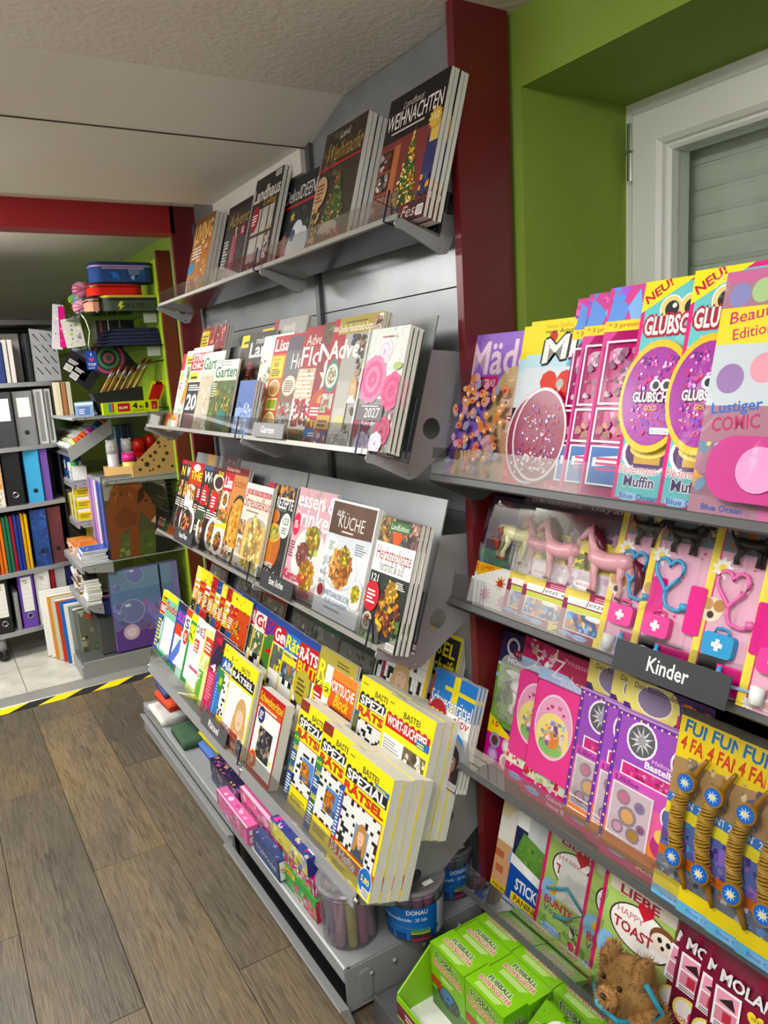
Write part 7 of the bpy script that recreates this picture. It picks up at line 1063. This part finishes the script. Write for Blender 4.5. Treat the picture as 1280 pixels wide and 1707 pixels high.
o = thing('green_carton', 'apple green carton standing up at the far end of the slanted tray', 'carton', tray_pt(4.6, .9), (0, R(-35), 0)); MB().box(-.05, 0, .02, .12, .2, .06, '5ab03a').build('carton', 'card', o); MB().box(.03, -.001, .03, .08, .0, .05, 'c8e8a0').build('label', 'card', o)
# ledges A and B: glue, paint and small cartons
for k, (y, w_, h_, c, nm) in enumerate(((4.08, .09, .065, 'f0efe8', 'white eraser box with yellow pieces'), (4.2, .06, .12, '24408c', 'navy and white box stack'), (4.3, .06, .13, '2c4a98', 'second navy and white box stack'), (4.55, .05, .15, 'e4e8e4', 'white carton with green print'), (4.63, .05, .14, 'd8e0e4', 'pale carton'), (4.71, .05, .15, '7ab0c0', 'teal carton'), (4.8, .05, .13, 'c8d0d4', 'grey carton'))):
    carton('small_carton', nm + ' on the ledge above the paint bottles', 'carton', .63, y, .9055, .70, y + w_, .9055 + h_, c, lambda a, c=c: a.blobs(0, 0, 1, 1, (c, 'f0f0f0', '24408c', '4a9a4a'), 10, (.1, .2)), None, lambda a, c=c: a.rect(0, .0, 1, .35, c).rect(0, .35, 1, .7, 'f0f0ee').rect(0, .7, 1, 1, c).lines(.1, .1, .8, .25, 2, 'e8e8f0'), group='small cartons on the ledge')
def gluebottle(label, y, c1, c2, h_=.13, z=.9055):
    o = thing('glue_bottle', label, 'bottle', (.66, y, z), group='glue bottles'); MB().lathe([(0, 0), (.022, 0), (.024, .01), (.024, h_ * .55), (.014, h_ * .72), (.018, h_ * .74), (.018, h_ * .95), (0, h_)], 14, c1).build('bottle_body', 'plastic', o, True); MB().lathe([(.0185, h_ * .74), (.019, h_ * .76), (.019, h_ * .98), (0, h_ * 1.01)], 12, c2).build('cap', 'plastic', o, True)
gluebottle('orange glue bottle on the ledge', 4.42, 'e89a1c', 'd86a3a', .15); gluebottle('green capped glue bottle on the ledge', 4.52, 'c8dcc8', '3ab05a', .1)
gluebottle('yellow glue bottle beside the white eraser box', 4.16, 'e8d82c', '3a9a5a', .09)
for k in range(8):
    for j in range(3):
        c = ('f0f0ec', 'f0d020', 'c82a2c', '2a50b0')[k // 2]; o = thing('paint_bottle', '%s paint pot, column %s, %s layer' % (('white', 'yellow', 'red', 'blue')[k // 2], ('one', 'two', 'three', 'four', 'five', 'six', 'seven', 'eight')[k], ('lowest', 'middle', 'top')[j]), 'paint', (.645, 4.42 + .062 * k, .6955 + .044 * j), (0, 0, 0), 'stacked paint pots'); MB().lathe([(0, 0), (.02, 0), (.022, .004), (.022, .024), (.024, .026), (.024, .038), (.022, .042), (0, .042)], 12, c).build('pot', 'plastic', o, True)
for k, (y, j) in enumerate(((4.07, 0), (4.07, 1), (4.07, 2), (4.17, 0), (4.17, 1), (4.27, 0), (4.27, 1), (4.35, 0))):
    carton('yellow_carton', 'small yellow and white chalk carton, place %s of the ledge stack' % ('one', 'two', 'three', 'four', 'five', 'six', 'seven', 'eight')[k], 'carton', .63, y, .6955 + .062 * j, .72, y + .085, .755 + .062 * j, 'e6d42c', lambda a: a.rect(0, 0, .4, 1, 'f0efe8').lines(.5, .2, .9, .8, 3, '6a5a1c'), None, lambda a: a.rect(0, .7, 1, 1, 'f0efe8').lines(.1, .2, .8, .6, 3, '6a5a1c').rect(.6, .4, .95, .5, 'c83a2c'), 'chalk cartons')
# exercise book stacks
def stack(nm, lb, n, x, y, z, w_, d_, t, cols, rz=0, group=None):
    for k in range(n):
        o = thing(nm, lb % ('lowest', 'second', 'third', 'fourth', 'fifth', 'sixth', 'seventh', 'eighth', 'ninth')[k], 'notebook', (x + rnd.uniform(-.008, .008), y + rnd.uniform(-.006, .006), z + k * (t + .0005)), (0, 0, R(rz + rnd.uniform(-3, 3))), group); MB().box(.001, .001, .0006, w_ - .001, d_ - .001, t - .0006).build('pages', 'pages', o); c = cols[k % len(cols)]
        MB().box(0, 0, t - .0006, w_, d_, t, c).box(0, 0, 0, w_, d_, .0006, c).build('cover', 'gloss', o)
        if k == n - 1: a = Art(w_ * .7, d_ * .7, cols[0], 3).blobs(0, 0, 1, 1, (cols[0], 'f0efe8', cols[-1]), 10); t_ = link('cover_print', a.mesh('gloss'), o); t_.matrix_local = Matrix(((1, 0, 0, w_ * .1), (0, 0, 1, d_ * .1), (0, -1, 0, t + .0002), (0, 0, 0, 1)))
for i, (y, cols) in enumerate(((3.70, ('2a50a0', 'f0f0ee')), (3.85, ('d8702c', 'f0f0ee')), (3.99, ('d88a3c', 'e8e8e4')))): stack('exercise_book', 'exercise book, %s in the ' + ('nearest', 'middle', 'farthest')[i] + ' stack on the folder shelf', 7, .562, y, .5485, .115, .13, .008, cols, -4, 'exercise books')
for i, (y, cols, t) in enumerate(((3.68, ('1c1c1e', 'e8e8e6', 'c8c8c8', 'e0e0de'), .013), (3.85, ('8a6a2c', 'e8e4dc', '5a2a2c'), .012), (4.0, ('5a2a30', 'e8e8e4', 'c8c0b8'), .012))): stack('writing_pad', 'writing pad, %s in the ' + ('nearest', 'middle', 'farthest')[i] + ' stack below the folders', 9, .560, y, .3555, .065, .13, t, cols, -4, 'writing pads')
# collecting folders standing on the shelf, the horse cover nearest
def folder(nm, lb, x, y, z, w_, t, h_, spine, cover=None, rz=0, lean=0, group=None, mt='gloss', cat='folder'):
    o = thing(nm, lb, cat, (x, y, z), (R(lean), 0, R(rz)), group); MB().box(0, 0, 0, w_, t, h_, spine).build('folder_body', 'card', o)
    if cover: link('cover', cover.mesh(mt), o, (0, -.0004, 0))
    return o
FC = (('f2e24a', 'bright yellow'), ('f0e04a', 'second bright yellow'), ('a8e0b0', 'mint green'), ('d8a0a8', 'dusky rose'), ('8a78c0', 'lavender'), ('c890d0', 'pink violet'), ('e8e4e8', 'pale white'), ('3a4aa0', 'royal blue'), ('5a6ab0', 'slate blue'))
for k, (c, lb) in enumerate(FC): folder('folder', lb + ' collecting folder, spine to the aisle, left of the horse folder', .69, 3.73 + .062 * (8 - k), .5490, .25, .045, .37, c, group='upright collecting folders')
a = Art(.29, .40, '2a241e', 321).rect(0, 0, 1, 1, '8f8d84').rect(0, 0, 1, .72, '4a4a34').rect(0, 0, 1, .3, '4c5a2c').blobs(0, .02, 1, .3, ('5a6a34', '45522a', '6a7440'), 14).ell(.7, .74, .3, '2a2620', .14).blobs(.5, .62, 1, .82, ('2c2a22', '38342a', '24221c'), 10).poly([(0, 0), (.12, .0), (.2, .3), (.34, .36), (.3, .0), (.46, 0), (.5, .42), (.56, .56), (.62, .48), (.74, .36), (.82, .38), (.8, .5), (.74, .68), (.6, .84), (.42, .93), (.2, .9), (.08, .76), (0, .6)], '7a4426').poly([(.06, .78), (.2, .92), (.44, .95), (.66, .84), (.58, .8), (.4, .86), (.22, .84)], '94582f').poly([(.1, .5), (.3, .64), (.5, .5), (.46, .4), (.3, .36), (.14, .4)], '6a3a20').poly([(.5, .62), (.56, .8), (.66, .86), (.64, .7)], '3a2418').poly([(.66, .84), (.72, .9), (.73, .78)], '2a1a12').ell(.66, .66, .02, '140e0a').poly([(.7, .4), (.8, .36), (.84, .42), (.78, .46)], 'c8a890').poly([(.72, 0), (1, 0), (1, .62), (.92, .7), (.84, .68), (.8, .5), (.76, .3)], '1e1c1e').ell(.88, .62, .09, '3a2c24').poly([(.8, .36), (.9, .3), (.95, .4), (.86, .44)], 'b88a70').blobs(.15, .7, .5, .92, ('a46434', '84502c', '6a3c22'), 16, (.03, .06))
folder('folder', 'dark collecting folder with a brown horse photograph on its cover', .69, 3.672, .5490, .30, .03, .40, '24201c', a)
a = Art(.30, .40, '7a70b0', 322).rect(0, .5, 1, 1, '6a86b0').rect(0, .75, 1, 1, '7a94b4').rect(0, 0, 1, .28, '6a4a9a').blobs(0, .2, .8, .6, ('8a78b8', '7a80b8', '9a7ab0'), 12, (.12, .2))
for x, y, r in ((.4, .92, .14), (.3, .48, .2), (.85, .5, .12), (.1, .8, .07), (.8, .28, .16), (.12, .45, .08)): a.ell(x, y, r, 'a8b4d0', None, 24).ell(x, y, r * .93, '7a82b4', None, 24).ell(x - r * .3, y + r * .4, r * .25, 'd0d8e8', r * .1)
a.ell(.25, .22, .13, 'd8b8d0').ell(.25, .22, .08, 'f0dcea').rect(.78, 0, .81, 1, '16161a')
folder('folder', 'violet folder with soap bubbles and a black elastic band', .665, 3.675, .0905, .33, .05, .40, '8a80b8', a)
for k, c in enumerate(('3a4a8a', 'c89ab8', '8a5a7a')): folder('folder', ('blue', 'pale pink', 'mauve')[k] + ' patterned folder, spine showing left of the bubble folder', .63, 3.735 + .06 * k, .0905, .3, .05, .26 if k > 5 else .25, c, group='patterned folders by the bubble folder')
# sketch pads leaning at the foot of the rack
PC = ('e8e8e2', 'f0efe8', 'd8944a', 'c8d0b0', 'c8482c', '2f6ab8', 'e8e8e0', '8a8f86', '6a7468', 'a8aca0')
for k in range(10):
    cov = None
    if k == 9: cov = Art(.27, .30, '5a5c4c', 330).blobs(0, 0, 1, 1, ('3a4a3a', '6a6a58', '8a8a70', '2a3440', 'b84a34', '4a6a3a', 'c8b89a'), 60)
    o = folder('sketch_pad', 'large sketch pad, %s of the leaning row at the rack foot' % ('farthest', 'second', 'third', 'fourth', 'fifth', 'sixth', 'seventh', 'eighth', 'ninth', 'nearest one')[k], .40 + .014 * k, 4.12 - .036 * k, .005, .27, .012, .34 - .006 * k, PC[k], cov, 0, -8, 'leaning sketch pads', cat='sketch pad')
    MB().box(.0, -.001, .335 - .006 * k, .27, .013, .342 - .006 * k, ('f4f4f0', PC[k])[k % 2]).build('pad_edge', 'card', o)
# black wire basket hooked to the far magazine rack
o = thing('wire_basket', 'empty black wire basket hanging below the cookery shelf end', 'basket', (.80, 2.99, .78)); mb = MB()
for k in range(4): mb.tube([(.0, .0, .03 + .05 * k), (.15, 0, .03 + .05 * k), (.17, .14, .03 + .05 * k), (.0, .14, .03 + .05 * k)], .002, 5, None, True)
for k in range(6): x = .03 * k; mb.tube([(x, 0, .2), (x, 0, .02), (x, .14, .02)], .0018, 5)
mb.build('wire_mesh', 'black', o)
# ================================================================== mobile ring binder rack
cr = thing('binder_rack', 'grey mobile binder rack with five bowed shelves on castors at the left edge', 'shelf rack'); CZs = (.15, .458, .797, 1.092, 1.41); CX0, CX1, CY = -.45, .605, 4.2
def bow_edge(x): return CY - .03 + .10 * ((x - .08) / .55) ** 2
for z in CZs + (1.715,):
    x1_ = CX1 + (.075 if z > 1.3 else 0); pts = [(CX0 + (x1_ - CX0) * k / 16, bow_edge(CX0 + (x1_ - CX0) * k / 16)) for k in range(17)]; sh_ = MB().prism(pts + [(x1_, CY + .35), (CX0, CY + .35)], z - .022, z, 2).build('shelf', 'darkmetal' if z > 1.6 else 'metal', cr)
MB().box(CX0, CY + .34, .1, CX1, CY + .35, 1.75).build('back_panel', 'black', cr)
for x in (CX0 - .01, CX1): MB().box(x, CY + .1, .1, x + .01, CY + .35, 1.385).build('side_panel', 'black', cr)
for x, y in ((.2, 4.22), (-.3, 4.22), (.5, 4.45)):
    c_ = MB().lathe([(0, .06), (.022, .06), (.022, .125), (0, .125)], 12).build('caster', 'metal', cr, True, (x, y, 0)); w_ = MB().lathe([(0, -.014), (.03, -.014), (.034, -.01), (.034, .01), (.03, .014), (0, .014)], 18).build('wheel', 'black', c_, True); w_.rotation_euler = (0, R(90), R(25)); w_.location = (0, -.0, .034)
    MB().tube([(0, 0, .12), (.0, .12, .13)], .012, 6).build('wheel_arm', 'black', c_)
def rbinder(lb, x, z, w_, h_, col, plate=True, hole=.2, ring=False, art=None, d_=.27, ph=.4, pw=.6, lines=False, group='ring binders', z2=0):
    y = bow_edge(x + w_ / 2) + .015; o = thing('ring_binder', lb, 'ring binder', (x, y, z + .0005), (0, 0, 0), group)
    MB().rbox(0, 0, 0, w_, d_, h_, .006, col, 2, 3).build('binder_body', 'card', o)
    if art: link('spine_print', art(Art(w_ - .008, h_ - .004, col, 6)).mesh('gloss'), o, (.004, -.0003, .002))
    if plate:
        pz = h_ * (.88 - ph) if not lines else h_ * (.92 - ph); a = Art(w_ * pw, h_ * ph, 'ecebe4', 4)
        if lines: a.lines(.2, .88, .8, .93, 1, '6a6a66').rect(.35, .82, .65, .84, '2a2a2a'); [a.rect(.05, .1 + .14 * q, .95, .105 + .14 * q, 'b8b8b0') for q in range(5)]
        link('spine_label', a.mesh('card'), o, (w_ * (1 - pw) / 2, -.0005, pz))
    if hole: rr = .0115; MB().prism([(w_ / 2 + p[0], h_ * hole + p[1]) for p in circ(0, 0, rr, 16)], -.0012, .002, 1).build('finger_hole', 'black', o)
    if ring: MB().tube([(w_ / 2 + p[0], -.001, h_ * hole + p[1]) for p in circ(0, 0, .013, 16)], .002, 6, None, True).build('metal_ring', 'chrome', o)
# lowest tier
B = CZs[0]
rbinder('teal binder at the left edge of the lowest tier', .135, B, .055, .29, '2a9a8a', False, 0); rbinder('black lever arch binder with a white label on the lowest tier', .192, B, .075, .285, '1a1a1c', True, .18, True, None, .27, .62, .62, True); rbinder('slim grey case between black and purple binders', .285, B, .022, .2, '8a8c8e', False, 0, d_=.2); rbinder('purple lever arch binder with a white label', .315, B, .075, .295, '6a4aa8', True, .22, True, None, .27, .62, .66, True); rbinder('white lever arch binder on the lowest tier', .396, B, .075, .295, 'e4e2da', True, .2, False, None, .27, .62, .66, True); rbinder('red slim binder next to the white one', .475, B, .022, .295, 'a81c2c', False, 0); rbinder('light grey binder on the lowest tier', .499, B, .055, .29, 'b8b8b4', False, 0); rbinder('dark blue binder at the right end of the lowest tier', .556, B, .03, .28, '242a6a', False, 0)
# second tier: flat files and two binders
for k, (c, lb) in enumerate((('c0261c', 'red flat file at the left'), ('c8301c', 'second red flat file'), ('b8241c', 'third red flat file'), ('d0381c', 'fourth red flat file'), ('e0701c', 'orange flat file'), ('e87a24', 'second orange flat file'), ('1f6a4a', 'green flat file'), ('24704c', 'second green flat file'), ('a82038', 'crimson flat file'), ('2a4098', 'blue flat file'), ('243a90', 'second blue flat file'), ('e0a81c', 'yellow flat file'), ('e8b424', 'second yellow flat file'))):
    o = thing('flat_file', lb + ' on the second tier', 'folder', (.18 + .0175 * k, bow_edge(.2 + .0175 * k) + .012 + .003 * (k % 3), CZs[1] + .0005), (0, 0, 0), 'coloured flat files'); MB().box(0, 0, 0, .010, .23, .29 + .004 * (k % 2), c).build('file_cover', 'card', o); MB().box(.010, .002, .002, .0135, .22, .285, c).build('file_cover', 'card', o)
rbinder('night sky blue binder with white stars', 0.420, CZs[1], .08, .30, '2a4a88', False, .26, False, lambda a: a.blobs(0, 0, 1, 1, ('2f5498', '24407c', '3a60a8', '2c3a7a'), 12, (.2, .4)).blobs(0, 0, 1, 1, ('c8d8f0', 'e8f0fa', '8aa8d8'), 40, (.01, .03))); rbinder('dusky brown binder with sparkles next to the sky binder', 0.503, CZs[1], .07, .30, '6a3a3e', False, .26, False, lambda a: a.blobs(0, 0, 1, 1, ('d8b0a8', '8a5a58'), 20, (.01, .03)))
# third tier
rbinder('photo binder with small puppies and kittens on its spine', 0.245, CZs[2], .075, .265, 'd8c8b0', False, .23, False, lambda a: a.rect(0, .66, 1, .98, 'a87850').blobs(.1, .68, .9, .96, ('5a3a28', 'c89a70', '3a2a20', 'e0c0a0'), 14, (.1, .2)).rect(0, .34, 1, .64, 'd8a870').blobs(.1, .36, .9, .62, ('e8c8a0', 'c88a54', 'f0d8b8', 'a86a3c'), 14, (.1, .2)).rect(0, .02, 1, .32, 'e0d8d0').blobs(.1, .04, .9, .3, ('f0ece8', '3a3028', '6a8a4a', 'c8b8a8'), 14, (.1, .2))); rbinder('glossy black binder on the third tier', 0.327, CZs[2], .085, .27, '17181a', False, .2, True); rbinder('sky blue binder on the third tier', 0.430, CZs[2], .075, .275, '4aa8d8', False, .22); rbinder('violet binder right of the sky blue one', 0.508, CZs[2], .04, .275, '7a5ab0', False, 0)
# fourth tier
rbinder('bright red binder at the left edge of the fourth tier', 0.245, CZs[3], .075, .275, 'd8321c', True, .22, False, None, .27, .35); rbinder('dark charcoal binder with a white label', 0.330, CZs[3], .085, .275, '3a3c40', True, 0, False, None, .27, .4, .62); rbinder('mid grey binder with a white label', 0.420, CZs[3], .095, .275, '7a7c7e', True, .24, False, None, .27, .35, .62); rbinder('white framed file box on the fourth tier', 0.520, CZs[3], .05, .28, 'c8cac8', False, 0, False, lambda a: a.rect(.25, .04, .75, .96, '8a8e8c')); rbinder('second white framed file box on the fourth tier', 0.572, CZs[3], .035, .28, 'c4c6c4', False, 0, False, lambda a: a.rect(.25, .04, .75, .96, '6a6e6c'))
# top tier: notebooks, frames, a slotted holder
for k, (c, w_, h_, lb) in enumerate((('f0efe8', .022, .2, 'white notebook'), ('e8a83c', .010, .19, 'orange notebook'), ('7ab0b8', .014, .19, 'teal notebook'), ('24346a', .032, .2, 'navy notebook'), ('c8c4bc', .02, .21, 'floral grey notebook'), ('d8c8c4', .022, .21, 'floral pink notebook'))):
    x = .315 + (0, .026, .04, .058, .094, .118)[k]; o = thing('notebook', lb + ' on the top tier of the binder rack', 'notebook', (x, bow_edge(x) + .012, CZs[4] + .0005), (0, 0, 0), 'notebooks on the top tier'); MB().rbox(0, 0, 0, w_, .15, h_, .003, c, 2, 2).build('cover', 'card', o); MB().box(.002, .004, h_ - .001, w_ - .002, .149, h_ + .0005).build('pages', 'pages', o)
rbinder('pale grey photo album in film behind the notebooks', 0.340, CZs[4], .17, .25, 'c4c4c0', False, 0, False, lambda a: a.rect(.1, .1, .9, .8, 'd8d8d4'), .05, group=None)
o = [q for q in bpy.data.objects if q.get('label', '').startswith('pale grey photo album')][0]; o.location.y += .17; o.name = 'photo_album'; o['category'] = 'album'
rbinder('black slim file beside the slotted holder', 0.515, CZs[4], .025, .24, '1c1c1f', False, 0)
hl = [circ(.025 + .04 * i + .014 * j, .05 + .055 * j, .006, 8) for i in range(1) for j in range(1)]
slots = []
for i in range(3):
    for j in range(4):
        cx, cz = .028 + .036 * i, .05 + .056 * j; slots.append([(cx - .014, cz + .018), (cx - .010, cz + .021), (cx + .016, cz - .016), (cx + .012, cz - .019)])
me = flat([[(0, 0), (.125, 0), (.125, .245), (0, .265)]] + slots, .003, 'slotted_wall'); me.materials.append(M['metal'])
o = thing('magazine_file', 'light grey slotted magazine file at the right end of the top tier', 'file holder', (.545, bow_edge(.55) + .02, CZs[4] + .0005), (0, 0, 0)); link('slotted_wall', me, o); MB().box(0, .003, 0, .125, .2, .004).box(0, .003, 0, .003, .2, .2).box(.122, .003, 0, .125, .2, .2).build('holder_body', 'metal', o); MB().box(.006, .02, .004, .119, .19, .2).build('inner_dark', 'black', o)
